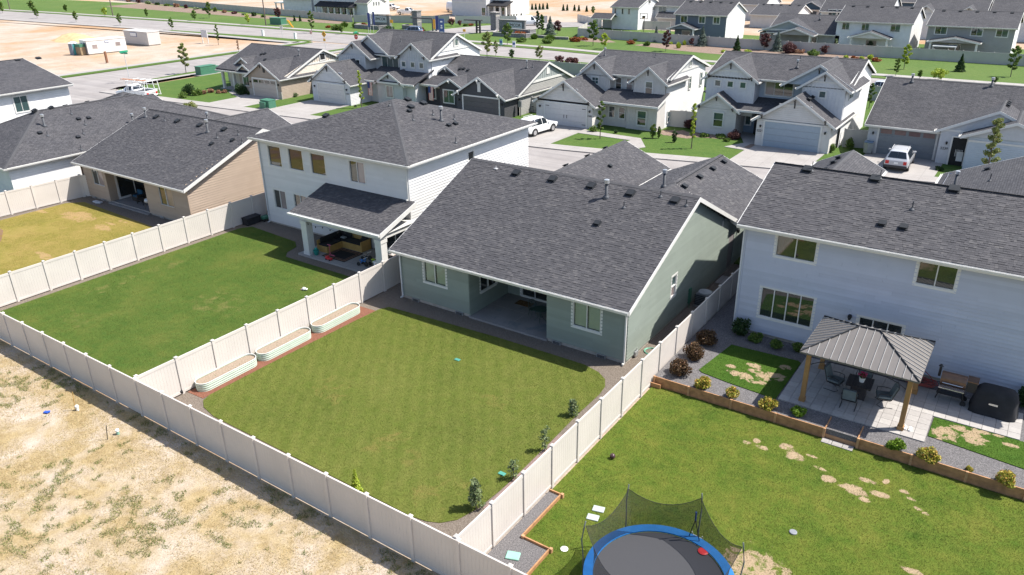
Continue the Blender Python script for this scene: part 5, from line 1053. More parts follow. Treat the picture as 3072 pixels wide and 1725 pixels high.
# rows further back
far_house('grey_roofed_house', 'house with broad dark roof behind the white house', -30.5,-17.5,160,172,4.6,7.4,S_warm,S_white,[(-29,-27.5),(-27.2,-25.8)])
H = thing('navy_house', 'navy two-storey house with two white front gables, behind the grey house', 'house', (-8,166,0)); box_walls(H, -13.5,-1.2,160,172,0,4.8,S_navy); gable(H, 'x', 166, 6, -13.5, -1.2, 4.9, 7.0, gw=(S_navy,None)); wall(H, (-1.18,160,0), (0,1,0), 12, 4.8, S_white, peak=(6,6.8))
for c in (-11.0,-3.8): box_walls(H, c-1.9,c+1.9,158.6,161,0,4.7,S_white); gable(H, 'y', c, 1.95, 158.6, 166, 4.8, 6.2, gw=(S_white,None)); bracket(H, c, 158.3, 5.9, .5)
for x in (-8.6,-7.4,-6.2): fwin(H, 'S', 159.98, x-.45, x+.45, 3.3, 4.5, cols=1)
far_house('long_roofed_house', 'long dark-roofed house at the far right behind the navy house', -.4,14.5,162,176,4.9,7.6,S_white,S_white,())
far_house('white_back_house', 'white house with dark garage, far back right of centre', -47,-37.2,166,178,2.9,4.6,S_warm,S_white,()); 
H = thing('dark_garage_house', 'pale house with dark double garage beside a white pickup, far back', 'house', (-37,188,0)); box_walls(H, -44,-30,184,198,0,2.8,S_warm); gable(H, 'x', 191, 7, -44, -30, 2.9, 5.0, gw=(S_warm,S_white)); gable(H, 'y', -38.8, 3.4, 183.8, 190, 2.9, 4.6, gw=(S_navy,None)); garage_door(H, -41.3,-37.3,183.95,.1,2.4,plain('garage_night', (.05,.06,.07), .5)); garage_door(H, -36.8,-34.2,183.95,.1,2.4,MATS['garage_night']); fwin(H, 'S', 183.98, -33.4,-31.4,.9,2.2)
far_house('deep_navy_house', 'deep navy house behind the broad dark roof, near the top edge', -27.5,-16,186,198,5.0,7,S_navy,S_navy,())
far_house('teal_gabled_house', 'dark blue gabled house at the top edge, right of the navy house', -15.5,-2,190,202,2.9,5.4,S_navy,S_white,()); far_house('distant_white_house', 'white house at the top right edge', 1,13,186,198,4.0,6,S_white,S_white,[(3,4.5),(8,9.5),(10.5,12)],wz=(2.6,3.8))
far_house('grey_roof_row_house', 'white house with grey roof at the top edge right of centre', -62,-49,182,194,3.8,6.2,S_warm,S_white,()); far_house('distant_grey_house', 'distant house with plain grey roof above the slate house', -80,-66,196,208,3.0,5.4,S_warm,S_white,())
# townhouse block and model homes on the left
H = thing('townhouse_block', 'grey two-storey townhouse block with long lower roof, top left of centre', 'house', (-158,150,0)); box_walls(H, -166.5,-148.6,146,158,0,7.2,S_ltgrey); hip(H, -167,-148.2,145.6,158.4,7.3,9.6,-160,-155,152,152,faces='SE')
mb = MB(); mb.add([(-163.8,143.6,2.6),(-148.4,143.6,2.6),(-148.4,146,3.8),(-163.8,146,3.8),(-163.8,143.6,2.45),(-148.4,143.6,2.45),(-148.4,146,3.6),(-163.8,146,3.6)], [(0,1,2,3),(0,4,5,1),(1,5,6,2)]); mb.build('porch_roof', M_roof, H)
for k in range(7): x = -163.4+k*2.45; mb = MB(); mb.box(x-.14,x+.14,143.8,144.1,0,2.5); mb.build('porch_post', M_white, H)
for k, x in enumerate((-165.2,-161.8,-159.6,-157.3,-155.6,-150.6)): fwin(H, 'S', 145.98, x-.65, x+.65, 4.9, 6.2, panes=[M_glass]); 
for x in (-162.2,-159.6,-157,-154.4,-151.6): fwin(H, 'S', 145.98, x-.8, x+.8, .4, 2.1, panes=[M_glass])
box_walls(H, -148.6,-144.4,145,152,0,3.9,S_ltgrey); wall(H, (-144.38,145,0), (0,1,0), 7, 3.9, S_white, peak=(3.5,5.6)); gable(H, 'x', 148.5, 3.5, -148.6, -144.4, 4.0, 5.8, gw=(None,None)); 
for y in (147.4,148.4,149.4): fwin(H, 'E', -144.34, y-.2, y+.2, 3.0, 3.9, cols=1, trim=.04)
H = thing('white_garage_block', 'white garage wing left of the townhouse block', 'house', (-172,150,0)); box_walls(H, -180,-168,146.5,156,0,4.4,S_white); gable(H, 'x', 151, 5, -180, -168, 4.5, 5.8, gw=(S_white,S_white)); mb = MB(); mb.box(-184,-179.9,146.4,150,2.6,2.9); mb.build('porch_roof', M_white, H); 
for x in (-183.6,-181.2): mb = MB(); mb.box(x-.15,x+.15,146.5,146.8,0,2.6); mb.build('porch_post', M_white, H)
H = thing('framed_house', 'unfinished house with green and raw wood sheathing at the top edge', 'house', (-205,195,0)); box_walls(H, -222,-200,190,205,0,6.5,plain('raw_sheathing', (.55,.30,.13), .8, .25, .6)); 
for k, x in enumerate((-221,-216.5,-211,-206,-201.5)): mb = MB(); mb.box(x-1.1,x+1.1,189.8,190,0,6.2); mb.build('sheathing_panel', plain('green_sheathing%d' % k, (.05,.22,.13) if k != 2 else (.16,.09,.05), .8, .15, 1), H)
box_walls(H, -199.9,-186,189,204,0,6.4,plain('green_wrap', (.10,.38,.24), .8, .2, .8))
H = thing('white_model_house', 'pale two-storey house with white columned porch right of the stone gate', 'house', (-120,168,0)); box_walls(H, -128.6,-117,161.5,174,0,6.8,S_ltgrey); hip(H, -129,-116.6,161,174.4,6.9,9,-123,-122,167.5,167.6,faces='SE'); trim_band(H, 'S', 161.5, -128.6,-117,3.5,.2); box_walls(H, -117,-111.5,165,174,0,6.6,S_white); hip(H, -117.4,-111,164.6,174.4,6.7,8.2,-114.2,-114.2,169,170,faces='SE')
mb = MB(); mb.add([(-118.5,161.6,2.9),(-110.6,161.6,2.9),(-110.6,165,3.9),(-118.5,165,3.9),(-118.5,161.6,2.7),(-110.6,161.6,2.7),(-110.6,165,3.7),(-118.5,165,3.7)], [(0,1,2,3),(0,4,5,1),(1,5,6,2)]); mb.build('porch_roof', M_roof, H)
for x in (-116.6,-114.6,-112.8,-111.0): mb = MB(); mb.box(x-.2,x+.2,161.8,162.2,0,2.8); mb.build('porch_post', M_white, H)
for x in (-115.6,-113.6): fwin(H, 'S', 164.98, x-.7, x+.7, .4, 2.2)
fwin(H, 'S', 161.48, -118.4,-117.3,.3,2.3)
for x in (-116,-114.4,-112.8): fwin(H, 'S', 164.98, x-.4, x+.4, 4.6, 5.6, cols=1)
# ------------------------------------------------------------------ estate entrance: stone walls, pillars, trellis
def stone_wall(mb, x0, x1, y0, y1, z0, z1): mb.box(x0,x1,y0,y1,z0,z1)
def pillar(label, x, y, w=1.5, h=3.9):
    H = thing('stone_pillar', label, 'pillar', (x,y,.1)); z = .1; i = 0
    while z < h-.2:     # courses of ledge stone
        hh = random.uniform(.18,.3); o = random.uniform(-.03,.03); k = 0; xx = x-w/2
        while xx < x+w/2-.05:
            ww = min(random.uniform(.3,.7), x+w/2-xx); mb = MB(); mb.box(xx+.008,xx+ww-.008,y-w/2-random.uniform(0,.04),y+w/2+.02,z+.008,min(z+hh,h-.02)-.008); mb.build('stone', M_stone, H); xx += ww
        z += hh
    mb = MB(); mb.box(x-w/2+.02,x+w/2-.02,y-w/2+.02,y+w/2-.02,.05,h); mb.build('core', M_foundation, H); mb = MB(); mb.box(x-w/2-.15,x+w/2+.15,y-w/2-.15,y+w/2+.15,h,h+.18); mb.build('cap', M_concrete, H); return H
pillar('tall stone pillar left of the entrance road', -113.6, 129.5); pillar('tall stone pillar right of the entrance road, behind the red shrubs', -94.0, 133.5)
def sign_wall(label, x0, x1, y, h, txt, tx, rot=0):
    H = thing('monument_sign', label, 'sign', ((x0+x1)/2,y,.1)); z = .1
    while z < h-.1:
        hh = .3; xx = x0
        while xx < x1-.05:
            ww = min(random.uniform(.4,.9), x1-xx); mb = MB(); mb.box(xx+.01,xx+ww-.01,y-random.uniform(0,.05),y+.5,z+.01,min(z+hh,h)-.01); mb.build('stone', M_stone, H); xx += ww
        z += hh
    mb = MB(); mb.box(x0-.12,x1+.12,y-.12,y+.6,h,h+.15); mb.build('cap', M_concrete, H); mb = MB(); mb.box(tx-1.9,tx+1.9,y-.1,y-.05,h-1.7,h-.35); mb.build('sign_panel', plain('sign_pale', (.5,.51,.54), .5), H)
    text_obj('sign_letters', txt, .95, (tx, y-.12, h-.95), ROT_S, M_black, H, .02); return H
sign_wall('grey stone sign wall left of the entrance, behind the blue banners', -127.2,-120.4,127.5,2.9,'EMCOR',-123.2); sign_wall('grey stone sign wall right of the entrance, behind the young tree', -91.2,-84.4,131,2.7,'EMCOR',-87.0)
def planter(label, pts, h):
    H = thing('stone_planter', label, 'planter', (pts[0][0],pts[0][1],.1))
    for (a, b) in zip(pts, pts[1:]):
        a = Vector((*a,0)); b = Vector((*b,0)); d = (b-a); n = max(2, int(d.length/.9)); q = d.normalized(); w = Vector((q.y,-q.x,0))*.2
        for k in range(n):
            p0 = a+d*(k/n)+q*.01; p1 = a+d*((k+1)/n)-q*.01; mb = MB(); vs = [p0-w, p1-w, p1+w, p0+w]; hh = h+random.uniform(-.02,.02); mb.add([v+Vector((0,0,.08)) for v in vs]+[v+Vector((0,0,hh)) for v in vs], [(0,1,5,4),(1,2,6,5),(2,3,7,6),(3,0,4,7),(4,5,6,7)]); mb.build('stone', M_stone, H)
        mb = MB(); vs = [a-w*1.2, b-w*1.2, b+w*1.2, a+w*1.2]; mb.add([v+Vector((0,0,h+.03)) for v in vs]+[v+Vector((0,0,h+.12)) for v in vs], [(0,1,5,4),(1,2,6,5),(2,3,7,6),(3,0,4,7),(4,5,6,7)]); mb.build('coping', M_concrete, H)
planter('low stone planter wall in front of the left entrance sign', [(-128,125.5),(-127,122.6),(-119.4,122.4),(-118.6,124.5)], .9); planter('low stone planter wall in front of the right entrance sign', [(-90,128.5),(-88,124.5),(-80,124.5),(-79.4,127.5)], .8); planter('stone planter wall beside the red shrubs at the pillar', [(-116,129),(-115.5,126.5),(-111.5,126.5)], .9); planter('low stone edging under the round grasses', [(-79,126.5),(-73,125.5),(-70.5,126)], .5); planter('stone edging behind the red shrubs at the right sign', [(-85.5,127.8),(-81,127.5),(-80.8,129.6)], 1.3)
def trellis(label, x, y, L):
    H = thing('entry_trellis', label, 'trellis', (x,y,.1)); mb = MB(); mb.box(x-L,x+.4,y-.5,y+.5,2.7,2.9); mb.build('roof_slab', M_darkwood, H)
    for xx in (x-.9, x): mb = MB(); mb.box(xx-.16,xx+.16,y-.16,y+.16,.1,2.7); mb.build('post', M_darkwood, H)
    for z in (.7,1.2,1.7): mb = MB(); mb.box(x-.9,x,y-.06,y+.06,z,z+.2); mb.build('rung', M_darkwood, H)
trellis('dark timber trellis beside the left stone pillar', -105.0, 126.0, 7); trellis('dark timber trellis beside the right stone pillar', -93.6, 127.2, 4)
# ------------------------------------------------------------------ signs, banners, boxes, lamps, trailers
def post_sign(name, label, p, h, build, r=.04, mat=None):
    g = G(p, .1); H = thing(name, label, 'sign', (g[0],g[1],.1)); mb = MB(); mb.bar((g[0],g[1],.1),(g[0],g[1],h),r); mb.build('pole', mat or M_alu, H); build(H, g, h); return H
def octa(H, g, h):
    mb = MB(); pts = [(g[0]+.48*math.cos(math.pi/8+k*math.pi/4), g[1]-.06, h-.45+.48*math.sin(math.pi/8+k*math.pi/4)) for k in range(8)]; mb.add(pts+[(a,b+.03,c) for a,b,c in pts], [tuple(range(8)), tuple(range(8,16))[::-1]]+[(k,8+k,8+(k+1)%8,(k+1)%8) for k in range(8)]); mb.build('sign_face', M_red, H); text_obj('sign_letters', 'STOP', .3, (g[0],g[1]-.075,h-.45), ROT_S, M_plasticw, H)
    for k, rz in enumerate((0,math.pi/2)): mb = MB(); mb.boxc((g[0],g[1],h+.2+k*.2),(1.2,.04,.24),rz+.3); mb.build('street_name', M_sgreen, H)
post_sign('stop_sign', 'red octagonal stop sign under green street names at the main road', cp(2,1035,480), 2.9, octa)
def diam(H, g, h):
    mb = MB(); s = .62; pts = [(g[0]-s,g[1]-.05,h),(g[0],g[1]-.05,h-s),(g[0]+s,g[1]-.05,h),(g[0],g[1]-.05,h+s)]; mb.add(pts+[(a,b+.03,c) for a,b,c in pts], [(0,1,2,3),(7,6,5,4)]+[(k,4+k,4+(k+1)%4,(k+1)%4) for k in range(4)]); mb.build('sign_face', M_yellow, H); mb = MB(); mb.box(g[0]-.06,g[0]+.06,g[1]-.07,g[1]-.05,h-.3,h+.3); mb.build('sign_mark', M_black, H); mb = MB(); mb.box(g[0]-.3,g[0]+.3,g[1]-.07,g[1]-.04,h-1.25,h-.75); mb.build('sign_plate', M_yellow, H)
post_sign('warning_sign', 'yellow diamond warning sign in front of the side street', cp(2,730,485), 3.0, diam)
def names(H, g, h):
    for k, rz in enumerate((.2,1.7)): mb = MB(); mb.boxc((g[0],g[1],h+k*.22),(1.4,.05,.26),rz); mb.build('street_name', M_sgreen, H)
post_sign('street_name_sign', 'tall green street-name sign at the corner by the dirt lot', cp(1,1255,795), 4.3, names, .05)
def plateback(w, hh, m): 
    def f(H, g, h): mb = MB(); mb.boxc((g[0],g[1]-.04,h-hh/2),(w,.04,hh)); mb.build('sign_plate', m, H)
    return f
post_sign('road_sign', 'grey back of a road sign on the verge by the green utility box', cp(2,315,365), 2.6, plateback(.9,.8,M_alu)); post_sign('road_sign', 'orange and green street sign left of the blue SUV', cp(2,1372,312), 2.8, plateback(.9,.7,M_yellow)); post_sign('road_sign', 'small orange-topped sign near the right trellis', cp(2,2070,385), 2.2, plateback(.7,.5,M_yellow)); post_sign('road_sign', 'red-brown topped sign under the roadside tree', cp(2,600,425), 2.7, plateback(.6,.7,plain('sign_pink', (.55,.35,.3), .6)))
def billboard(H, g, h): pass
g = G(cp(1,1985,420)); H = thing('site_board', 'white sign board on two posts standing in the dirt lot', 'sign', (*g[:2],0))
for s in (-.9,.9): mb = MB(); mb.box(g[0]+s-.08,g[0]+s+.08,g[1]-.06,g[1]+.06,0,2.5); mb.build('post', M_white, H)
mb = MB(); mb.box(g[0]-.95,g[0]+.95,g[1]-.1,g[1]-.06,1.2,2.7); mb.build('board', plain('board_grey', (.55,.56,.58), .6), H)
def banner(label, p, h, m, w=.5, z0=.8):
    g = G(p, .1); H = thing('banner_flag', label, 'banner', (g[0],g[1],.1)); mb = MB(); mb.bar((g[0],g[1],.1),(g[0],g[1],h+.1),.035); mb.build('pole', M_alu, H); mb = MB(); mb.box(g[0]+.03,g[0]+.03+w,g[1]-.02,g[1]+.02,z0,h); mb.build('cloth', m, H)
banner('left of two navy banners by the left entrance sign', cp(2,1145,330), 4.6, M_navy, .6, 1.6); banner('white banner between the two navy banners', cp(2,1165,330), 4.4, M_plasticw, .5, 2.2); banner('right navy banner in front of the left entrance sign', cp(2,1195,325), 4.7, M_navy, .5, 2.0); banner('tall navy banner by the left trellis', cp(2,1795,360), 4.4, M_navy, .8, 1.6); banner('yellow banner by the left trellis', cp(2,1770,350), 3.6, M_yellow, .6, 1.6)
g = G(cp(2,1855,375), .1); H = thing('sign_board', 'tall blue sign board at the corner of the entrance road', 'sign', (*g[:2],.1))
for s in (-.55,.55): mb = MB(); mb.bar((g[0]+s,g[1],.1),(g[0]+s,g[1],3.6),.05); mb.build('post', M_alu, H)
mb = MB(); mb.box(g[0]-.7,g[0]+.7,g[1]-.1,g[1]-.05,.5,4.1); mb.build('board', M_signblue, H)
for z, w in ((3.5,.6),(2.7,.4),(2.3,.5),(1.4,.9),(.8,.9)): mb = MB(); mb.box(g[0]-w/2,g[0]+w/2,g[1]-.115,g[1]-.1,z-.14,z+.14); mb.build('sign_mark', M_plasticw, H)
for lab, p in (('blue and white lawn sign on the right verge', cp(3,135,470)), ('teal lawn sign beside the right sidewalk', cp(3,10,450))):
    g = G(p, .1); H = thing('lawn_sign', lab, 'sign', (*g[:2],.1)); mb = MB(); mb.box(g[0]-.35,g[0]+.35,g[1]-.03,g[1]+.03,.4,1.5); mb.build('board', M_plasticw if 'blue' in lab else M_lid, H); mb = MB(); mb.box(g[0]-.3,g[0]+.3,g[1]-.045,g[1]-.03,.8,1.2); mb.build('sign_mark', M_signblue, H); mb = MB(); mb.bar((g[0],g[1],.1),(g[0],g[1],.4),.03); mb.build('stake', M_alu, H)
def ubox(label, p, w, d, h, m=None, rz=0):
    g = G(p, .1); H = thing('utility_box', label, 'utility box', (g[0],g[1],.1)); mb = MB(); mb.boxc((g[0],g[1],.1+h/2),(w,d,h),rz); mb.build('cabinet', m or M_boxgreen, H, bevel=.04); mb = MB(); mb.boxc((g[0],g[1],.1+h),(w*1.04,d*1.04,.06),rz); mb.build('lid', m or M_boxgreen, H); mb = MB(); mb.boxc((g[0],g[1],.1),(w*1.3,d*1.3,.12),rz); mb.build('pad', M_concrete, H)
ubox('large green utility cabinet on the park grass', cp(2,275,235), 4.2, 1.8, 1.6); ubox('long green utility cabinet on the corner lawn', cp(1,1990,715), 1.4, 2.8, 1.3); ubox('small green utility box beside the long one on the corner lawn', cp(1,2080,700), .9, 1.4, 1.0); ubox('green utility box in the strip between two driveways', cp(2,180,1040), 1.6, 1.1, 1.0); ubox('small dark green utility box on the far drive strip', cp(1,2560,1045), 1.0, .9, .8)
for lab, p in (('white bollard-like post on the corner sidewalk', cp(2,440,375)),('small white marker on the verge', cp(2,128,345))):
    g = G(p, .1); H = thing('marker_post', lab, 'marker', (*g[:2],.1)); mb = MB(); mb.box(g[0]-.25,g[0]+.25,g[1]-.2,g[1]+.2,.1,1.3); mb.build('body', M_plasticw, H, bevel=.05); mb = MB(); mb.box(g[0]-.28,g[0]+.28,g[1]-.23,g[1]+.23,1.3,1.36); mb.build('cap', M_alu, H)
for lab, b, t in (('tall dark utility pole on the park grass, leftmost', cp(1,97,95), 9), ('tall dark utility pole in the middle of the park grass', cp(1,1090,155), 9.5), ('tall dark utility pole left of the green cabinet', cp(2,155,245), 10)):
    g = G(b, .1); H = thing('utility_pole', lab, 'pole', (*g[:2],.1)); mb = MB(); mb.bar((g[0],g[1],.1),(g[0]-.4,g[1]+.3,t),.16,8,.11); mb.build('shaft', plain('pole_wood%d' % int(g[0]), (.13,.10,.085), .8), H); mb = MB(); mb.boxc((g[0]-.4,g[1]+.3,t-.5),(2.2,.12,.12)); mb.build('crossarm', M_darkwood, H)
H = thing('guy_wire_guard', 'slanted yellow guy-wire guards right of the green cabinet', 'guard', (*G(cp(2,410,265),.1)[:2],.1)); g = G(cp(2,410,265),.1); g2 = G(cp(2,360,205),1.6)
for s in (0,.35): mb = MB(); mb.bar((g[0]+s,g[1],.1),(g2[0]+s,g2[1],1.9),.09); mb.build('tube', M_yellow, H)
def trailer(label, p, q, w, h, rot, m, wins, band):
    a = G(p); b = G(q); d = Vector((b[0]-a[0], b[1]-a[1], 0)); L = d.length; rz = math.atan2(d.y, d.x); H = thing('site_trailer', label, 'trailer', (a[0],a[1],0), 0)
    M = Matrix.Translation((a[0],a[1],0)) @ Matrix.Rotation(rz, 4, 'Z')
    mb = MB(); mb.box(0,L,0,w,.25,h,M); mb.build('body', m, H); mb = MB(); mb.box(-.08,L+.08,-.08,w+.08,h,h+.1,M); mb.build('roof', M_white, H); mb = MB(); mb.box(.1,L-.1,.1,w-.1,0,.25,M); mb.build('skirt', M_foundation, H)
    for x0, x1, z0, z1, mm in wins: mb = MB(); mb.box(x0*L,x1*L,-.06,0,z0,z1,M); o = mb.build('window' if mm is M_curtain else 'sign_panel', M_white if mm is M_curtain else mm, H); MB().box(x0*L+.08,x1*L-.08,-.08,-.06,z0+.08,z1-.08,M).build('pane' if mm is M_curtain else 'sign_mark', mm if mm is M_curtain else M_plasticw, o)
    if not band: mb = MB(); mb.box(-.05,0,.4,1.4,.4,2.2,M); mb.build('door', plain('trailer_dark%d' % int(a[0]), (.12,.13,.17), .6), H)
    return H
trailer('white site office trailer with two windows in the dirt lot', cp(1,860,535), cp(1,1230,495), 3.2, 2.55, 0, plain('trailer_white', (.72,.70,.66), .5, .04), [(.12,.26,1.1,1.9,M_curtain),(.72,.86,1.2,2.0,M_curtain),(.46,.56,1.95,2.3,M_signblue)], 0)
trailer('grey-sided site trailer with blue sign in the dirt lot', cp(1,1215,425), cp(1,1440,448), 2.7, 2.7, 0, plain('trailer_grey', (.52,.49,.46), .5, .04), [(.28,.55,1.7,2.5,M_signblue)], 1)
g = G(cp(1,725,530)); H = thing('portable_toilet', 'grey-blue portable toilet with white roof beside the site office', 'portable toilet', (*g[:2],0)); mb = MB(); mb.box(g[0]-.6,g[0]+.6,g[1]-.6,g[1]+.6,0,2.1); mb.build('cabin', plain('loo_blue', (.16,.20,.25), .5), H, bevel=.05); mb = MB(); mb.lathe([(.86,2.1),(.82,2.25),(.3,2.4)], 4, (g[0],g[1],0)); mb.build('roof', M_plasticw, H); mb = MB(); mb.box(g[0]+.6,g[0]+.63,g[1]-.4,g[1]+.4,.1,1.95); mb.build('door', plain('loo_teal', (.05,.30,.30), .5), H)
g = G(cp(1,805,530)); H = thing('waste_bin', 'green and brown waste skip beside the portable toilet', 'bin', (*g[:2],0)); mb = MB(); mb.box(g[0]-.9,g[0]+.9,g[1]-.8,g[1]+.8,.1,1.5); mb.build('tub', plain('skip_brown', (.30,.22,.13), .7), H); mb = MB(); mb.box(g[0]-.95,g[0]+.95,g[1]-.85,g[1]+.85,1.5,2.0); mb.build('lid', M_boxgreen, H)
g = G(cp(1,1035,610)); H = thing('timber_post', 'short brown timber post in front of the site office', 'post', (*g[:2],0)); mb = MB(); mb.box(g[0]-.15,g[0]+.15,g[1]-.15,g[1]+.15,0,2.0); mb.build('post', plain('post_brown', (.20,.09,.05), .8), H); mb = MB(); mb.box(g[0]-.2,g[0]+.2,g[1]-.2,g[1]+.2,0,.08); mb.build('foot', M_foundation, H)
g = G(cp(1,720,385)); mb = MB(); nn = 18
vs = [(g[0],g[1],1.5)]; 
for r, z in ((1.6,1.1),(3.2,.4),(4.4,0)):
    for k in range(nn): a = 2*math.pi*k/nn; rr = r*random.uniform(.8,1.2); vs.append((g[0]+rr*math.cos(a)*1.5, g[1]+rr*math.sin(a), z*random.uniform(.8,1.2)))
mb.add(vs, [(0,1+k,1+(k+1)%nn) for k in range(nn)]+[(1+j*nn+k,1+(j+1)*nn+k,1+(j+1)*nn+(k+1)%nn,1+j*nn+(k+1)%nn) for j in range(2) for k in range(nn)])
tag(mb.build('dirt_mound', plain('orange_dirt', (.52,.34,.18), .95, .2, 1), None, smooth=True), 'orange heap of earth behind the site office', 'mound')
# basketball hoop, picnic cover, porch lights of the far yards
g = (-63.5,146); H = thing('basketball_hoop', 'basketball hoop in the yard of the white corner house', 'hoop', (*g,0)); mb = MB(); mb.bar((g[0],g[1],0),(g[0],g[1],3.1),.07); mb.build('pole', M_black, H); mb = MB(); 
for a in ((-.9,.9,3.8,3.9),(-.9,.9,2.75,2.85),(-.9,-.8,2.85,3.8),(.8,.9,2.85,3.8),(-.35,.35,2.95,3.4)): mb.box(g[0]+a[0],g[0]+a[1],g[1]-.3,g[1]-.25,a[2],a[3])
mb.build('backboard', M_black, H); mb = MB(); mb.tube([(g[0]+.23*math.cos(t),g[1]-.55+.23*math.sin(t),2.95) for t in np.linspace(0,2*math.pi,12)[:-1]], .02, 5, True); mb.build('rim', M_yellow, H)
H = thing('patio_cover', 'flat white patio cover behind the grey fence', 'awning', (-3.5,131.6,0)); mb = MB(); mb.box(-5.3,-1.9,130.6,132.6,2.0,2.12); mb.build('top', M_plasticw, H)
for x in (-5.2,-2): mb = MB(); mb.box(x-.05,x+.05,130.7,130.8,0,2); mb.build('leg', M_alu, H)
# ================================================================== THINGS IN THE BACK YARDS
# ------------------------------------------------------------------ raised corrugated beds
M_bedmetal = plain('sage_corrugated', (.46,.54,.45), .45, .06, 2, metal=.15)
def raised_bed(label, x, y0, y1, w=.78, h=.43):
    H = thing('raised_bed', label, 'planter', (x,(y0+y1)/2,0), group='raised beds along the fence'); r = w/2; pts = []
    for k in range(13): a = math.pi*k/12; pts.append((x+r*math.cos(a), y1-r+r*math.sin(a), math.cos(a), math.sin(a)))
    for k in range(13): a = math.pi+math.pi*k/12; pts.append((x+r*math.cos(a), y0+r+r*math.sin(a), math.cos(a), math.sin(a)))
    n = len(pts); zs = [h*i/24 for i in range(25)]; mb = MB(); vs = []
    for i, z in enumerate(zs):
        o = .012*math.cos(i*math.pi/3); vs += [(p[0]+p[2]*o, p[1]+p[3]*o, z) for p in pts]
    mb.add(vs, [(i*n+k, i*n+(k+1)%n, (i+1)*n+(k+1)%n, (i+1)*n+k) for i in range(24) for k in range(n)]); mb.build('corrugated_wall', M_bedmetal, H, smooth=True)
    mb = MB(); mb.tube([(p[0],p[1],h) for p in pts], .014, 6, True); mb.build('rim', M_plasticw, H, smooth=True)
    mb = MB(); mb.add([(p[0]-p[2]*.01,p[1]-p[3]*.01,h-.075) for p in pts], [tuple(range(n))]); mb.build('soil', M_soil, H)
    P = np.c_[RNG.uniform(x-r*.75,x+r*.75,14), RNG.uniform(y0+r,y1-r,14)]; blades('seedlings', P, h-.075, .06, .03, MATS['weed'], .5); o = bpy.data.objects['seedlings'] if False else COL.objects[-1]; o.parent = H; o.matrix_parent_inverse = world_of(H).inverted()
    return H
raised_bed('corrugated metal raised bed nearest the green house', -16.78,9.35,12.55); raised_bed('middle of the three corrugated metal raised beds', -16.8,5.85,9.05); raised_bed('corrugated metal raised bed nearest the back fence', -16.85,2.5,5.68)
mb = MB(); mb.tube([(-17.55,1.62,.13),(-17.3,2.05,.13)], .115, 12); o = mb.build('drain_pipe', M_black, None, smooth=True); tag(o, 'short black plastic drain pipe lying by the fence corner', 'pipe')
# ------------------------------------------------------------------ green house patio: bistro table, chair, mat, AC, hose
M_verd = plain('dark_green_iron', (.02,.055,.05), .5, .2, 10)
H = thing('bistro_table', 'round dark green iron table on the green house patio', 'table', (-7.55,16.7,.115)); c = Vector((-7.55,16.7,.115))
mb = MB(); mb.lathe([(.02,.72),(.38,.72),(.39,.705),(.38,.69),(.02,.69)], 20, c); mb.build('tabletop', M_verd, H)
for k in range(4):
    a = k*math.pi/2+.4; d = Vector((math.cos(a),math.sin(a),0)); mb = MB(); mb.tube([c+d*.1+Vector((0,0,.69)), c+d*.06+Vector((0,0,.4)), c+d*.16+Vector((0,0,.15)), c+d*.34], .014, 6); mb.build('leg', M_verd, H)
def iron_chair(label, x, y, rz, z=.115):
    H = thing('iron_chair', label, 'chair', (x,y,z)); M = Matrix.Translation((x,y,z)) @ Matrix.Rotation(rz,4,'Z')
    def b(nm, f): mb = MB(); f(mb); mb.xf(M); mb.build(nm, M_verd, H)
    b('seat', lambda m: m.lathe([(.02,.44),(.21,.44),(.22,.425),(.02,.42)], 16))
    for sx in (-1,1):
        for sy in (-1,1): b('leg', lambda m: m.tube([(sx*.15,sy*.15,.43),(sx*.17,sy*.17,.2),(sx*.21,sy*.21,0)], .012, 6))
    def back(m):
        m.tube([(-.2,.18,.43),(-.2,.24,.7),(-.14,.27,.86),(0,.28,.9),(.14,.27,.86),(.2,.24,.7),(.2,.18,.43)], .013, 6)
        for k in range(5): u = -.16+k*.08; m.tube([(u,.2,.45),(u*.6,.26,.66),(-u,.27,.84)], .008, 5)
    b('backrest', back); return H
iron_chair('dark iron chair left of the bistro table', -8.15,16.95,.9); iron_chair('dark iron chair right of the bistro table, half hidden by the wall', -6.75,16.6,-1.6)
mb = MB(); mb.box(-9.9,-8.95,17.72,18.3,.116,.13); o = mb.build('doormat', ground_mat('coir', [(.3,(.06,.035,.02)),(.55,(.16,.09,.04)),(.8,(.30,.17,.06))], 9, fine=40), None, bevel=.004); tag(o, 'brown patterned doormat in front of the patio slider', 'mat')
H = thing('air_conditioner', 'grey air-conditioner unit beside the green house wall', 'air conditioner', (-1.15,23.4,0)); mb = MB(); mb.box(-1.55,-.75,23.0,23.8,.08,.78); mb.build('cabinet', plain('ac_grey', (.13,.14,.15), .5), H, bevel=.05); mb = MB(); mb.lathe([(.36,.785),(.36,.82),(.3,.83),(.1,.83)], 20, (-1.15,23.4,0)); mb.build('fan_grille', plain('ac_top', (.32,.35,.37), .5), H); mb = MB(); mb.box(-1.6,-.7,22.95,23.85,0,.08); mb.build('pad', M_concrete, H)
for k in range(6): mb = MB(); mb.box(-1.57,-.73,22.98,23.82,.16+k*.1,.19+k*.1); mb.build('louvre', M_vent, H)
pts = []
for k in range(110): a = k/110*2*math.pi*3.2; r = .33+.02*math.sin(a*1.7)+.01*(k/110); pts.append((-1.3+r*math.cos(a), 17.0+r*math.sin(a), .03+.012*(k//34)))
mb = MB(); mb.tube(pts, .014, 6); H = mb.build('garden_hose', plain('mint_hose', (.16,.42,.30), .4), None, smooth=True); tag(H, 'coiled mint green garden hose on the gravel beside the green house', 'hose')
mb = MB(); mb.boxc((-1.72,16.15,.2),(.1,.3,.25)); mb.bar((-1.75,16.15,.3),(-1.68,16.15,.5),.02); o = mb.build('hose_bib', M_galv, None); tag(o, 'small grey tap box low on the green house side wall', 'tap')
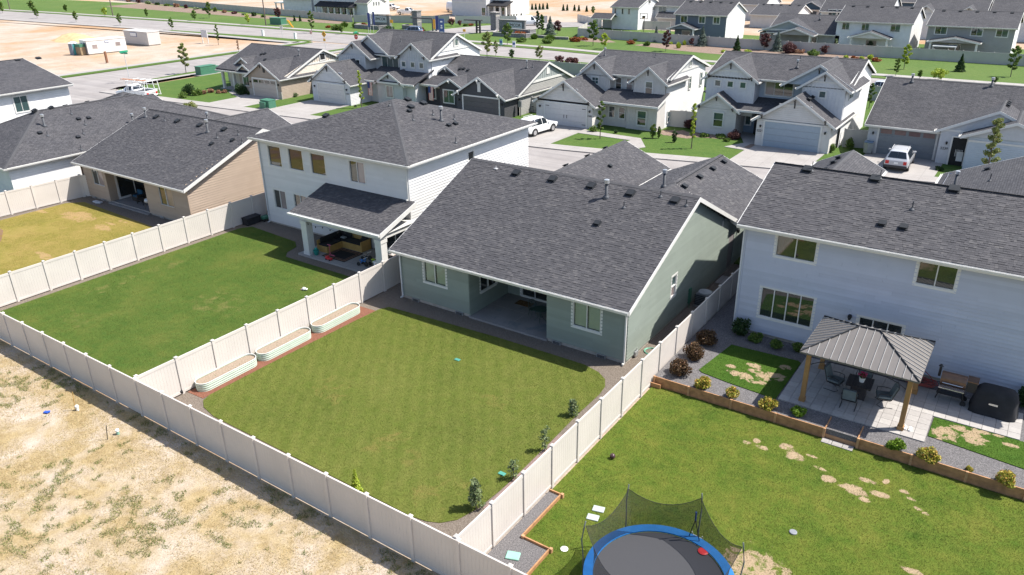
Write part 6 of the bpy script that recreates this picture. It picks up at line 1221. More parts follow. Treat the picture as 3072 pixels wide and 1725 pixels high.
for lab, p in (('green valve-box lid at the right edge of the middle lawn', (-1.94,5.22)), ('green valve-box lid in the dry lawn spot', (-6.0,6.0))):
    if p[0] < -5: p = tuple(G(cp(12,2000,905))[:2])
    mb = MB(); mb.box(p[0]-.14,p[0]+.14,p[1]-.09,p[1]+.09,.03,.07); o = mb.build('valve_lid', plain('teal_lid', (.07,.28,.22), .5), None, bevel=.01); tag(o, lab, 'lid')
mb = MB(); a = G(cp(16,1390,1440)); 
# ------------------------------------------------------------------ trampoline
H = thing('trampoline', 'round trampoline with blue pad and black safety net', 'trampoline', (5.0,2.9,0)); 
A = [G(cp(17,*q), .88) for q in ((985,1080),(1440,960),(1850,1050),(2040,1160),(2200,1330),(800,1400),(890,1180))]
Am = np.array([[p[0],p[1],1] for p in A]); bb = np.array([p[0]**2+p[1]**2 for p in A]); so = np.linalg.lstsq(Am, bb, rcond=None)[0]; TC = Vector((so[0]/2, so[1]/2, 0)); TR = math.sqrt(so[2]+TC.x**2+TC.y**2)
print('TRAMP', TC, TR); TR = min(max(TR,2.0),2.45)
def ring(mb, r0, r1, z0, z1, n=64):
    vs = []
    for r, z in ((r0,z0),(r1,z0),(r1,z1),(r0,z1)): vs += [(TC.x+r*math.cos(2*math.pi*k/n), TC.y+r*math.sin(2*math.pi*k/n), z) for k in range(n)]
    mb.add(vs, [(j*n+k, j*n+(k+1)%n, ((j+1)%4)*n+(k+1)%n, ((j+1)%4)*n+k) for j in range(4) for k in range(n)])
mb = MB(); ring(mb, TR-.3, TR, .84, .885); mb.build('pad', plain('blue_pad', (.012,.14,.40), .5, .12, 4), H, smooth=False)
mb = MB(); n = 64; mb.add([(TC.x+(TR-.3)*math.cos(2*math.pi*k/n), TC.y+(TR-.3)*math.sin(2*math.pi*k/n), .83) for k in range(n)], [tuple(range(n))]); mb.build('jump_mat', plain('mat_black', (.04,.041,.047), .8, .1, 40), H)
mb = MB(); mb.tube([(TC.x+(TR-.05)*math.cos(2*math.pi*k/n), TC.y+(TR-.05)*math.sin(2*math.pi*k/n), .82) for k in range(n)], .03, 6, True); mb.build('frame_ring', M_galv, H)
angs = [math.atan2(p[1]-TC.y, p[0]-TC.x) for p in [G(cp(17,*q), 2.6) for q in ((1440,500),(895,735),(2110,690),(2330,1205))]]
pa = sorted(angs); print('angles', np.degrees(pa)); a0 = math.radians(np.mean([(math.degrees(a)) % 60 for a in pa])); PA = [a0+k*math.pi/3 for k in range(6)]
tops = []
for a in PA:
    d = Vector((math.cos(a),math.sin(a),0)); mb = MB(); p = TC+d*(TR+.02)
    mb.tube([p+Vector((0,0,.05)), p+Vector((0,0,1.2)), p+d*.06+Vector((0,0,1.9)), p+d*.0+Vector((0,0,2.35)), p-d*.04+Vector((0,0,2.62))], .022, 7); mb.build('net_pole', plain('foam_grey', (.10,.115,.115), .6) if 'foam_grey' not in MATS else MATS['foam_grey'], H, smooth=True); tops.append(p-d*.06+Vector((0,0,2.45)))
for a in PA[::2]+PA[1::2]:
    d = Vector((math.cos(a),math.sin(a),0)); t = Vector((-d.y,d.x,0)); p = TC+d*(TR-.05); mb = MB(); mb.tube([p+t*.35+Vector((0,0,.8)), p+t*.35+Vector((0,0,.03)), p-t*.35+Vector((0,0,.03)), p-t*.35+Vector((0,0,.8))], .025, 6); mb.build('leg', M_galv, H)
mt, n_, l_, b_ = nt('net'); trn = n_.new('ShaderNodeBsdfTransparent'); b_.inputs['Base Color'].default_value = (.012,.012,.014,1); b_.inputs['Roughness'].default_value = .8
mx = n_.new('ShaderNodeMixShader'); mx.inputs[0].default_value = .60; l_.new(trn.outputs[0], mx.inputs[1]); l_.new(b_.outputs[0], mx.inputs[2]); l_.new(mx.outputs[0], n_['Material Output'].inputs[0])
for i in range(6):
    p, q = tops[i], tops[(i+1)%6]; a0_, a1_ = PA[i], PA[i]+math.pi/3; mb = MB(); vs = []; nu, nv = 12, 6
    for v in range(nv+1):
        for u in range(nu+1):
            s = u/nu; top = p.lerp(q, s)+Vector((0,0,-.42*4*s*(1-s))); ang = a0_+(a1_-a0_)*s; bot = TC+Vector((math.cos(ang),math.sin(ang),0))*(TR-.28)+Vector((0,0,.86))
            w = v/nv; k = math.sin(w*math.pi)*.12; vs.append(bot.lerp(top, w)-Vector((math.cos(ang),math.sin(ang),0))*k)
    mb.add(vs, [(v*(nu+1)+u, v*(nu+1)+u+1, (v+1)*(nu+1)+u+1, (v+1)*(nu+1)+u) for v in range(nv) for u in range(nu)]); mb.build('net_panel', mt, H, smooth=True)
    mb = MB(); mb.tube([p.lerp(q, s)+Vector((0,0,-.42*4*s*(1-s))) for s in np.linspace(0,1,9)], .009, 5); mb.build('net_hem', M_blackcloth, H)
dd = G(cp(17,1940,800), 1.9); da = math.atan2(dd[1]-TC.y, dd[0]-TC.x); d = Vector((math.cos(da),math.sin(da),0)); p = TC+d*(TR-.16); t = Vector((-d.y,d.x,0))
mb = MB(); mb.tube([p+Vector((0,0,1.95)), p+Vector((0,0,1.62))], .03, 6); mb.build('door_strap', plain('royal_blue', (.01,.05,.30), .5), H); mb = MB(); mb.tube([p+Vector((0,0,1.64)), p-t*.2+Vector((0,0,.9))], .016, 5); mb.tube([p+Vector((0,0,1.64)), p+t*.16+Vector((0,0,.9))], .016, 5); mb.build('door_edge', M_blackcloth, H)
mb = MB()
for s in (-.18,.18): mb.tube([TC+d*(TR+.08)+t*s+Vector((0,0,.9)), TC+d*(TR+.4)+t*s], .018, 6)
for k in range(3): z = .25+k*.25; q = TC+d*(TR+.4-.32*z/.9)+Vector((0,0,z)); mb.tube([q-t*.18, q+t*.18], .018, 6)
mb.build('ladder', M_alu, H)
c = G(cp(17,1960,1215), .86); mb = MB(); mb.lathe([(.0,0),(.16,.01),(.17,.02),(.12,.035),(0,.035)], 14, (c[0],c[1],.84)); o = mb.build('frisbee', M_red, None); tag(o, 'red disc lying on the trampoline mat near the net door', 'toy')
c = G(cp(17,1085,305), .11); mb = MB(); mb.lathe([(.11*math.sin(t)+.0005, -.11*math.cos(t)) for t in np.linspace(0,math.pi,10)], 16, (c[0],c[1],.135)); o = mb.build('ball', plain('maroon_ball', (.06,.03,.035), .25), None, smooth=True); tag(o, 'dark maroon ball lying on the right lawn', 'ball')
c = G(cp(18,345,1035), .03); mb = MB(); mb.lathe([(.13,0),(.13,.04),(.11,.05),(.02,.05)], 14, (c[0],c[1],.02)); o = mb.build('drain_cover', plain('drain_grey', (.2,.21,.23), .6), None); tag(o, 'round grey drain cover sunk in the right lawn', 'drain')
for k, q in enumerate(((950,810),(895,890))):
    c = G(cp(17,*q), .04); mb = MB(); mb.boxc((c[0],c[1],.035),(.42,.3,.05),.25); o = mb.build('stepping_stone', plain('stepper%d' % k, (.36,.41,.39), .8, .1), None, bevel=.02); tag(o, ('upper','lower')[k]+' of two pale stepping stones left of the trampoline', 'stone')
c = G(cp(17,620,1195), .03); o = MB().lathe([(.13,0),(.13,.02),(.05,.03)], 10, (c[0],c[1],.02)).build('salt_pile', M_plasticw); tag(o, 'small white round patch on the grass by the planter corner', 'stone')
# timber-edged gravel planter beside the trampoline
sheet('planter_gravel', [(.09,.12),(1.66,.12),(1.66,2.74),(.56,2.74),(.56,5.3),(.09,5.3)], .085, M_dgravel, .08)
def planks(label, name, segs, h0, h1, th=.05, post=True, group=None, cat='edging'):
    H = thing(name, label, cat, (segs[0][0][0],segs[0][0][1],0))
    for a, b in segs:
        a = Vector((*a,0)); b = Vector((*b,0)); d = (b-a).normalized(); w = Vector((d.y,-d.x,0))*th/2; mb = MB(); vs = [a-w,b-w,b+w,a+w]; mb.add([v+Vector((0,0,h0)) for v in vs]+[v+Vector((0,0,h1)) for v in vs], [(0,1,5,4),(1,2,6,5),(2,3,7,6),(3,0,4,7),(4,5,6,7)]); mb.build('board', M_wood, H)
        if post: mb = MB(); mb.boxc((b.x+.05,b.y,(h0+h1)/2+.01),(.1,.1,h1-h0+.03)); mb.build('stake', M_wood2, H)
    return H
planks('L-shaped cedar board edging around the gravel strip by the trampoline', 'cedar_edging', [((.1,5.33),(.6,5.33)),((.6,5.33),(.6,2.78)),((.6,2.78),(1.7,2.78)),((1.7,2.78),(1.7,1.2)),((1.7,1.2),(1.7,.1))], .0, .17)
c = G(cp(17,125,1262), .1); mb = MB(); mb.boxc((c[0],c[1],.11),(.46,.36,.06),.35); o = mb.build('irrigation_lid', M_lid, None, bevel=.03); tag(o, 'pale green irrigation box lid in the timber-edged gravel', 'lid')
# ------------------------------------------------------------------ timber retaining wall with steps
H = thing('retaining_wall', 'low cedar plank retaining wall below the paved patio', 'retaining wall', (8,14.27,0))
PX = [.12,1.75,3.66,5.55,7.5]; PX2 = [8.78,10.69,12.54,14.4,16.3,18.2]
for xs in (PX, PX2):
    for a, b in zip(xs, xs[1:]):
        for k in range(2): mb = MB(); mb.box(a+.045,b-.045,14.25,14.295,.0+k*.235,.228+k*.235); mb.build('board', M_wood, H)
    for x in xs: mb = MB(); mb.box(x-.045,x+.045,14.2,14.29,.0,.485); mb.build('post', M_wood2, H)
mb = MB(); mb.box(-.05,.5,14.05,14.1,0,.22); mb.build('end_board', M_wood, H)
H = thing('garden_steps', 'cedar box steps in the retaining wall with pale pavers at the foot', 'steps', (8.14,14.4,0))
for k in range(2): mb = MB(); mb.box(7.55,8.73,14.3+k*.42,14.35+k*.42,.0+k*.2,.2+k*.2); mb.build('riser', M_wood2, H); mb = MB(); mb.box(7.55,8.73,14.35+k*.42,14.72+k*.42,.17+k*.2,.2+k*.2); mb.build('tread', M_wood2, H)
for x in (7.52,8.76): mb = MB(); mb.box(x-.02,x+.02,14.3,15.2,.0,.5); mb.build('stringer', M_wood, H)
for k in range(3): mb = MB(); mb.box(7.5+k*.4,7.88+k*.4,13.9,14.22,.01,.05); mb.build('paver', M_concrete, H)
# ------------------------------------------------------------------ paved patio: every paver its own piece
H = thing('paved_patio', 'pale square-paver patio under the gazebo', 'patio', (8.1,17.4,TZ)); s = .435; k = 0; pm = []
for t in range(3):
    mb = MB(); mb.box(.006,s-.006,.006,s-.006,0,.06); me = mb.mesh('paver'); me.materials.append(plain('paver%d' % t, (.31+.02*t,.29+.02*t,.275+.018*t), .85, .08, 6)); pm.append(me)
def pav(x0, x1, y0, y1):
    ny = int(round((y1-y0)/s)); nx = int(round((x1-x0)/s))
    for j in range(ny):
        for i in range(nx):
            o = bpy.data.objects.new('paver', random.choice(pm)); COL.objects.link(o); o.parent = H; o.matrix_parent_inverse = world_of(H).inverted(); o.location = (x0+i*s, y0+j*s, TZ-.035+random.uniform(0,.004))
pav(5.28,10.9,15.4,19.75); pav(10.935,14.0,17.55,19.75)
# ------------------------------------------------------------------ gazebo
H = thing('gazebo', 'gazebo with hipped grey metal roof on timber posts', 'gazebo', (8.08,17.4,TZ)); GX0, GX1, GY0, GY1, GZ, GR = 5.86,10.31,15.46,19.3,2.92,3.72; RX0, RX1, RY = 7.62,8.42,17.38
M_gmetal = plain('gazebo_metal', (.135,.124,.117), .5, .05, 2, metal=.2); M_seam = plain('seam_metal', (.33,.325,.32), .45, .04, 2, metal=.2)
def facet(a, b, c, d):      # ribbed roof facet, panel by panel
    a, b, c, d = map(Vector, (a,b,c,d)); U = (b-a).normalized(); W = (b-a).length; S = (d-a)-U*(d-a).dot(U); T = S.length; S.normalize(); n = U.cross(S); ud = (d-a).dot(U); uc = (c-a).dot(U); w = .28; k = int(W/w); w = W/k
    def top(u): 
        if u < ud: return T*u/ud if ud > 1e-6 else T
        if u > uc: return T*(W-u)/(W-uc)
        return T
    for i in range(k):
        u0, u1 = i*w, (i+1)*w; us = sorted({u0, u1, *[q for q in (ud, uc) if u0 < q < u1]}); up = [a+U*u+S*top(u) for u in us]; lo = [a+U*u for u in us]
        mb = MB(); mb.poly(lo+up[::-1]); mb.poly([q-n*.012 for q in lo+up[::-1]]); mb.build('roof_panel', M_gmetal, H)
        if i: 
            t = top(u0); p, q = a+U*u0, a+U*u0+S*t; h = U*.013; mb = MB(); mb.add([p-h, p+h, q+h, q-h, p-h*.6+n*.035, p+h*.6+n*.035, q+h*.6+n*.035, q-h*.6+n*.035], [(0,1,5,4),(1,2,6,5),(3,0,4,7),(4,5,6,7)]); mb.build('seam', M_seam, H)
C4 = [(GX0,GY0,GZ),(GX1,GY0,GZ),(GX1,GY1,GZ),(GX0,GY1,GZ)]; r0 = (RX0,RY,GR); r1 = (RX1,RY,GR)
facet(C4[0],C4[1],r1,r0); facet(C4[1],C4[2],r1,r1); facet(C4[2],C4[3],r0,r1); facet(C4[3],C4[0],r0,r0)
for a, b in ((C4[0],r0),(C4[1],r1),(C4[2],r1),(C4[3],r0),(r0,r1)): mb = MB(); mb.tube([Vector(a)+Vector((0,0,.02)), Vector(b)+Vector((0,0,.03))], .03, 6); mb.build('hip_cap', M_vent, H)
mb = MB(); 
for (a, b) in zip(C4, C4[1:]+C4[:1]): board(mb, a, b, .07, .02)
mb.build('roof_edge', M_gmetal, H)
GP = [(6.17,15.82),(10.0,15.82),(10.0,19.02),(6.15,19.02)]
for x, y in GP: mb = MB(); mb.box(x-.09,x+.09,y-.09,y+.09,TZ,2.9); mb.box(x-.12,x+.12,y-.12,y+.12,TZ,TZ+.2); mb.build('post', M_timber, H)
for (a, b) in zip(GP, GP[1:]+GP[:1]): mb = MB(); A_, B_ = Vector((*a,2.8)), Vector((*b,2.8)); d = (B_-A_).normalized(); mb.boxc((A_+B_)/2, ((B_-A_).length,.1,.16), math.atan2(d.y,d.x)); mb.build('beam', M_timber, H)
for (a, b) in zip(GP, GP[1:]+GP[:1]):     # arched braces with pickets
    A_, B_ = Vector((*a,0)), Vector((*b,0)); mb = MB(); arc = [A_.lerp(B_, s)+Vector((0,0,2.62-.45*(2*s-1)**4)) for s in np.linspace(.03,.97,15)]; mb.tube(arc, .018, 5)
    for s in (2,4,6,8,10,12): mb.bar(arc[s], (arc[s].x,arc[s].y,2.74), .012, 5)
    mb.build('arched_brace', M_black, H)
# ------------------------------------------------------------------ dining set
c = G((2400+1090*.16598, 1000+870*.16598), TZ+.74); TXY = (c[0]+.0, c[1]); H = thing('dining_table', 'square dark slatted dining table under the gazebo', 'table', (*TXY,TZ)); M_tbl = plain('table_dark', (.035,.030,.032), .5, .15, 6); M_ = Matrix.Translation((*TXY,TZ)) @ Matrix.Rotation(.04,4,'Z')
for k in range(9): mb = MB(); mb.box(-.5+k*.112,-.5+k*.112+.1,-.5,.5,.71,.735,M_); mb.build('slat', M_tbl, H)
mb = MB(); mb.box(-.3,.3,-.3,.3,.0,.62,M_); mb.box(-.48,.48,-.48,.48,.66,.71,M_); mb.build('base', M_tbl, H)
M_cush = plain('slate_cushion', (.13,.16,.17), .85, .15, 6)
def spring_chair(label, x, y, rz):
    H = thing('patio_chair', label, 'chair', (x,y,TZ), group='chairs around the gazebo table'); M = Matrix.Translation((x,y,TZ+.03)) @ Matrix.Rotation(rz,4,'Z')     # faces -Y
    def b(nm, mat, f, sm=False): mb = MB(); f(mb); mb.xf(M); mb.build(nm, mat, H, smooth=sm)
    b('seat_cushion', M_cush, lambda m: m.box(-.26,.26,-.28,.24,.40,.48)); T = Matrix.Translation((0,.27,.46)) @ Matrix.Rotation(-.32,4,'X'); b('back_cushion', M_cush, lambda m: m.box(-.25,.25,-.05,.05,.0,.55,T))
    for sx in (-1,1):
        b('arm', M_black, lambda m: m.tube([(sx*.3,-.26,.40),(sx*.31,-.24,.62),(sx*.31,.0,.65),(sx*.31,.26,.62)], .016, 6)); b('back_frame', M_black, lambda m: m.tube([(sx*.28,.26,.36),(sx*.28,.34,.62),(sx*.26,.47,1.0)], .016, 6))
        b('leg', M_black, lambda m: m.tube([(sx*.28,.1,.36),(sx*.28,-.12,.3),(sx*.29,-.26,.1),(sx*.29,-.1,.0),(sx*.29,.36,.0)], .016, 6))
    b('top_rail', M_black, lambda m: m.tube([(-.26,.47,1.0),(0,.49,1.03),(.26,.47,1.0)], .016, 6)); b('seat_frame', M_black, lambda m: m.box(-.28,.28,-.28,.26,.35,.39)); return H
tx, ty = TXY
spring_chair('patio chair on the left of the dining table, grey cushion', tx-.98,ty+.1,math.pi/2-.15); spring_chair('patio chair on the right of the dining table, half in sun', tx+1.0,ty-.1,-math.pi/2+.3); spring_chair('patio chair behind the dining table, nearest the house', tx+.0,ty+.98,0); spring_chair('patio chair at the near side of the dining table, back turned', tx-.15,ty-1.0,math.pi+.05)
# those four chairs face the table: local -Y points to the table centre
H = thing('flower_pot', 'white pot of pink flowers on the dining table', 'plant pot', (tx+.05,ty+.02,TZ+.735)); c = Vector((tx+.05,ty+.02,TZ+.735)); mb = MB(); mb.lathe([(.09,0),(.13,.2),(.14,.22),(.12,.22),(.1,.19)], 14, c); mb.build('pot', M_plasticw, H)
def cloud(center, rad, n, s, flat=0): 
    P = RNG.normal(0,1,(n,3)); P /= np.linalg.norm(P,axis=1)[:,None]; P *= (RNG.random((n,1))**(1/3)); return np.array(center)+P*np.array(rad)
def leafmesh(name, P, size, mat, parent, asp=.6, up=.0, **tags):
    n = len(P); a = RNG.normal(0,1,(n,3)); a[:,2] += up; a /= np.linalg.norm(a,axis=1)[:,None]; b = RNG.normal(0,1,(n,3)); b -= (b*a).sum(1)[:,None]*a; b /= np.linalg.norm(b,axis=1)[:,None]
    sz = size*(.6+.8*RNG.random((n,1))); A = a*sz; Bv = b*sz*asp
    V = np.stack([P-A, P+Bv*.5-A*.2, P+A, P-Bv*.5-A*.2], 1) if False else np.stack([P-A*.5, P+Bv*.5, P+A*.5, P-Bv*.5], 1)
    me = bpy.data.meshes.new(name); me.vertices.add(4*n); me.vertices.foreach_set('co', V.ravel().astype(np.float32)); me.loops.add(4*n); me.loops.foreach_set('vertex_index', np.arange(4*n, dtype=np.int32))
    me.polygons.add(n); me.polygons.foreach_set('loop_start', np.arange(0,4*n,4,dtype=np.int32)); me.polygons.foreach_set('loop_total', np.full(n,4,np.int32)); me.update(calc_edges=True); me.materials.append(mat); return link(name, me, parent, **tags)
leafmesh('leaves', cloud(c+Vector((0,0,.28)), (.15,.15,.1), 120, 0), .07, leaf_mat('pot_leaf', [(0,(.03,.09,.02)),(1,(.08,.16,.04))]), H); leafmesh('blossom', cloud(c+Vector((0,0,.36)), (.2,.2,.09), 110, 0), .07, leaf_mat('pink', [(0,(.5,.02,.12)),(1,(.75,.08,.25))]), H)
# ------------------------------------------------------------------ smoker grill, covered grill, red hose, shoes
M_bronze = plain('bronze_enamel', (.17,.10,.065), .35, .12, 5, metal=.5)
g0 = G(cp(14,1720,1300), TZ); g1 = G(cp(14,1970,1375), TZ); gx, gy = (g0[0]+g1[0])/2, max((g0[1]+g1[1])/2,18.9); gy = 19.25
H = thing('pellet_smoker', 'bronze barrel pellet smoker standing against the blue-grey wall', 'grill', (gx,gy,TZ)); o_ = Vector((gx,gy,TZ))
def part(nm, mat, f, **k): mb = MB(); f(mb); mb.xf(Matrix.Translation(o_)); return mb.build(nm, mat, H, **k)
def barrel(m):
    n = 20; vs = []
    for x in (-.52,.42):
        for k in range(n): a = 2*math.pi*k/n; vs.append((x, .28*math.cos(a), .98+.3*math.sin(a)))
    m.add(vs, [(k,(k+1)%n,n+(k+1)%n,n+k) for k in range(n)]+[tuple(range(n)), tuple(range(n,2*n))])
part('barrel', M_bronze, barrel); part('front_shelf', M_chrome, lambda m: m.box(-.52,.42,-.52,-.27,.74,.77)); part('handle', M_chrome, lambda m: m.tube([(-.42,-.27,.95),(-.42,-.36,.93),(.32,-.36,.93),(.32,-.27,.95)], .017, 6)); part('hopper', M_black, lambda m: m.box(.44,.82,-.2,.3,.7,1.16)); part('hopper_lid', M_bronze, lambda m: m.box(.43,.84,-.22,.32,1.16,1.2)); part('chimney', M_black, lambda m: (m.bar((-.62,.12,.95),(-.62,.12,1.42),.05,10), m.lathe([(.1,1.42),(.02,1.52)], 10, (-.62,.12,0))))
for x, s in ((-.42,-.14),(.36,.1)): 
    for y in (-.22,.22): part('leg', M_black, lambda m: m.bar((x,y,.72),(x+s,y*1.1,.08),.026,6))
part('wheel', M_tyre, lambda m: (m.bar((.47,-.28,.11),(.47,-.22,.11),.11,14), m.bar((.47,.22,.11),(.47,.28,.11),.11,14))); part('under_shelf', M_black, lambda m: m.box(-.48,.42,-.2,.2,.3,.33))
g0 = G(cp(14,2050,1400), TZ); cx0 = gx+1.55; H = thing('covered_grill', 'grill hidden under a black cloth cover beside the smoker', 'grill', (cx0,19.2,TZ)); mb = MB(); nn = 28; vs = []
prof = [(.0,1.0),(.05,1.02),(.35,1.0),(.8,.96),(.98,.9),(1.12,.86)]
rings = [(.95,.55,0),(.93,.53,.18),(.88,.48,.45),(.84,.44,.8),(.78,.38,.98),(.62,.26,1.14),(.3,.12,1.2)]
for a, b, z in rings:
    for k in range(nn):
        t = 2*math.pi*k/nn; fx = abs(math.cos(t))**.45*math.copysign(1,math.cos(t)); fy = abs(math.sin(t))**.45*math.copysign(1,math.sin(t)); w = 1+(.035*math.sin(9*t+z*4)+.025*math.sin(5*t+1))*(1-z/1.3); vs.append((cx0+a*fx*w*.92, 19.2+b*fy*w, TZ+z))
mb.add(vs, [(j*nn+k,j*nn+(k+1)%nn,(j+1)*nn+(k+1)%nn,(j+1)*nn+k) for j in range(len(rings)-1) for k in range(nn)]+[tuple((len(rings)-1)*nn+k for k in range(nn))]); mb.build('cloth_cover', M_blackcloth, H, smooth=True); mb = MB(); mb.box(cx0-.2,cx0+.12,18.70,18.72,TZ+.55,TZ+.63); mb.build('badge', M_chrome, H)
mb = MB(); pts = []; pc = Vector((gx-1.35,19.9,TZ))
for k in range(260): a = k*.23; r = .38+.12*math.sin(k*.37)+.08*math.sin(k*.11); pts.append(pc+Vector((r*1.35*math.cos(a), r*.8*math.sin(a), .04+.16*abs(math.sin(k*.057))+.1*random.random())))
pts += [pc+Vector((-.35,.3,.5)), pc+Vector((0,.35,.62)), pc+Vector((.35,.25,.45)), pc+Vector((.6,.1,.2))]
mb.tube(pts, .017, 5); o = mb.build('red_hose', plain('red_rubber', (.26,.045,.035), .5), None, smooth=True); tag(o, 'tangled pile of red hose between gazebo and smoker', 'hose')
c = G(cp(18,1445,35), TZ+.05)
for k, (dx, rz) in enumerate(((-.08,.2),(.1,-.1))):
    mb = MB(); mb.boxc((c[0]+dx,c[1],TZ+.06),(.1,.27,.08),rz); mb.boxc((c[0]+dx,c[1]+.06,TZ+.11),(.09,.12,.06),rz); o = mb.build('shoe', M_plasticw, None, bevel=.02); tag(o, ('left','right')[k]+' white shoe beside the front gazebo post', 'shoe')
# ------------------------------------------------------------------ porch of the light grey house: L sofa, rug, toys
H = thing('corner_sofa', 'L-shaped pine outdoor sofa with black cushions on the grey porch', 'sofa', (-24.3,19,.125)); z = .125
def bx(nm, mat, *b, **k): return MB().box(*b).build(nm, mat, H, **k)
bx('base_board', M_pine, -25.2,-24.3,17.4,17.45,z,z+.42); bx('base_board', M_pine, -24.35,-24.3,17.45,18.75,z,z+.42); bx('base_board', M_pine, -24.3,-22.6,18.72,18.77,z,z+.42); bx('arm_board', M_pine, -22.6,-22.52,18.7,19.6,z,z+.68); bx('back_board', M_pine, -25.25,-25.2,17.4,19.6,z,z+.72); bx('back_board', M_pine, -25.2,-22.52,19.55,19.6,z,z+.72)
bx('seat_cushion', M_blackcloth, -25.18,-24.37,17.47,18.7,z+.36,z+.5, bevel=.04); bx('seat_cushion', M_blackcloth, -25.18,-22.62,18.78,19.5,z+.36,z+.5, bevel=.04); bx('back_cushion', M_blackcloth, -25.18,-25.02,17.6,19.5,z+.5,z+.86, bevel=.05); bx('back_cushion', M_blackcloth, -25.0,-24.1,19.36,19.52,z+.5,z+.84, bevel=.05); bx('back_cushion', M_blackcloth, -23.1,-22.62,19.3,19.5,z+.5,z+.82, bevel=.05); bx('throw_pillow', plain('grey_pillow', (.3,.32,.34), .9), -24.7,-24.3,18.95,19.2,z+.5,z+.6, bevel=.04)
H = thing('patterned_rug', 'black rug with tan diamond border on the grey porch', 'rug', (-23.3,17.8,.13)); 
q = [(-24.35,16.95),(-22.35,16.95),(-22.35,18.6),(-24.25,18.6)]; mb = MB(); mb.box(-24.35,-22.3,16.9,18.62,.127,.136); mb.build('field', plain('rug_black', (.012,.01,.012), .95), H)
mb = MB(); mtan = plain('rug_tan', (.26,.14,.09), .95, .4, 12)
for (i, w) in ((.1,.07),(.27,.04)): mb.box(-24.35+i,-22.3-i,16.9+i,16.9+i+w,.136,.139); mb.box(-24.35+i,-22.3-i,18.62-i-w,18.62-i,.136,.139); mb.box(-24.35+i,-24.35+i+w,16.9+i+w,18.62-i-w,.136,.139); mb.box(-22.3-i-w,-22.3-i,16.9+i+w,18.62-i-w,.136,.139)
mb.build('border', mtan, H)
def toy(name, label, x, y, col, f, z=.127, bev=.02):
    H = thing(name, label, 'toy', (x,y,z)); f(H, x, y, z, plain('toy_'+name+str(int(x*100)), col, .4)); return H
def trike(H, x, y, z, m):
    MB().tube([(x-.2,y,z+.15),(x,y,z+.32),(x+.22,y,z+.3),(x+.27,y,z+.55)], .035, 8).build('frame', m, H); MB().boxc((x-.08,y,z+.36),(.24,.18,.06)).build('seat', m, H, bevel=.02)
    for dx, dy, r in ((.28,0,.16),(-.22,.16,.12),(-.22,-.16,.12)): MB().bar((x+dx,y+dy-.03,z+r),(x+dx,y+dy+.03,z+r),r,14).build('wheel', M_tyre, H)
    MB().bar((x+.27,y-.18,z+.56),(x+.27,y+.18,z+.56),.02,6).build('handlebar', M_plasticw, H)
toy('ride_on_toy', 'blue and white ride-on toy at the porch corner by the fence', -20.9,17.15,(.02,.17,.5),trike); toy('ride_on_toy', 'lime green ride-on toy next to the porch post', -20.35,17.6,(.45,.6,.05),trike); toy('ride_on_toy', 'grey push toy behind the blue ride-on toy', -21.4,18.0,(.3,.25,.22),trike)
def bucket(H, x, y, z, m): MB().lathe([(.13,0),(.19,.3),(.2,.32),(.17,.32),(.12,.04)], 14, (x,y,z)).build('tub', m, H, smooth=True); MB().lathe([(.05,.3),(.12,.42),(.03,.5)], 10, (x,y,z)).build('top', m, H)
toy('toy_bucket', 'teal toy tub by the left porch post', -24.75,16.85,(.03,.3,.26),bucket)
def truck(H, x, y, z, m):
    MB().boxc((x,y,z+.1),(.5,.2,.12)).build('body', m, H, bevel=.02); MB().boxc((x-.12,y,z+.2),(.18,.18,.12)).build('cab', m, H, bevel=.02)
    for dx in (-.16,.16): MB().bar((x+dx,y-.12,z+.06),(x+dx,y+.12,z+.06),.06,10).build('wheel', M_tyre, H)
toy('toy_truck', 'red toy truck on the front edge of the porch slab', -23.4,16.65,(.6,.03,.04),truck)
def scoot(H, x, y, z, m): MB().bar((x,y,z+.08),(x,y,z+.75),.02,6).build('stem', m, H); MB().bar((x-.17,y,z+.75),(x+.17,y,z+.75),.02,6).build('handlebar', m, H); MB().boxc((x+.2,y,z+.08),(.5,.1,.03)).build('deck', m, H); [MB().bar((x+d,y-.02,z+.06),(x+d,y+.02,z+.06),.06,10).build('wheel', M_tyre, H) for d in (0,.42)]
toy('kick_scooter', 'pink kick scooter standing at the edge of the rug', -23.85,17.2,(.6,.12,.2),scoot)
H = thing('string_lights', 'string of dark bulbs hanging under the porch eave', 'lights', (-22,16.6,2.4)); wire = [(-25.2+k*.33, 16.58, 2.42-.16*abs(math.sin(k*.55))) for k in range(19)]; MB().tube(wire, .008, 4).build('wire', M_black, H)
for k in range(1,19,2): MB().lathe([(.01,0),(.035,-.05),(.03,-.1),(.005,-.13)], 8, wire[k]).build('bulb', M_black, H)
H = thing('porch_grill', 'grey gas grill at the side of the grey porch', 'grill', (-19.6,18.3,.125)); MB().box(-19.95,-19.25,18.0,18.55,.3,.85).build('cart', M_black, H); MB().box(-20.1,-19.1,18.0,18.55,.85,.9).build('shelf', plain('grill_pink', (.5,.42,.38), .5), H); MB().bar((-19.9,18.28,.98),(-19.3,18.28,.98),.2,14).build('lid', M_alu, H)
for y in (18.05,18.5): MB().bar((-19.85,y,.13),(-19.85,y,.3),.03).build('leg', M_black, H); MB().bar((-19.35,y,.13),(-19.35,y,.3),.03).build('leg', M_black, H)
H = thing('toy_table', 'low white plastic picnic bench behind the porch post', 'table', (-19.7,17.4,.125)); MB().box(-20.1,-19.3,17.2,17.5,.5,.56).build('top', M_plasticw, H); MB().box(-20.1,-19.3,17.52,17.7,.32,.37).build('bench', M_plasticw, H); MB().box(-20.0,-19.9,17.2,17.7,.13,.5).build('leg', M_plasticw, H); MB().box(-19.5,-19.4,17.2,17.7,.13,.5).build('leg', M_plasticw, H)
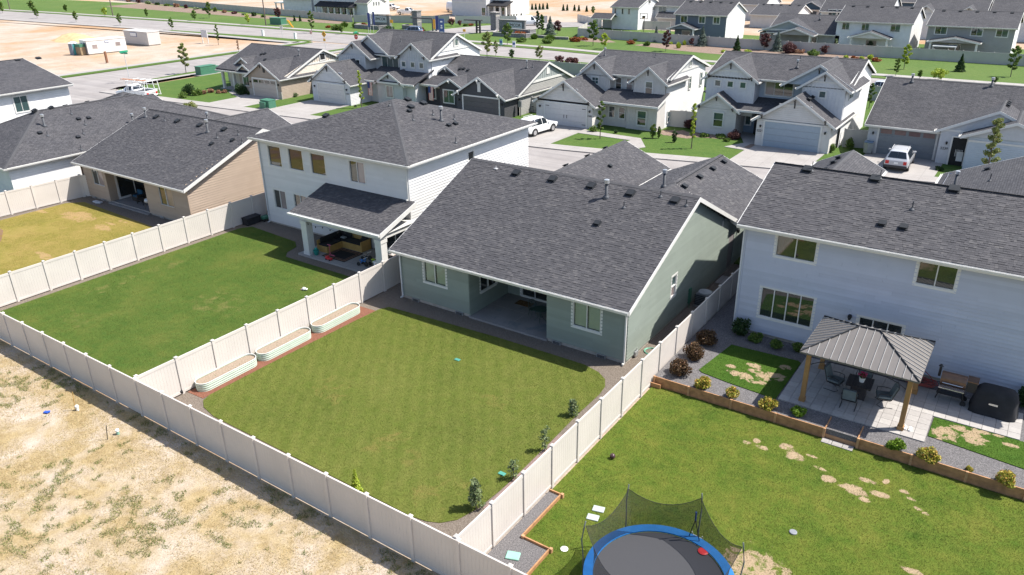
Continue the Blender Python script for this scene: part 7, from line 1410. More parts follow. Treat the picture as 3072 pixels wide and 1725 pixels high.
H = thing('deck_box', 'black plastic storage box against the fence by the grey house', 'storage box', (-33.6,18.8,.02)); MB().box(-33.95,-33.35,18.2,19.4,.02,.5).build('body', M_blackcloth, H, bevel=.03); MB().box(-33.99,-33.31,18.16,19.44,.5,.56).build('lid', M_blackcloth, H, bevel=.02)
H = thing('lawn_mower', 'green push mower beside the black storage box', 'mower', (-33.3,19.9,.02)); MB().boxc((-33.35,19.75,.25),(.5,.6,.22)).build('deck', M_boxgreen, H, bevel=.05); MB().tube([(-33.5,20.0,.3),(-33.5,20.35,.95),(-33.15,20.35,.95),(-33.15,20.0,.3)], .018, 6).build('handle', M_black, H); [MB().bar((-33.35+a,19.75+b,.12),(-33.3+a,19.75+b,.12),.11,12).build('wheel', M_tyre, H) for a in (-.27,.24) for b in (-.25,.25)]
H = thing('plush_toy', 'small white and pink stuffed toy lying on the deep green lawn', 'toy', (-21.34,12.75,.05)); MB().lathe([(.01,0),(.11,.04),(.12,.1),(.07,.16),(.01,.17)], 10, (-21.34,12.75,.03)).build('body', M_plasticw, H, smooth=True); MB().lathe([(.01,0),(.08,.03),(.08,.09),(.01,.13)], 10, (-21.2,12.8,.04)).build('head', M_plasticw, H, smooth=True); MB().boxc((-21.46,12.7,.06),(.14,.06,.05),.4).build('leg', plain('pinkish', (.6,.35,.35), .8), H)
# ------------------------------------------------------------------ tan house patio set
M_wick = plain('wicker', (.03,.025,.022), .8, .3, 20); M_bcush = plain('blue_cushion', (.01,.07,.14), .85)
for lab, x, y in (('dark wicker armchair with blue cushion, left on the tan house patio', -45.6,17.4), ('dark wicker armchair with blue cushion, right on the tan house patio', -43.4,18.1)):
    H = thing('wicker_armchair', lab, 'chair', (x,y,.11)); MB().box(x-.4,x+.4,y-.35,y+.35,.11,.45).build('base', M_wick, H); MB().box(x-.4,x+.4,y+.25,y+.4,.45,.85).build('backrest', M_wick, H); MB().box(x-.3,x+.3,y-.33,y+.25,.45,.58).build('cushion', M_bcush, H, bevel=.03); MB().box(x-.32,x+.32,y+.12,y+.25,.58,.95).build('back_cushion', M_bcush, H, bevel=.03); [MB().box(x+s-.05,x+s+.05,y-.35,y+.3,.45,.65).build('arm', M_wick, H) for s in (-.36,.36)]
H = thing('patio_table', 'low dark table between the wicker chairs', 'table', (-44.5,17.0,.11)); MB().box(-45.0,-44.0,16.7,17.3,.45,.5).build('top', M_wick, H); [MB().bar((a,b,.11),(a,b,.45),.03).build('leg', M_wick, H) for a in (-44.9,-44.1) for b in (16.8,17.2)]
H = thing('kettle_grill', 'small silver kettle grill on the tan house patio', 'grill', (-43.0,16.6,.11)); MB().lathe([(.02,.4),(.22,.5),(.26,.62),(.22,.76),(.04,.84)], 16, (-43.0,16.6,.11)).build('bowl', M_alu, H, smooth=True); [MB().bar((-43.0+.1*math.cos(a),16.6+.1*math.sin(a),.55),(-43.0+.28*math.cos(a),16.6+.28*math.sin(a),.11),.015).build('leg', M_black, H) for a in (0,2.1,4.2)]
H = thing('soil_bags', 'grey crumpled bags on the gravel by the tan house wall', 'bags', (-48.2,15.4,.02)); [MB().boxc((-48.3+k*.4,15.35,.09),(.5,.35,.14),k*.4).build('bag', plain('bag%d' % k, (.4,.42,.45), .6), H, bevel=.05) for k in range(2)]
# ------------------------------------------------------------------ field: stakes, cleanouts, scrap
for lab, p, h, m in (('thin wooden survey stake leaning in the dry field', cp(11,725,1385), .95, M_pine), ('thin dark stake in the dry field near the white pipe', cp(15,1035,140), .7, M_darkwood)):
    g = G(p); mb = MB(); mb.bar((g[0],g[1],-.05),(g[0]+.12,g[1]+.05,h),.018,5); o = mb.build('survey_stake', m, None); tag(o, lab, 'stake')
for lab, p, c in (('white capped pipe stub beside the leaning stake', cp(11,750,1385), M_plasticw), ('white and green pipe stub in the dry field', cp(15,1140,90), M_lid)):
    g = G(p); H = thing('pipe_stub', lab, 'pipe', (*g[:2],0)); MB().lathe([(.06,0),(.06,.16)], 12, (*g[:2],0)).build('pipe', c, H); MB().lathe([(.075,.16),(.075,.24),(.03,.27)], 12, (*g[:2],0)).build('cap', M_plasticw, H)
g = G(cp(11,450,1412)); mb = MB(); mb.boxc((g[0],g[1],.05),(.22,.14,.07),.4); mb.boxc((g[0]+.08,g[1]+.06,.07),(.12,.12,.06),1.0); o = mb.build('scrap', plain('blue_scrap', (.02,.08,.45), .5), None, bevel=.02); tag(o, 'crumpled blue plastic scrap in the dry field', 'litter')
g = G(cp(17,0,0)); 
# ------------------------------------------------------------------ front yards
def flag(label, base, h, tilt):
    H = thing('flag', label, 'flag', base); b = Vector(base); e = b+Vector((.9,-.9,1.3)); MB().bar(b, e, .02, 6).build('pole', M_white, H); mb = MB(); n = 13
    for k in range(n):
        z0 = e.z-.05; w = .09; x = e.x-.5+k*.0; 
        vs = [(e.x-.45+w*k*.62, e.y+.03*math.sin(k*.9), z0-.05), (e.x-.45+w*(k+1)*.62, e.y+.03*math.sin((k+1)*.9), z0-.05), (e.x-.45+w*(k+1)*.62-.1, e.y+.03*math.sin((k+1)*.9)+.1, z0-1.7), (e.x-.45+w*k*.62-.1, e.y+.03*math.sin(k*.9)+.1, z0-1.7)]
        MB().poly(vs).build('stripe', M_red if k % 2 == 0 else M_plasticw, H)
    MB().poly([(e.x-.46,e.y-.05,z0-.03),(e.x-.08,e.y-.05,z0-.03),(e.x-.12,e.y-.01,z0-.8),(e.x-.5,e.y-.01,z0-.8)]).build('canton', M_navy, H)
flag('striped flag hanging by the door of the pale grey house', (-57.9,56.4,1.7), 3, 0); flag('striped flag hanging on the porch of the charcoal house', (-49.6,58.1,1.6), 3, 0)
g = (-.65,61.7); H = thing('wheelie_bin', 'grey wheelie bin with blue lid beside the garage', 'bin', (*g,.13)); MB().lathe([(.36,.1),(.42,1.05),(.44,1.06)], 4, (*g,.13)).build('body', plain('bin_grey', (.25,.27,.26), .6), H, bevel=.03); MB().boxc((g[0],g[1],1.25),(.72,.75,.1)).build('lid', plain('bin_blue', (.1,.16,.24), .5), H, bevel=.03); [MB().bar((g[0]+s,g[1]+.3,.25),(g[0]+s+.06,g[1]+.3,.25),.13,12).build('wheel', M_tyre, H) for s in (-.34,.28)]
H = thing('electric_meter', 'grey meter box on a pole beside the charcoal house', 'meter', (-37.3,59.2,0)); MB().bar((-37.3,59.2,0),(-37.3,59.2,1.6),.05).build('pole', M_vent, H); MB().box(-37.5,-37.1,59.0,59.2,1.2,1.9).build('box', M_galv, H)
H = thing('bicycle', 'bicycle leaning on the gate left of the white house garage', 'bicycle', (-36.8,61.2,.1)); 
for d in (0,1.0): MB().tube([(-37.2+d+.33*math.cos(t),61.4-.2,.43+.33*math.sin(t)) for t in np.linspace(0,2*math.pi,16)[:-1]], .025, 5, True).build('wheel', M_tyre, H)
MB().tube([(-37.2,61.2,.43),(-36.85,61.2,.45),(-36.95,61.2,.9),(-36.35,61.2,.85),(-36.85,61.2,.45)], .022, 5).build('frame', M_black, H); MB().tube([(-36.2,61.2,.43),(-36.33,61.2,1.0),(-36.33,61.0,1.05),(-36.33,61.4,1.05)], .02, 5).build('handlebar', M_black, H); MB().boxc((-36.97,61.2,.95),(.25,.12,.05)).build('saddle', M_black, H)
# ================================================================== VEHICLES
def car_paint(name, c):
    mt, n, l, b = nt(name); b.inputs['Base Color'].default_value = (*c,1); b.inputs['Roughness'].default_value = .3; b.inputs['Coat Weight'].default_value = .6; b.inputs['Coat Roughness'].default_value = .08
    p = pos(n); l.new(ramp(n, l, noise(n, l, p, 2, 3), [(.3, tuple(v*.96 for v in c)), (.7, c)]), b.inputs['Base Color']); return mt
M_cglass = pane_mat('car_glass', (.015,.02,.025), 1.7, .03); M_trimblk = plain('car_trim', (.03,.03,.032), .6)
def vehicle(name, label, cat, loc, rz, paint, L=4.9, W=1.95, Hh=1.75, kind='suv', rear_low=False):
    """local: +X forward, origin at ground under the centre"""
    H = thing(name, label, cat, loc); M = Matrix.Translation(loc) @ Matrix.Rotation(rz, 4, 'Z'); hL = L/2; hw = W/2
    def P(nm, mat, f, parent=None, **k): mb = MB(); f(mb); mb.xf(M); return mb.build(nm, mat, parent or H, **k)
    belt = Hh*.6 if kind != 'van' else Hh*.56; hood = Hh*.575; cowl = hL-1.3 if kind != 'van' else hL-.75
    kx = {'suv': [(-hL,belt*.9),(-hL+.05,belt*.99),(-hL+.14,belt+.05),(-hL+.48,Hh-.09),(-hL+.8,Hh-.02),(-.3,Hh),(.25,Hh-.04),(cowl,hood+.04),(hL-.4,hood-.07),(hL-.08,hood-.2),(hL,hood-.38)],
          'van': [(-hL,belt),(-hL+.03,belt+.1),(-hL+.12,Hh-.07),(-hL+.4,Hh),(.6,Hh),(hL-1.7,Hh-.06),(cowl,hood*.9),(hL-.2,hood*.78),(hL,hood*.6)],
          'pickup': [(-hL,belt*.92),(-hL+.06,belt),(-.5,belt),(-.42,belt+.04),(-.22,Hh-.06),(.1,Hh),(.6,Hh-.03),(cowl,hood+.05),(hL-.3,hood-.06),(hL,hood-.3)]}[kind]
    XA, ZA = zip(*kx); top = lambda x: float(np.interp(x, XA, ZA)); wf = lambda x: float(np.interp(x, [-hL,-hL+.15,-hL+.6,hL-1.0,hL-.35,hL-.08,hL], [.86,.95,1,1,.95,.86,.74])); zbm = lambda x: float(np.interp(x, [-hL,-hL+.5,hL-.5,hL], [.42,.27,.27,.38]))
    def prof(x):
        w = hw*wf(x); zb = zbm(x); zt = top(x); be = min(belt, zt-.03); k = max(0, min(1, (zt-be)/.55)); wr = w*.93*(1-k)+hw*.70*k
        P0 = [(w*.82,zb),(w*.96,zb+.07),(w,zb+.42*(be-zb)),(w*.99,be-.07),(w*.955,be),((w*.955+wr)/2+.02*k,(be+zt-.07*k)/2),(wr,zt-.09*k-.005),(wr-.10,zt-.02*k),(wr*.5,zt),(0,zt+.004)]
        return P0
    XS_ = sorted({float(v) for v in np.linspace(-hL, hL, 34)} | set(XA))
    def surf(m, xs, i0, i1, off=0, side=1):
        n = i1-i0+1; vs = []
        for x in xs:
            q = prof(x)[i0:i1+1]
            for a, (y, z) in enumerate(q): vs.append((x, side*(y+off*(1 if i1 < 8 else .3)), z+off*(.3 if i1 < 8 else 1)))
        m.add(vs, [(r_*n+c_, r_*n+c_+1, (r_+1)*n+c_+1, (r_+1)*n+c_) for r_ in range(len(xs)-1) for c_ in range(n-1)])
    def body(m):
        for sd in (-1, 1): surf(m, XS_, 0, 9, 0, sd)
        for x in (-hL, hL): q = prof(x); m.poly([(x,y,z) for y, z in q]+[(x,-y,z) for y, z in q[::-1]])
        q = [prof(x)[0] for x in XS_]; m.poly([(x,y,z) for x, (y, z) in zip(XS_, q)]+[(x,-y,z) for x, (y, z) in list(zip(XS_, q))[::-1]])
    bo = P('body', paint, body, smooth=True); es = bo.modifiers.new('split', 'EDGE_SPLIT'); es.split_angle = math.radians(42)
    rx0, rx1, wt, zt = {'suv': (-hL+.8,.2), 'van': (-hL+.4,hL-1.7), 'pickup': (-.2,.6)}[kind]+(hw*.68, Hh); bx1 = cowl
    def glass(nm, x0, x1, i0, i1): 
        for sd in (-1, 1): P(nm, M_cglass, lambda m: surf(m, list(np.linspace(x0, x1, 7)), i0, i1, .012, sd), smooth=True)
    glass('windscreen', rx1+.12, cowl-.1, 7, 9)
    if kind == 'suv': glass('rear_window', -hL+.17, -hL+.46, 7, 9)
    if kind == 'pickup': glass('rear_window', -.39, -.25, 7, 9)
    if kind == 'van': [P('rear_window', M_cglass, lambda m: m.box(-hL-.012,-hL+.06,s*.42-.3,s*.42+.3,belt+.12,Hh-.3)) for s in (-1,1)]
    for x0, x1 in {'suv': ((-hL+.55,-hL+1.15),(-hL+1.22,-.25),(-.17,.55)), 'pickup': ((-.2,.25),(.32,.85)), 'van': ((hL-2.0,hL-1.25),)}[kind]: glass('side_window', x0, x1, 4, 6)
    wr = .37 if kind != 'van' else .36
    for x in (-hL+.98, hL-.98):
        for s in (-1,1):
            w = P('wheel', M_tyre, lambda m: m.bar((x,s*(hw-.2),wr),(x,s*(hw+.015),wr),wr,18)); P('rim', M_chrome, lambda m: m.bar((x,s*(hw-.1),wr),(x,s*(hw+.022),wr),wr*.66,10), w)
            P('wheel_arch', M_trimblk, lambda m: m.tube([(x+(wr+.06)*math.cos(t),s*(hw-.01),wr+(wr+.06)*math.sin(t)) for t in np.linspace(-.25,math.pi+.25,12)], .045, 5))
    P('rear_bumper', M_trimblk, lambda m: m.box(-hL-.04,-hL+.2,-hw*.9,hw*.9,.36,.58), bevel=.04); P('front_bumper', M_trimblk, lambda m: m.box(hL-.22,hL+.03,-hw*.84,hw*.84,.34,.56), bevel=.04)
    for s in (-1,1):
        P('tail_light', M_tailred, lambda m: m.box(-hL-.015,-hL+.16,s*hw*.7-.13,s*hw*.7+.15 if s > 0 else s*hw*.7+.13,belt-.38,belt-.1)); P('headlight', M_plasticw, lambda m: m.box(hL-.3,hL-.02,s*hw*.68-.17,s*hw*.68+.17,hood-.33,hood-.18)); P('mirror', paint, lambda m: m.box(bx1-.45,bx1-.25,s*(hw+.04)-.09,s*(hw+.04)+.09,belt+.02,belt+.16), bevel=.03)
    P('grille', M_trimblk, lambda m: m.box(hL-.06,hL+.015,-.5,.5,.6,hood-.36)); P('number_plate', M_plasticw, lambda m: m.box(-hL-.03,-hL-.015,-.16,.16,.72,.86))
    if kind == 'suv': [P('roof_rail', M_alu, lambda m: m.tube([(rx0+.2,s*(wt-.06),zt+.0),(rx0+.3,s*(wt-.06),zt+.06),(rx1-.3,s*(wt-.06),zt+.06),(rx1-.2,s*(wt-.06),zt)], .02, 5)) for s in (-1,1)]
    return H, P, (hL, hw, belt)
W_ = car_paint('paint_white', (.80,.80,.79)); S_ = car_paint('paint_silver', (.42,.43,.45)); B_ = car_paint('paint_blue', (.13,.17,.24)); B_.node_tree.nodes['Principled BSDF'].inputs['Metallic'].default_value = .4
def place(label, n, q0, q1, paint, name='parked_car', cat='car', rev=False, **k):
    a = G(cp(n,*q0), .12); b = G(cp(n,*q1), .12); rz = math.atan2(b[1]-a[1], b[0]-a[0]); return vehicle(name, label, cat, ((a[0]+b[0])/2,(a[1]+b[1])/2,.13), rz, paint, **k)
vehicle('parked_car', 'white SUV on the driveway of the warm white two-storey house', 'car', (-31.3,53.3,.14), math.radians(84), W_, L=4.95)
vehicle('parked_car', 'silver SUV on the driveway in front of the grey garage', 'car', (2.5,58.9,.14), math.radians(92), S_, L=4.9)
vehicle('parked_car', 'blue-grey SUV at the junction with the entrance road', 'car', (-105.3,118.0,.17), math.radians(200), B_, L=4.9)
vehicle('parked_car', 'pale silver car on the main road behind the blue gabled house', 'car', (-4.4,93.5,.06), math.radians(-8), car_paint('paint_pale', (.6,.62,.66)), L=4.8)
vehicle('work_van', 'white panel van on the entrance road', 'van', (-93.6,146,.2), math.radians(38), W_, L=5.6, W=2.0, Hh=2.15, kind='van')
def pickup(label, loc, rz, rack=False, L=5.8):
    H, P, (hL, hw, belt) = vehicle('pickup_truck', label, 'pickup', loc, rz, W_, L=L, W=2.0, Hh=1.9, kind='pickup')
    P('bed_floor', M_trimblk, lambda m: m.box(-hL+.12,-.45,-hw*.8,hw*.8,belt+.0,belt+.015)); [P('bed_side', W_, lambda m: m.box(-hL+.05,-.4,s*hw*.9-.07,s*hw*.9+.07,belt-.1,belt+.14), bevel=.03) for s in (-1,1)]; P('tailgate', W_, lambda m: m.box(-hL-.0,-hL+.1,-hw*.86,hw*.86,belt-.35,belt+.14), bevel=.03)
    if rack:    # tall aluminium glazier's rack on both sides
        for s in (-1,1):
            for x in (-hL-.1,-hL+.8,-.9,.0,.25): P('rack_post', M_plasticw, lambda m: m.tube([(x,s*(hw+.28),.55),(x,s*(hw+.02),2.5)], .045, 5))
            for z, o in ((.62,.27),(1.25,.18),(1.85,.1),(2.45,.03)): P('rack_rail', M_plasticw, lambda m: m.bar((-hL-.15,s*(hw+o),z),(.35,s*(hw+o),z),.04,5))
        for x in (-hL-.1,-hL+.9,-1.0,.3): P('rack_crossbar', M_plasticw, lambda m: m.bar((x,-hw,2.48),(x,hw,2.48),.045,5))
        P('ladder', plain('fibreglass_orange', (.55,.28,.17), .6), lambda m: (m.bar((-hL,.5,2.6),(1.4,.5,2.6),.05,5), m.bar((-hL,.85,2.6),(1.4,.85,2.6),.05,5), [m.bar((x,.5,2.6),(x,.85,2.6),.025,5) for x in np.arange(-hL,1.4,.35)]))
    return H
pickup("white pickup with a tall glazier's rack at the street corner", (-87.6,43.0,.05), math.radians(190), True)
pickup('white pickup in front of the dark double garage, far back', (-32.2,180,.1), math.radians(170)); pickup('white pickup behind the stone gate, beside a trailer', (-141,157,.1), math.radians(15)); 
vehicle('parked_car', 'white car behind the townhouse block', 'car', (-157,168,.1), math.radians(10), W_, L=4.6); pickup('white pickup mostly hidden behind the site office', (-146,72,.05), math.radians(15)); vehicle('work_van', 'white box van beyond the stone gate', 'van', (-134,170,.1), math.radians(-10), W_, L=6.4, W=2.2, Hh=2.7, kind='van')
# ================================================================== TREES AND SHRUBS
def LM(nm, *st): return leaf_mat(nm, st)
LF = dict(green=LM('leaf_green', (0,(.044,.102,.017)), (.5,(.094,.162,.028)), (1,(.188,.240,.055))), dark=LM('leaf_dark', (0,(.015,.042,.013)), (.6,(.037,.078,.022)), (1,(.075,.120,.039))), lime=LM('leaf_lime', (0,(.175,.264,.022)), (.5,(.325,.408,.044)), (1,(.500,.552,.088))),
          yellow=LM('leaf_spirea', (0,(.150,.180,.022)), (.4,(.325,.324,.044)), (.75,(.500,.396,.077)), (1,(.562,.264,.099))), purple=LM('leaf_purple', (0,(.044,.017,.020)), (.6,(.106,.042,.044)), (1,(.200,.096,.083))), barb=LM('leaf_barberry', (0,(.037,.024,.015)), (.6,(.106,.060,.033)), (.85,(.150,.102,.039)), (1,(.237,.120,.066))),
          blue=LM('leaf_spruce', (0,(.075,.114,.094)), (.6,(.163,.204,.171)), (1,(.275,.312,.264))), red=LM('leaf_red', (0,(.175,.036,.013)), (.5,(.350,.072,.028)), (.8,(.150,.144,.033)), (1,(.475,.120,.044))), grey=LM('leaf_willow', (0,(.088,.138,.055)), (.6,(.175,.228,.110)), (1,(.325,.360,.198))), brown=LM('leaf_brown', (0,(.150,.072,.044)), (1,(.450,.264,.165))), ball=LM('leaf_ball', (0,(.075,.156,.011)), (1,(.213,.312,.033))), sparse=LM('leaf_sparse', (0,(.100,.144,.033)), (.6,(.200,.240,.066)), (1,(.375,.336,.143))))
M_trunk = plain('tree_bark', (.14,.11,.085), .9, .3, 8)
def tz_of(p_base, p_top, gz):
    g = G(p_base, gz); return g, max(.25, zat(p_top, g)-gz)
def tree(name, label, x, y, z, h, r, leaf, style='oval', cat='tree', dens=1.0, group=None, trunk=None):
    H = thing(name, label, cat, (x,y,z), group=group); dist = math.dist((x,y,z), CAM); ls = max(.055, dist*.00095); th = trunk if trunk is not None else h*.22; n = int(dens*min(3200, max(300, 24*(r/ls)**1.8*min(3,max(1,h/(2*r))))))
    if style in ('oval','column','wispy'):
        mb = MB(); top = Vector((x+random.uniform(-.03,.03)*h, y+random.uniform(-.03,.03)*h, z+h*.93)); b = Vector((x,y,z-.05)); tr = max(.025, h*.014); mb.tube([b, b.lerp(top,.35)+Vector((random.uniform(-.03,.03)*h*.3,0,0)), b.lerp(top,.7), top], [tr,tr*.8,tr*.5,tr*.15], 6); cl = []
        nb = {'oval': 12, 'column': 16, 'wispy': 9}[style]
        for k in range(nb):
            f = (k+.5)/nb; zz = z+th+(h-th)*f*.96; a = k*2.4+random.random(); prof = math.sin(math.pi*min(1,(f*.86+.12)))**.7 if style == 'oval' else (.9-.5*f if style == 'column' else .95-.6*abs(f-.4))
            rr = r*prof*random.uniform(.55,.95); e = Vector((x+rr*math.cos(a), y+rr*math.sin(a), zz+rr*.45)); st = Vector((x,y,zz-rr*.2)); st = b.lerp(top, max(0,min(1,(st.z-z)/(h*.93)))); mb.tube([st, st.lerp(e,.55)+Vector((0,0,rr*.06)), e], [tr*.35,tr*.25,tr*.1], 4)
            cl.append((e, rr)); cl.append((st.lerp(e,.6), rr))
        mb.build('trunk', M_trunk, H); P = []
        for (c, rr) in cl: s = max(r*.26, .12); P.append(cloud(c, (s*1.15,s*1.15,s*.9), max(6,int(n/len(cl))), 0))
        P = np.concatenate(P); leafmesh('crown', P, ls*1.5, leaf, H, .7)
    elif style == 'conifer':
        mb = MB(); mb.bar((x,y,z-.05),(x,y,z+h*.97),h*.018,6,.01); mb.build('trunk', M_trunk, H); P = []; m_ = int(n*1.7)
        t = RNG.random(m_)**.75; zz = z+h*.05+(h*.95)*(1-t); tier = 1+.16*np.sin((1-t)*26); rr = r*t*tier*(.45+.6*RNG.random(m_)); a = RNG.random(m_)*2*np.pi; P = np.c_[x+rr*np.cos(a), y+rr*np.sin(a), zz-rr*.22]; leafmesh('crown', P, ls*1.7, leaf, H, .45)
    elif style == 'shrub':
        mb = MB()
        for k in range(5): a = k*1.26; mb.tube([(x,y,z-.03),(x+r*.3*math.cos(a),y+r*.3*math.sin(a),z+h*.4),(x+r*.6*math.cos(a),y+r*.6*math.sin(a),z+h*.75)], [.018,.012,.006], 4)
        mb.build('stems', M_trunk, H); P = []; K = 14
        for k in range(K): c = cloud((x,y,z+h*.45), (r*.7,r*.7,h*.4), 1, 0)[0]; s = r*.42; P.append(cloud(c, (s,s,min(s,h*.3)), max(6,int(n*1.3/K)), 0))
        P.append(cloud((x,y,z+h*.3), (r*.75,r*.75,h*.3), n//5, 0)); P = np.concatenate(P); P[:,2] = np.maximum(P[:,2], z+.02); leafmesh('foliage', P, ls*1.4, leaf, H, .7)
    elif style == 'grass':
        m_ = int(n*1.2); a = RNG.random(m_)*2*np.pi; rr = r*np.sqrt(RNG.random(m_)); base = np.c_[x+rr*.5*np.cos(a), y+rr*.5*np.sin(a)]; V = np.empty((m_,3,3)); tip = np.c_[x+rr*np.cos(a), y+rr*np.sin(a), z+h*(1-.45*(rr/r)**2)*(.75+.3*RNG.random(m_))]; dx = np.cos(a+1.57)*ls*.3; dy = np.sin(a+1.57)*ls*.3
        mb = MB(); [mb.add([(base[i,0]-dx[i],base[i,1]-dy[i],z),(base[i,0]+dx[i],base[i,1]+dy[i],z),tuple(tip[i])], [(0,1,2)]) for i in range(m_)]; mb.build('blades', leaf, H)
    return H
def T(name, label, n, base, top, w, leaf, style='oval', gz=.1, cat='tree', dens=1.0, group=None, trunk=None):
    g, h = tz_of(cp(n,*base), cp(n,*top), gz); d = ROT @ (np.array([g[0],g[1],gz+h*.5])-CAM); r = w*.31116*d[2]/FPX/2
    if style == 'shrub': h = max(.7*r, h-.75*r); v = np.array([g[0]-CAM[0], g[1]-CAM[1]]); v = v/np.linalg.norm(v)*r*.5; g = (g[0]+v[0], g[1]+v[1])
    return tree(name, label, g[0], g[1], gz, h, r, LF[leaf], style, cat, dens, group, trunk)
def S(label, n, base, w, h, leaf, style='shrub', gz=.1, name='shrub', cat='shrub', dens=1.0, group=None): return T(name, label, n, base, (base[0], base[1]-h), w, leaf, style, gz, cat, dens, group)
# --- plants of the middle yard
T('young_tree', 'young narrow-leaved tree at the front right corner of the middle lawn', 16, (2180,815), (2190,525), 150, 'grey', 'column', 0, trunk=.15); T('arborvitae', 'small green arborvitae inside the back fence', 16, (1030,655), (955,435), 120, 'lime', 'conifer', 0, dens=1.6)
T('young_tree', 'twiggy sapling by the right fence, second from the front', 17, (130,525), (135,335), 95, 'grey', 'wispy', 0, dens=.5, trunk=.1); T('young_tree', 'twiggy sapling by the right fence, third from the front', 17, (430,255), (440,15), 85, 'grey', 'wispy', 0, dens=.5, trunk=.1); T('young_tree', 'leafy sapling by the right fence nearest the green house', 13, (700,1440), (710,1285), 105, 'grey', 'column', 0, trunk=.1)
# --- terrace shrubs
for lab, b, w, h in (('dark barberry bush nearest the fence wall, in shade', (1985,765), 220, 200), ('middle of the three brown barberry bushes by the fence', (1865,905), 230, 215), ('brown barberry bush at the end of the retaining wall', (1715,1065), 250, 215)): S(lab, 13, b, w, h, 'barb', gz=TZ, dens=1.5, group='barberry bushes by the fence')
for lab, n, b, w, h in (('yellow-green spirea bush nearest the barberries', 13, (1950,1185), 195, 165), ('yellow-green spirea bush, second along the retaining wall', 13, (2240,1275), 155, 140), ('yellow-green spirea bush by the patio corner', 14, (95,1385), 185, 150), ('yellow-green spirea bush right of the steps', 18, (1635,365), 225, 175), ('yellow-green spirea bush at the right edge of the wall', 18, (2375,590), 210, 175), ('tiny yellow spirea between the two right-hand bushes', 18, (2042,440), 70, 50)): S(lab, n, b, w, h, 'yellow', gz=TZ, dens=1.6, group='spirea bushes on the retaining wall')
S('round bright green cushion bush left of the steps', 14, (388,1450), 160, 115, 'ball', gz=TZ, dens=2.2); S('round bright green cushion bush right of the steps', 18, (1310,245), 190, 150, 'ball', gz=TZ, dens=2.2)
for lab, n, b, w, h, lf in (('dark green upright bush at the corner of the blue-grey house', 13, (2320,675), 190, 240, 'dark'), ('mid green bush below the wide window', 13, (2450,730), 135, 115, 'green'), ('small green bush third from the house corner', 14, (15,735), 75, 125, 'green'), ('green bush below the wide window, right one', 14, (175,800), 140, 125, 'green'), ('green bush left of the gazebo roof', 14, (385,830), 125, 125, 'green'), ('tall dark bush behind the pellet smoker', 14, (1945,1090), 205, 235, 'dark'), ('dark bush behind the covered grill', 14, (2195,1160), 225, 185, 'dark'), ('dark bush at the right picture edge', 14, (2540,1370), 160, 270, 'dark')): S(lab, n, b, w, h, lf, gz=TZ, dens=1.4)
# --- front yards across the street
T('street_tree', 'young green tree on the lawn by the white SUV', 3, (965,1335), (985,965), 90, 'green', 'oval', .12); T('columnar_tree', 'narrow yellow-green tree on the lawn of the blue gabled house', 3, (1845,1430), (1830,985), 58, 'lime', 'column', .12, dens=1.6); T('columnar_tree', 'narrow yellow-green tree by the pale grey garage', 2, (1080,1040), (1035,670), 52, 'lime', 'column', .12, dens=1.6)
tree('columnar_tree', 'tall narrow tree in front of the grey garage house at the right', 9.2,57.2,.12, 5.2, .85, LF['sparse'], 'column', dens=1.5); T('street_tree', 'dark green tree between the blue house and the back fence', 4, (1075,1045), (1085,800), 85, 'green', 'oval', .1)
for lab, n, b, w, h, lf in (('green spreading bush left of the walk of the tan gabled house', 1, (1770,945), 100, 95, 'green'), ('tall dark bush on the corner lawn bed', 1, (1825,925), 130, 180, 'dark'), ('light green bush on the corner lawn bed', 1, (1900,920), 120, 110, 'green'), ('brown round bush, first by the walk', 1, (1970,908), 60, 60, 'brown'), ('brown round bush, second by the walk', 1, (2030,895), 75, 70, 'brown'), ('brown round bush, third by the walk', 1, (2115,900), 70, 55, 'brown'), ('brown round bush, fourth by the walk', 1, (2168,898), 48, 50, 'brown'), ('dark green bush at the corner of the tan garage', 1, (2335,915), 150, 160, 'dark'),
    ('round green bush left under the window of the blue gabled house', 3, (1965,1325), 105, 75, 'green'), ('round green bush right under the window of the blue gabled house', 3, (2128,1335), 110, 80, 'green'), ('purple-brown bush by the front walk of the blue gabled house', 3, (2255,1345), 155, 140, 'purple'), ('low green bush in front of the purple one', 3, (2190,1365), 80, 40, 'green'), ('dark purple bush by the beige side fence', 3, (1840,1245), 150, 140, 'purple'), ('green bush left of the porch of the white house', 3, (905,1275), 100, 90, 'green'), ('dark green upright bush on the mulch island', 3, (1680,1375), 55, 155, 'dark'), ('tall thin green plant by the white gate, left', 3, (1470,1335), 75, 190, 'green'), ('tall thin green plant by the white gate, right', 3, (1527,1335), 45, 150, 'green'), ('small dark bush in the porch bed of the white house', 3, (1118,1285), 40, 45, 'dark'),
    ('green bush in the gap beside the blue house garage', 4, (705,1470), 100, 130, 'green'), ('dark green bush by the beige gate', 4, (890,1440), 95, 160, 'green'), ('small bush at the entry of the grey garage house', 8, (1755,360), 100, 65, 'dark'), ('green tuft by the flag of the pale grey house', 2, (1275,985), 45, 45, 'lime'), ('small dark bush by the pale grey garage', 2, (1018,1030), 28, 25, 'dark'), ('bush beside the beige gate of the tan house', 2, (440,935), 60, 70, 'grey')): S(lab, n, b, w, h, lf, gz=.12)
T('street_tree', 'pale young tree on the near front lawn behind the tan house', 1, (1840,1105), (1810,1000), 150, 'sparse', 'wispy', .1, dens=.8); T('young_tree', 'small reddish tree beside the pale grey house', 2, (1590,960), (1585,870), 60, 'brown', 'wispy', .1, dens=.6); T('young_tree', 'small pale tree at the window of the pale grey house', 2, (1460,960), (1462,840), 60, 'grey', 'oval', .1)
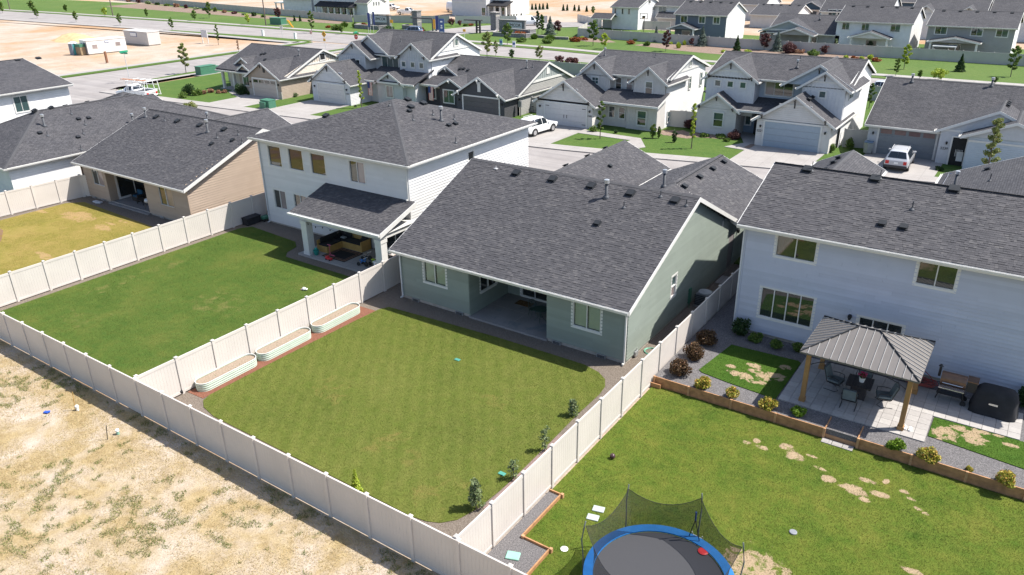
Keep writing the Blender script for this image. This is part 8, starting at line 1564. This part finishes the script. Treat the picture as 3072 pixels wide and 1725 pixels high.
# --- street trees and park trees
park = [('leftmost young tree on the park grass', (25,125), (5,20), 60), ('young tree on the park grass near the left utility pole', (315,115), (290,10), 62), ('young roadside tree below the second park tree', (360,175), (352,78), 48), ('young roadside tree left of the dirt mound', (735,210), (718,108), 52), ('small park tree above the dirt mound', (637,118), (630,45), 38), ('bright park tree left of the middle utility pole', (1012,155), (1000,75), 52), ('roadside tree above the grey trailer', (1160,245), (1142,130), 52), ('small park tree right of the middle pole', (1417,168), (1410,85), 38), ('leaning park tree right of the trailers', (1875,200), (1855,100), 58), ('roadside tree right of the grey trailer', (1660,290), (1645,172), 48), ('pale tall tree before the park fence', (2018,175), (1990,18), 66), ('thin tree beside the white site board', (2107,432), (2095,232), 42), ('bright park tree left of the third pole', (2392,235), (2385,135), 52)]
for lab, b, t, w in park: T('park_tree', lab, 1, b, t, w, 'green' if 'bright' not in lab else 'lime', 'oval', .1, group='young trees along the main road')
T('street_tree', 'street tree at the corner beside the dirt lot', 1, (1795,705), (1742,415), 110, 'sparse', 'oval', .15); T('young_tree', 'bare thin sapling in the dirt lot', 1, (2302,505), (2280,388), 22, 'brown', 'wispy', .05, dens=.3)
for lab, n, b, t, w, lf in (('roadside tree right of the guy-wire guards', 2, (598,315), (585,100), 66, 'green'), ('tiny roadside tree near the yellow warning sign', 2, (880,328), (860,240), 34, 'green'), ('full young tree right of the pale grey house roof', 2, (2285,548), (2265,310), 112, 'sparse'), ('thin young tree beside the full one', 2, (2370,545), (2360,390), 44, 'sparse'), ('dark tree behind the charcoal roof', 2, (2522,570), (2515,480), 62, 'dark'), ('tree standing before the right entrance sign', 2, (2480,435), (2462,228), 112, 'green'), ('small dark tree behind the charcoal roof, second', 3, (112,568), (105,480), 52, 'dark'), ('thin yellowish tree above the charcoal roof', 3, (378,588), (370,440), 84, 'sparse'), ('round-headed tree on the far verge', 3, (897,442), (890,195), 112, 'green'), ('bright young tree on the far verge, right of the round one', 3, (1002,472), (985,320), 92, 'lime'), ('slender tree behind the grey garage house, left', 4, (1332,735), (1325,560), 64, 'green'), ('leafy tree on the far grass right of the blue house', 4, (1412,668), (1422,430), 94, 'lime'), ('small tree above the garage roof', 4, (1562,760), (1555,680), 54, 'green'), ('wispy tree at the right edge of the far grass', 4, (2440,742), (2482,440), 120, 'green'), ('tiny tree above the garage roof, right', 4, (2285,808), (2285,740), 44, 'green'), ('leafy shrubby tree above the garage roof', 4, (1740,775), (1730,680), 150, 'lime'), ('small tree behind the slate house', 3, (895,145), (905,60), 40, 'green')): T('street_tree', lab, n, b, t, w, lf, 'oval', .1)
for lab, n, b, t, w in (('blue-grey spruce in front of the slate house', 3, (1945,445), (1952,250), 115), ('pale spruce left of the slate house', 3, (1502,405), (1500,255), 75), ('blue spruce at the fence left of the purple bush', 4, (185,495), (185,300), 115), ('blue spruce by the fence corner', 3, (482,335), (480,155), 115)): T('spruce_tree', lab, n, b, t, w, 'blue', 'conifer', .1)
for lab, n, b, t, w in (('dark green conifer at the far grey fence', 3, (2280,505), (2287,340), 92), ('dark conifer on the far grass at the right', 4, (1948,690), (1950,518), 105)): T('conifer', lab, n, b, t, w, 'dark', 'conifer', .1)
T('columnar_tree', 'dark columnar evergreens by the fence corner', 3, (365,330), (352,105), 55, 'dark', 'column', .1, dens=1.4); T('columnar_tree', 'green columnar tree beside the dark evergreen', 3, (405,335), (400,140), 60, 'green', 'column', .1, dens=1.4)
for lab, n, b, t, w in (('purple-leaved tree on the far verge', 3, (1597,495), (1592,295), 95), ('purple tree at the far fence before the grey house', 3, (2545,485), (2548,330), 115), ('purple tree over the road fence, right', 3, (692,640), (698,500), 150), ('purple tree over the road fence, left', 3, (575,670), (570,545), 110), ('purple-leaved tree by the blue spruce', 3, (552,325), (545,205), 95), ('large dark purple bush by the far fence', 4, (300,518), (300,345), 150), ('purple bush right of the bright shrub', 4, (640,525), (640,445), 85), ('small purple bush in the far bed', 3, (1845,445), (1845,370), 55), ('purple bush by the park fence', 2, (270,185), (270,80), 80), ('purple bush right of the entrance', 2, (1945,252), (1945,185), 72), ('second purple bush right of the entrance', 2, (2022,252), (2022,200), 42)): T('purple_tree', lab, n, b, t, w, 'purple', 'oval' if w < 140 else 'shrub', .1, dens=1.3)
for lab, n, b, w, h, lf, st in (('red shrub group left in the far bed', 3, (725,405), 125, 52, 'red', 'shrub'), ('red shrub beside the lime bush', 3, (822,390), 75, 42, 'red', 'shrub'), ('lime variegated bush at the fence corner', 3, (660,380), 64, 52, 'lime', 'shrub'), ('small lime bush behind the red shrubs', 3, (790,370), 52, 42, 'lime', 'shrub'), ('round ornamental grass, left', 3, (330,375), 95, 62, 'green', 'grass'), ('round ornamental grass, right', 3, (480,388), 132, 62, 'green', 'grass'), ('red shrub in the far bed below the white house', 3, (1265,428), 105, 72, 'red', 'shrub'), ('lime bush above the red shrub', 3, (1312,395), 62, 52, 'lime', 'shrub'), ('round green bush in the far bed', 3, (1415,445), 78, 72, 'green', 'shrub'), ('small lime bush in the far bed', 3, (1650,428), 42, 38, 'lime', 'shrub'), ('spiky lime plant in the far bed', 3, (1720,465), 62, 72, 'lime', 'grass'), ('second spiky lime plant in the far bed', 3, (1777,435), 46, 56, 'lime', 'grass'), ('low green shrub near the far conifer', 3, (2160,510), 70, 45, 'lime', 'shrub'), ('low pale green shrub right of the far conifer', 3, (2390,510), 80, 45, 'lime', 'shrub'),
    ('lime bush, first at the far right bed', 4, (850,570), 64, 62, 'lime', 'shrub'), ('lime bush, second at the far right bed', 4, (1005,575), 62, 52, 'lime', 'shrub'), ('lime bush, third at the far right bed', 4, (1085,572), 72, 72, 'lime', 'shrub'), ('red shrub at the end of the far right bed', 4, (1145,597), 95, 72, 'red', 'shrub'), ('low red shrub between the lime bushes', 4, (930,575), 84, 42, 'red', 'shrub'), ('bright green bush at the far fence', 4, (535,548), 125, 120, 'green', 'shrub'), ('mixed brown-green bush at the far fence', 4, (405,518), 110, 75, 'brown', 'shrub'), ('upright green bush by the white house porch', 4, (952,535), 72, 115, 'dark', 'shrub'), ('thin pale bush before the white house', 4, (742,515), 50, 180, 'grey', 'shrub'),
    ('red shrub on the park corner', 2, (752,270), 64, 36, 'red', 'shrub'), ('grassy clump left of the entrance sign', 2, (912,260), 92, 62, 'green', 'grass'), ('grassy clump beside the stone planter', 2, (1012,265), 72, 62, 'green', 'grass'), ('red shrub above the stone planter', 2, (1087,255), 84, 52, 'red', 'shrub'), ('low green hedge in front of the grasses', 2, (842,295), 155, 50, 'green', 'shrub'), ('red shrub right of the stone pillar', 2, (1642,306), 105, 52, 'red', 'shrub'), ('small red shrub behind the pillar', 2, (1545,262), 60, 30, 'red', 'shrub'), ('green bush right of the entrance fence', 2, (2082,253), 62, 45, 'green', 'shrub'), ('red bush right of the entrance fence', 2, (2127,250), 62, 34, 'red', 'shrub'), ('long red shrub bed before the right sign', 3, (205,360), 155, 62, 'red', 'shrub'), ('green shrubs below the red bed', 3, (205,408), 115, 45, 'green', 'shrub'), ('green shrubs along the stone edging', 3, (455,420), 125, 40, 'green', 'shrub'), ('green hedge bushes by the entrance sign', 2, (1330,300), 130, 35, 'dark', 'shrub'), ('dark bush at the foot of the entrance sign', 2, (1250,308), 60, 28, 'dark', 'shrub')): S(lab, n, b, w, h, lf, st)
# shrubs along the park fence (left), small and many
PF = ('knee-high brown shrub at the left start of the park fence','purple shrub beside it','pale grey-green shrub by the fence, left third','dark tuft by the fence, left third','fresh green shrub, left third of the park fence','brown bush below the pale tree','purple bush left of the pale tree','grey-green bush right of the pale tree','dark bush at the middle of the park fence','green bush at the middle of the park fence','brown bush left of the second purple tree','purple bush near the third utility pole','grey-green bush near the third utility pole','dark bush just left of the green cabinet','green bush above the green cabinet')
for i, x in enumerate(np.linspace(1240, 2540, 15)): S(PF[i], 1, (x, 15+(x-1240)*.118), 46+10*(i % 3), 36+9*((i*7) % 4), ('brown','purple','grey','dark','green')[i % 5], group='shrubs along the park fence')
for i, (n, x, y) in enumerate(((2,430,205),(2,485,205),(3,82,195),(3,110,195),(3,135,190),(3,162,190),(3,205,185),(3,310,90),(3,345,90),(3,382,90),(3,415,88),(3,455,85),(3,610,100),(3,648,100),(3,718,100),(3,760,105),(3,835,110))): S('small dark cone-shaped conifer in the rows along the far entrance fences', n, (x, y), 26, 55, 'dark', 'conifer', name='conifer', cat='tree', group='small conifers in the far rows')
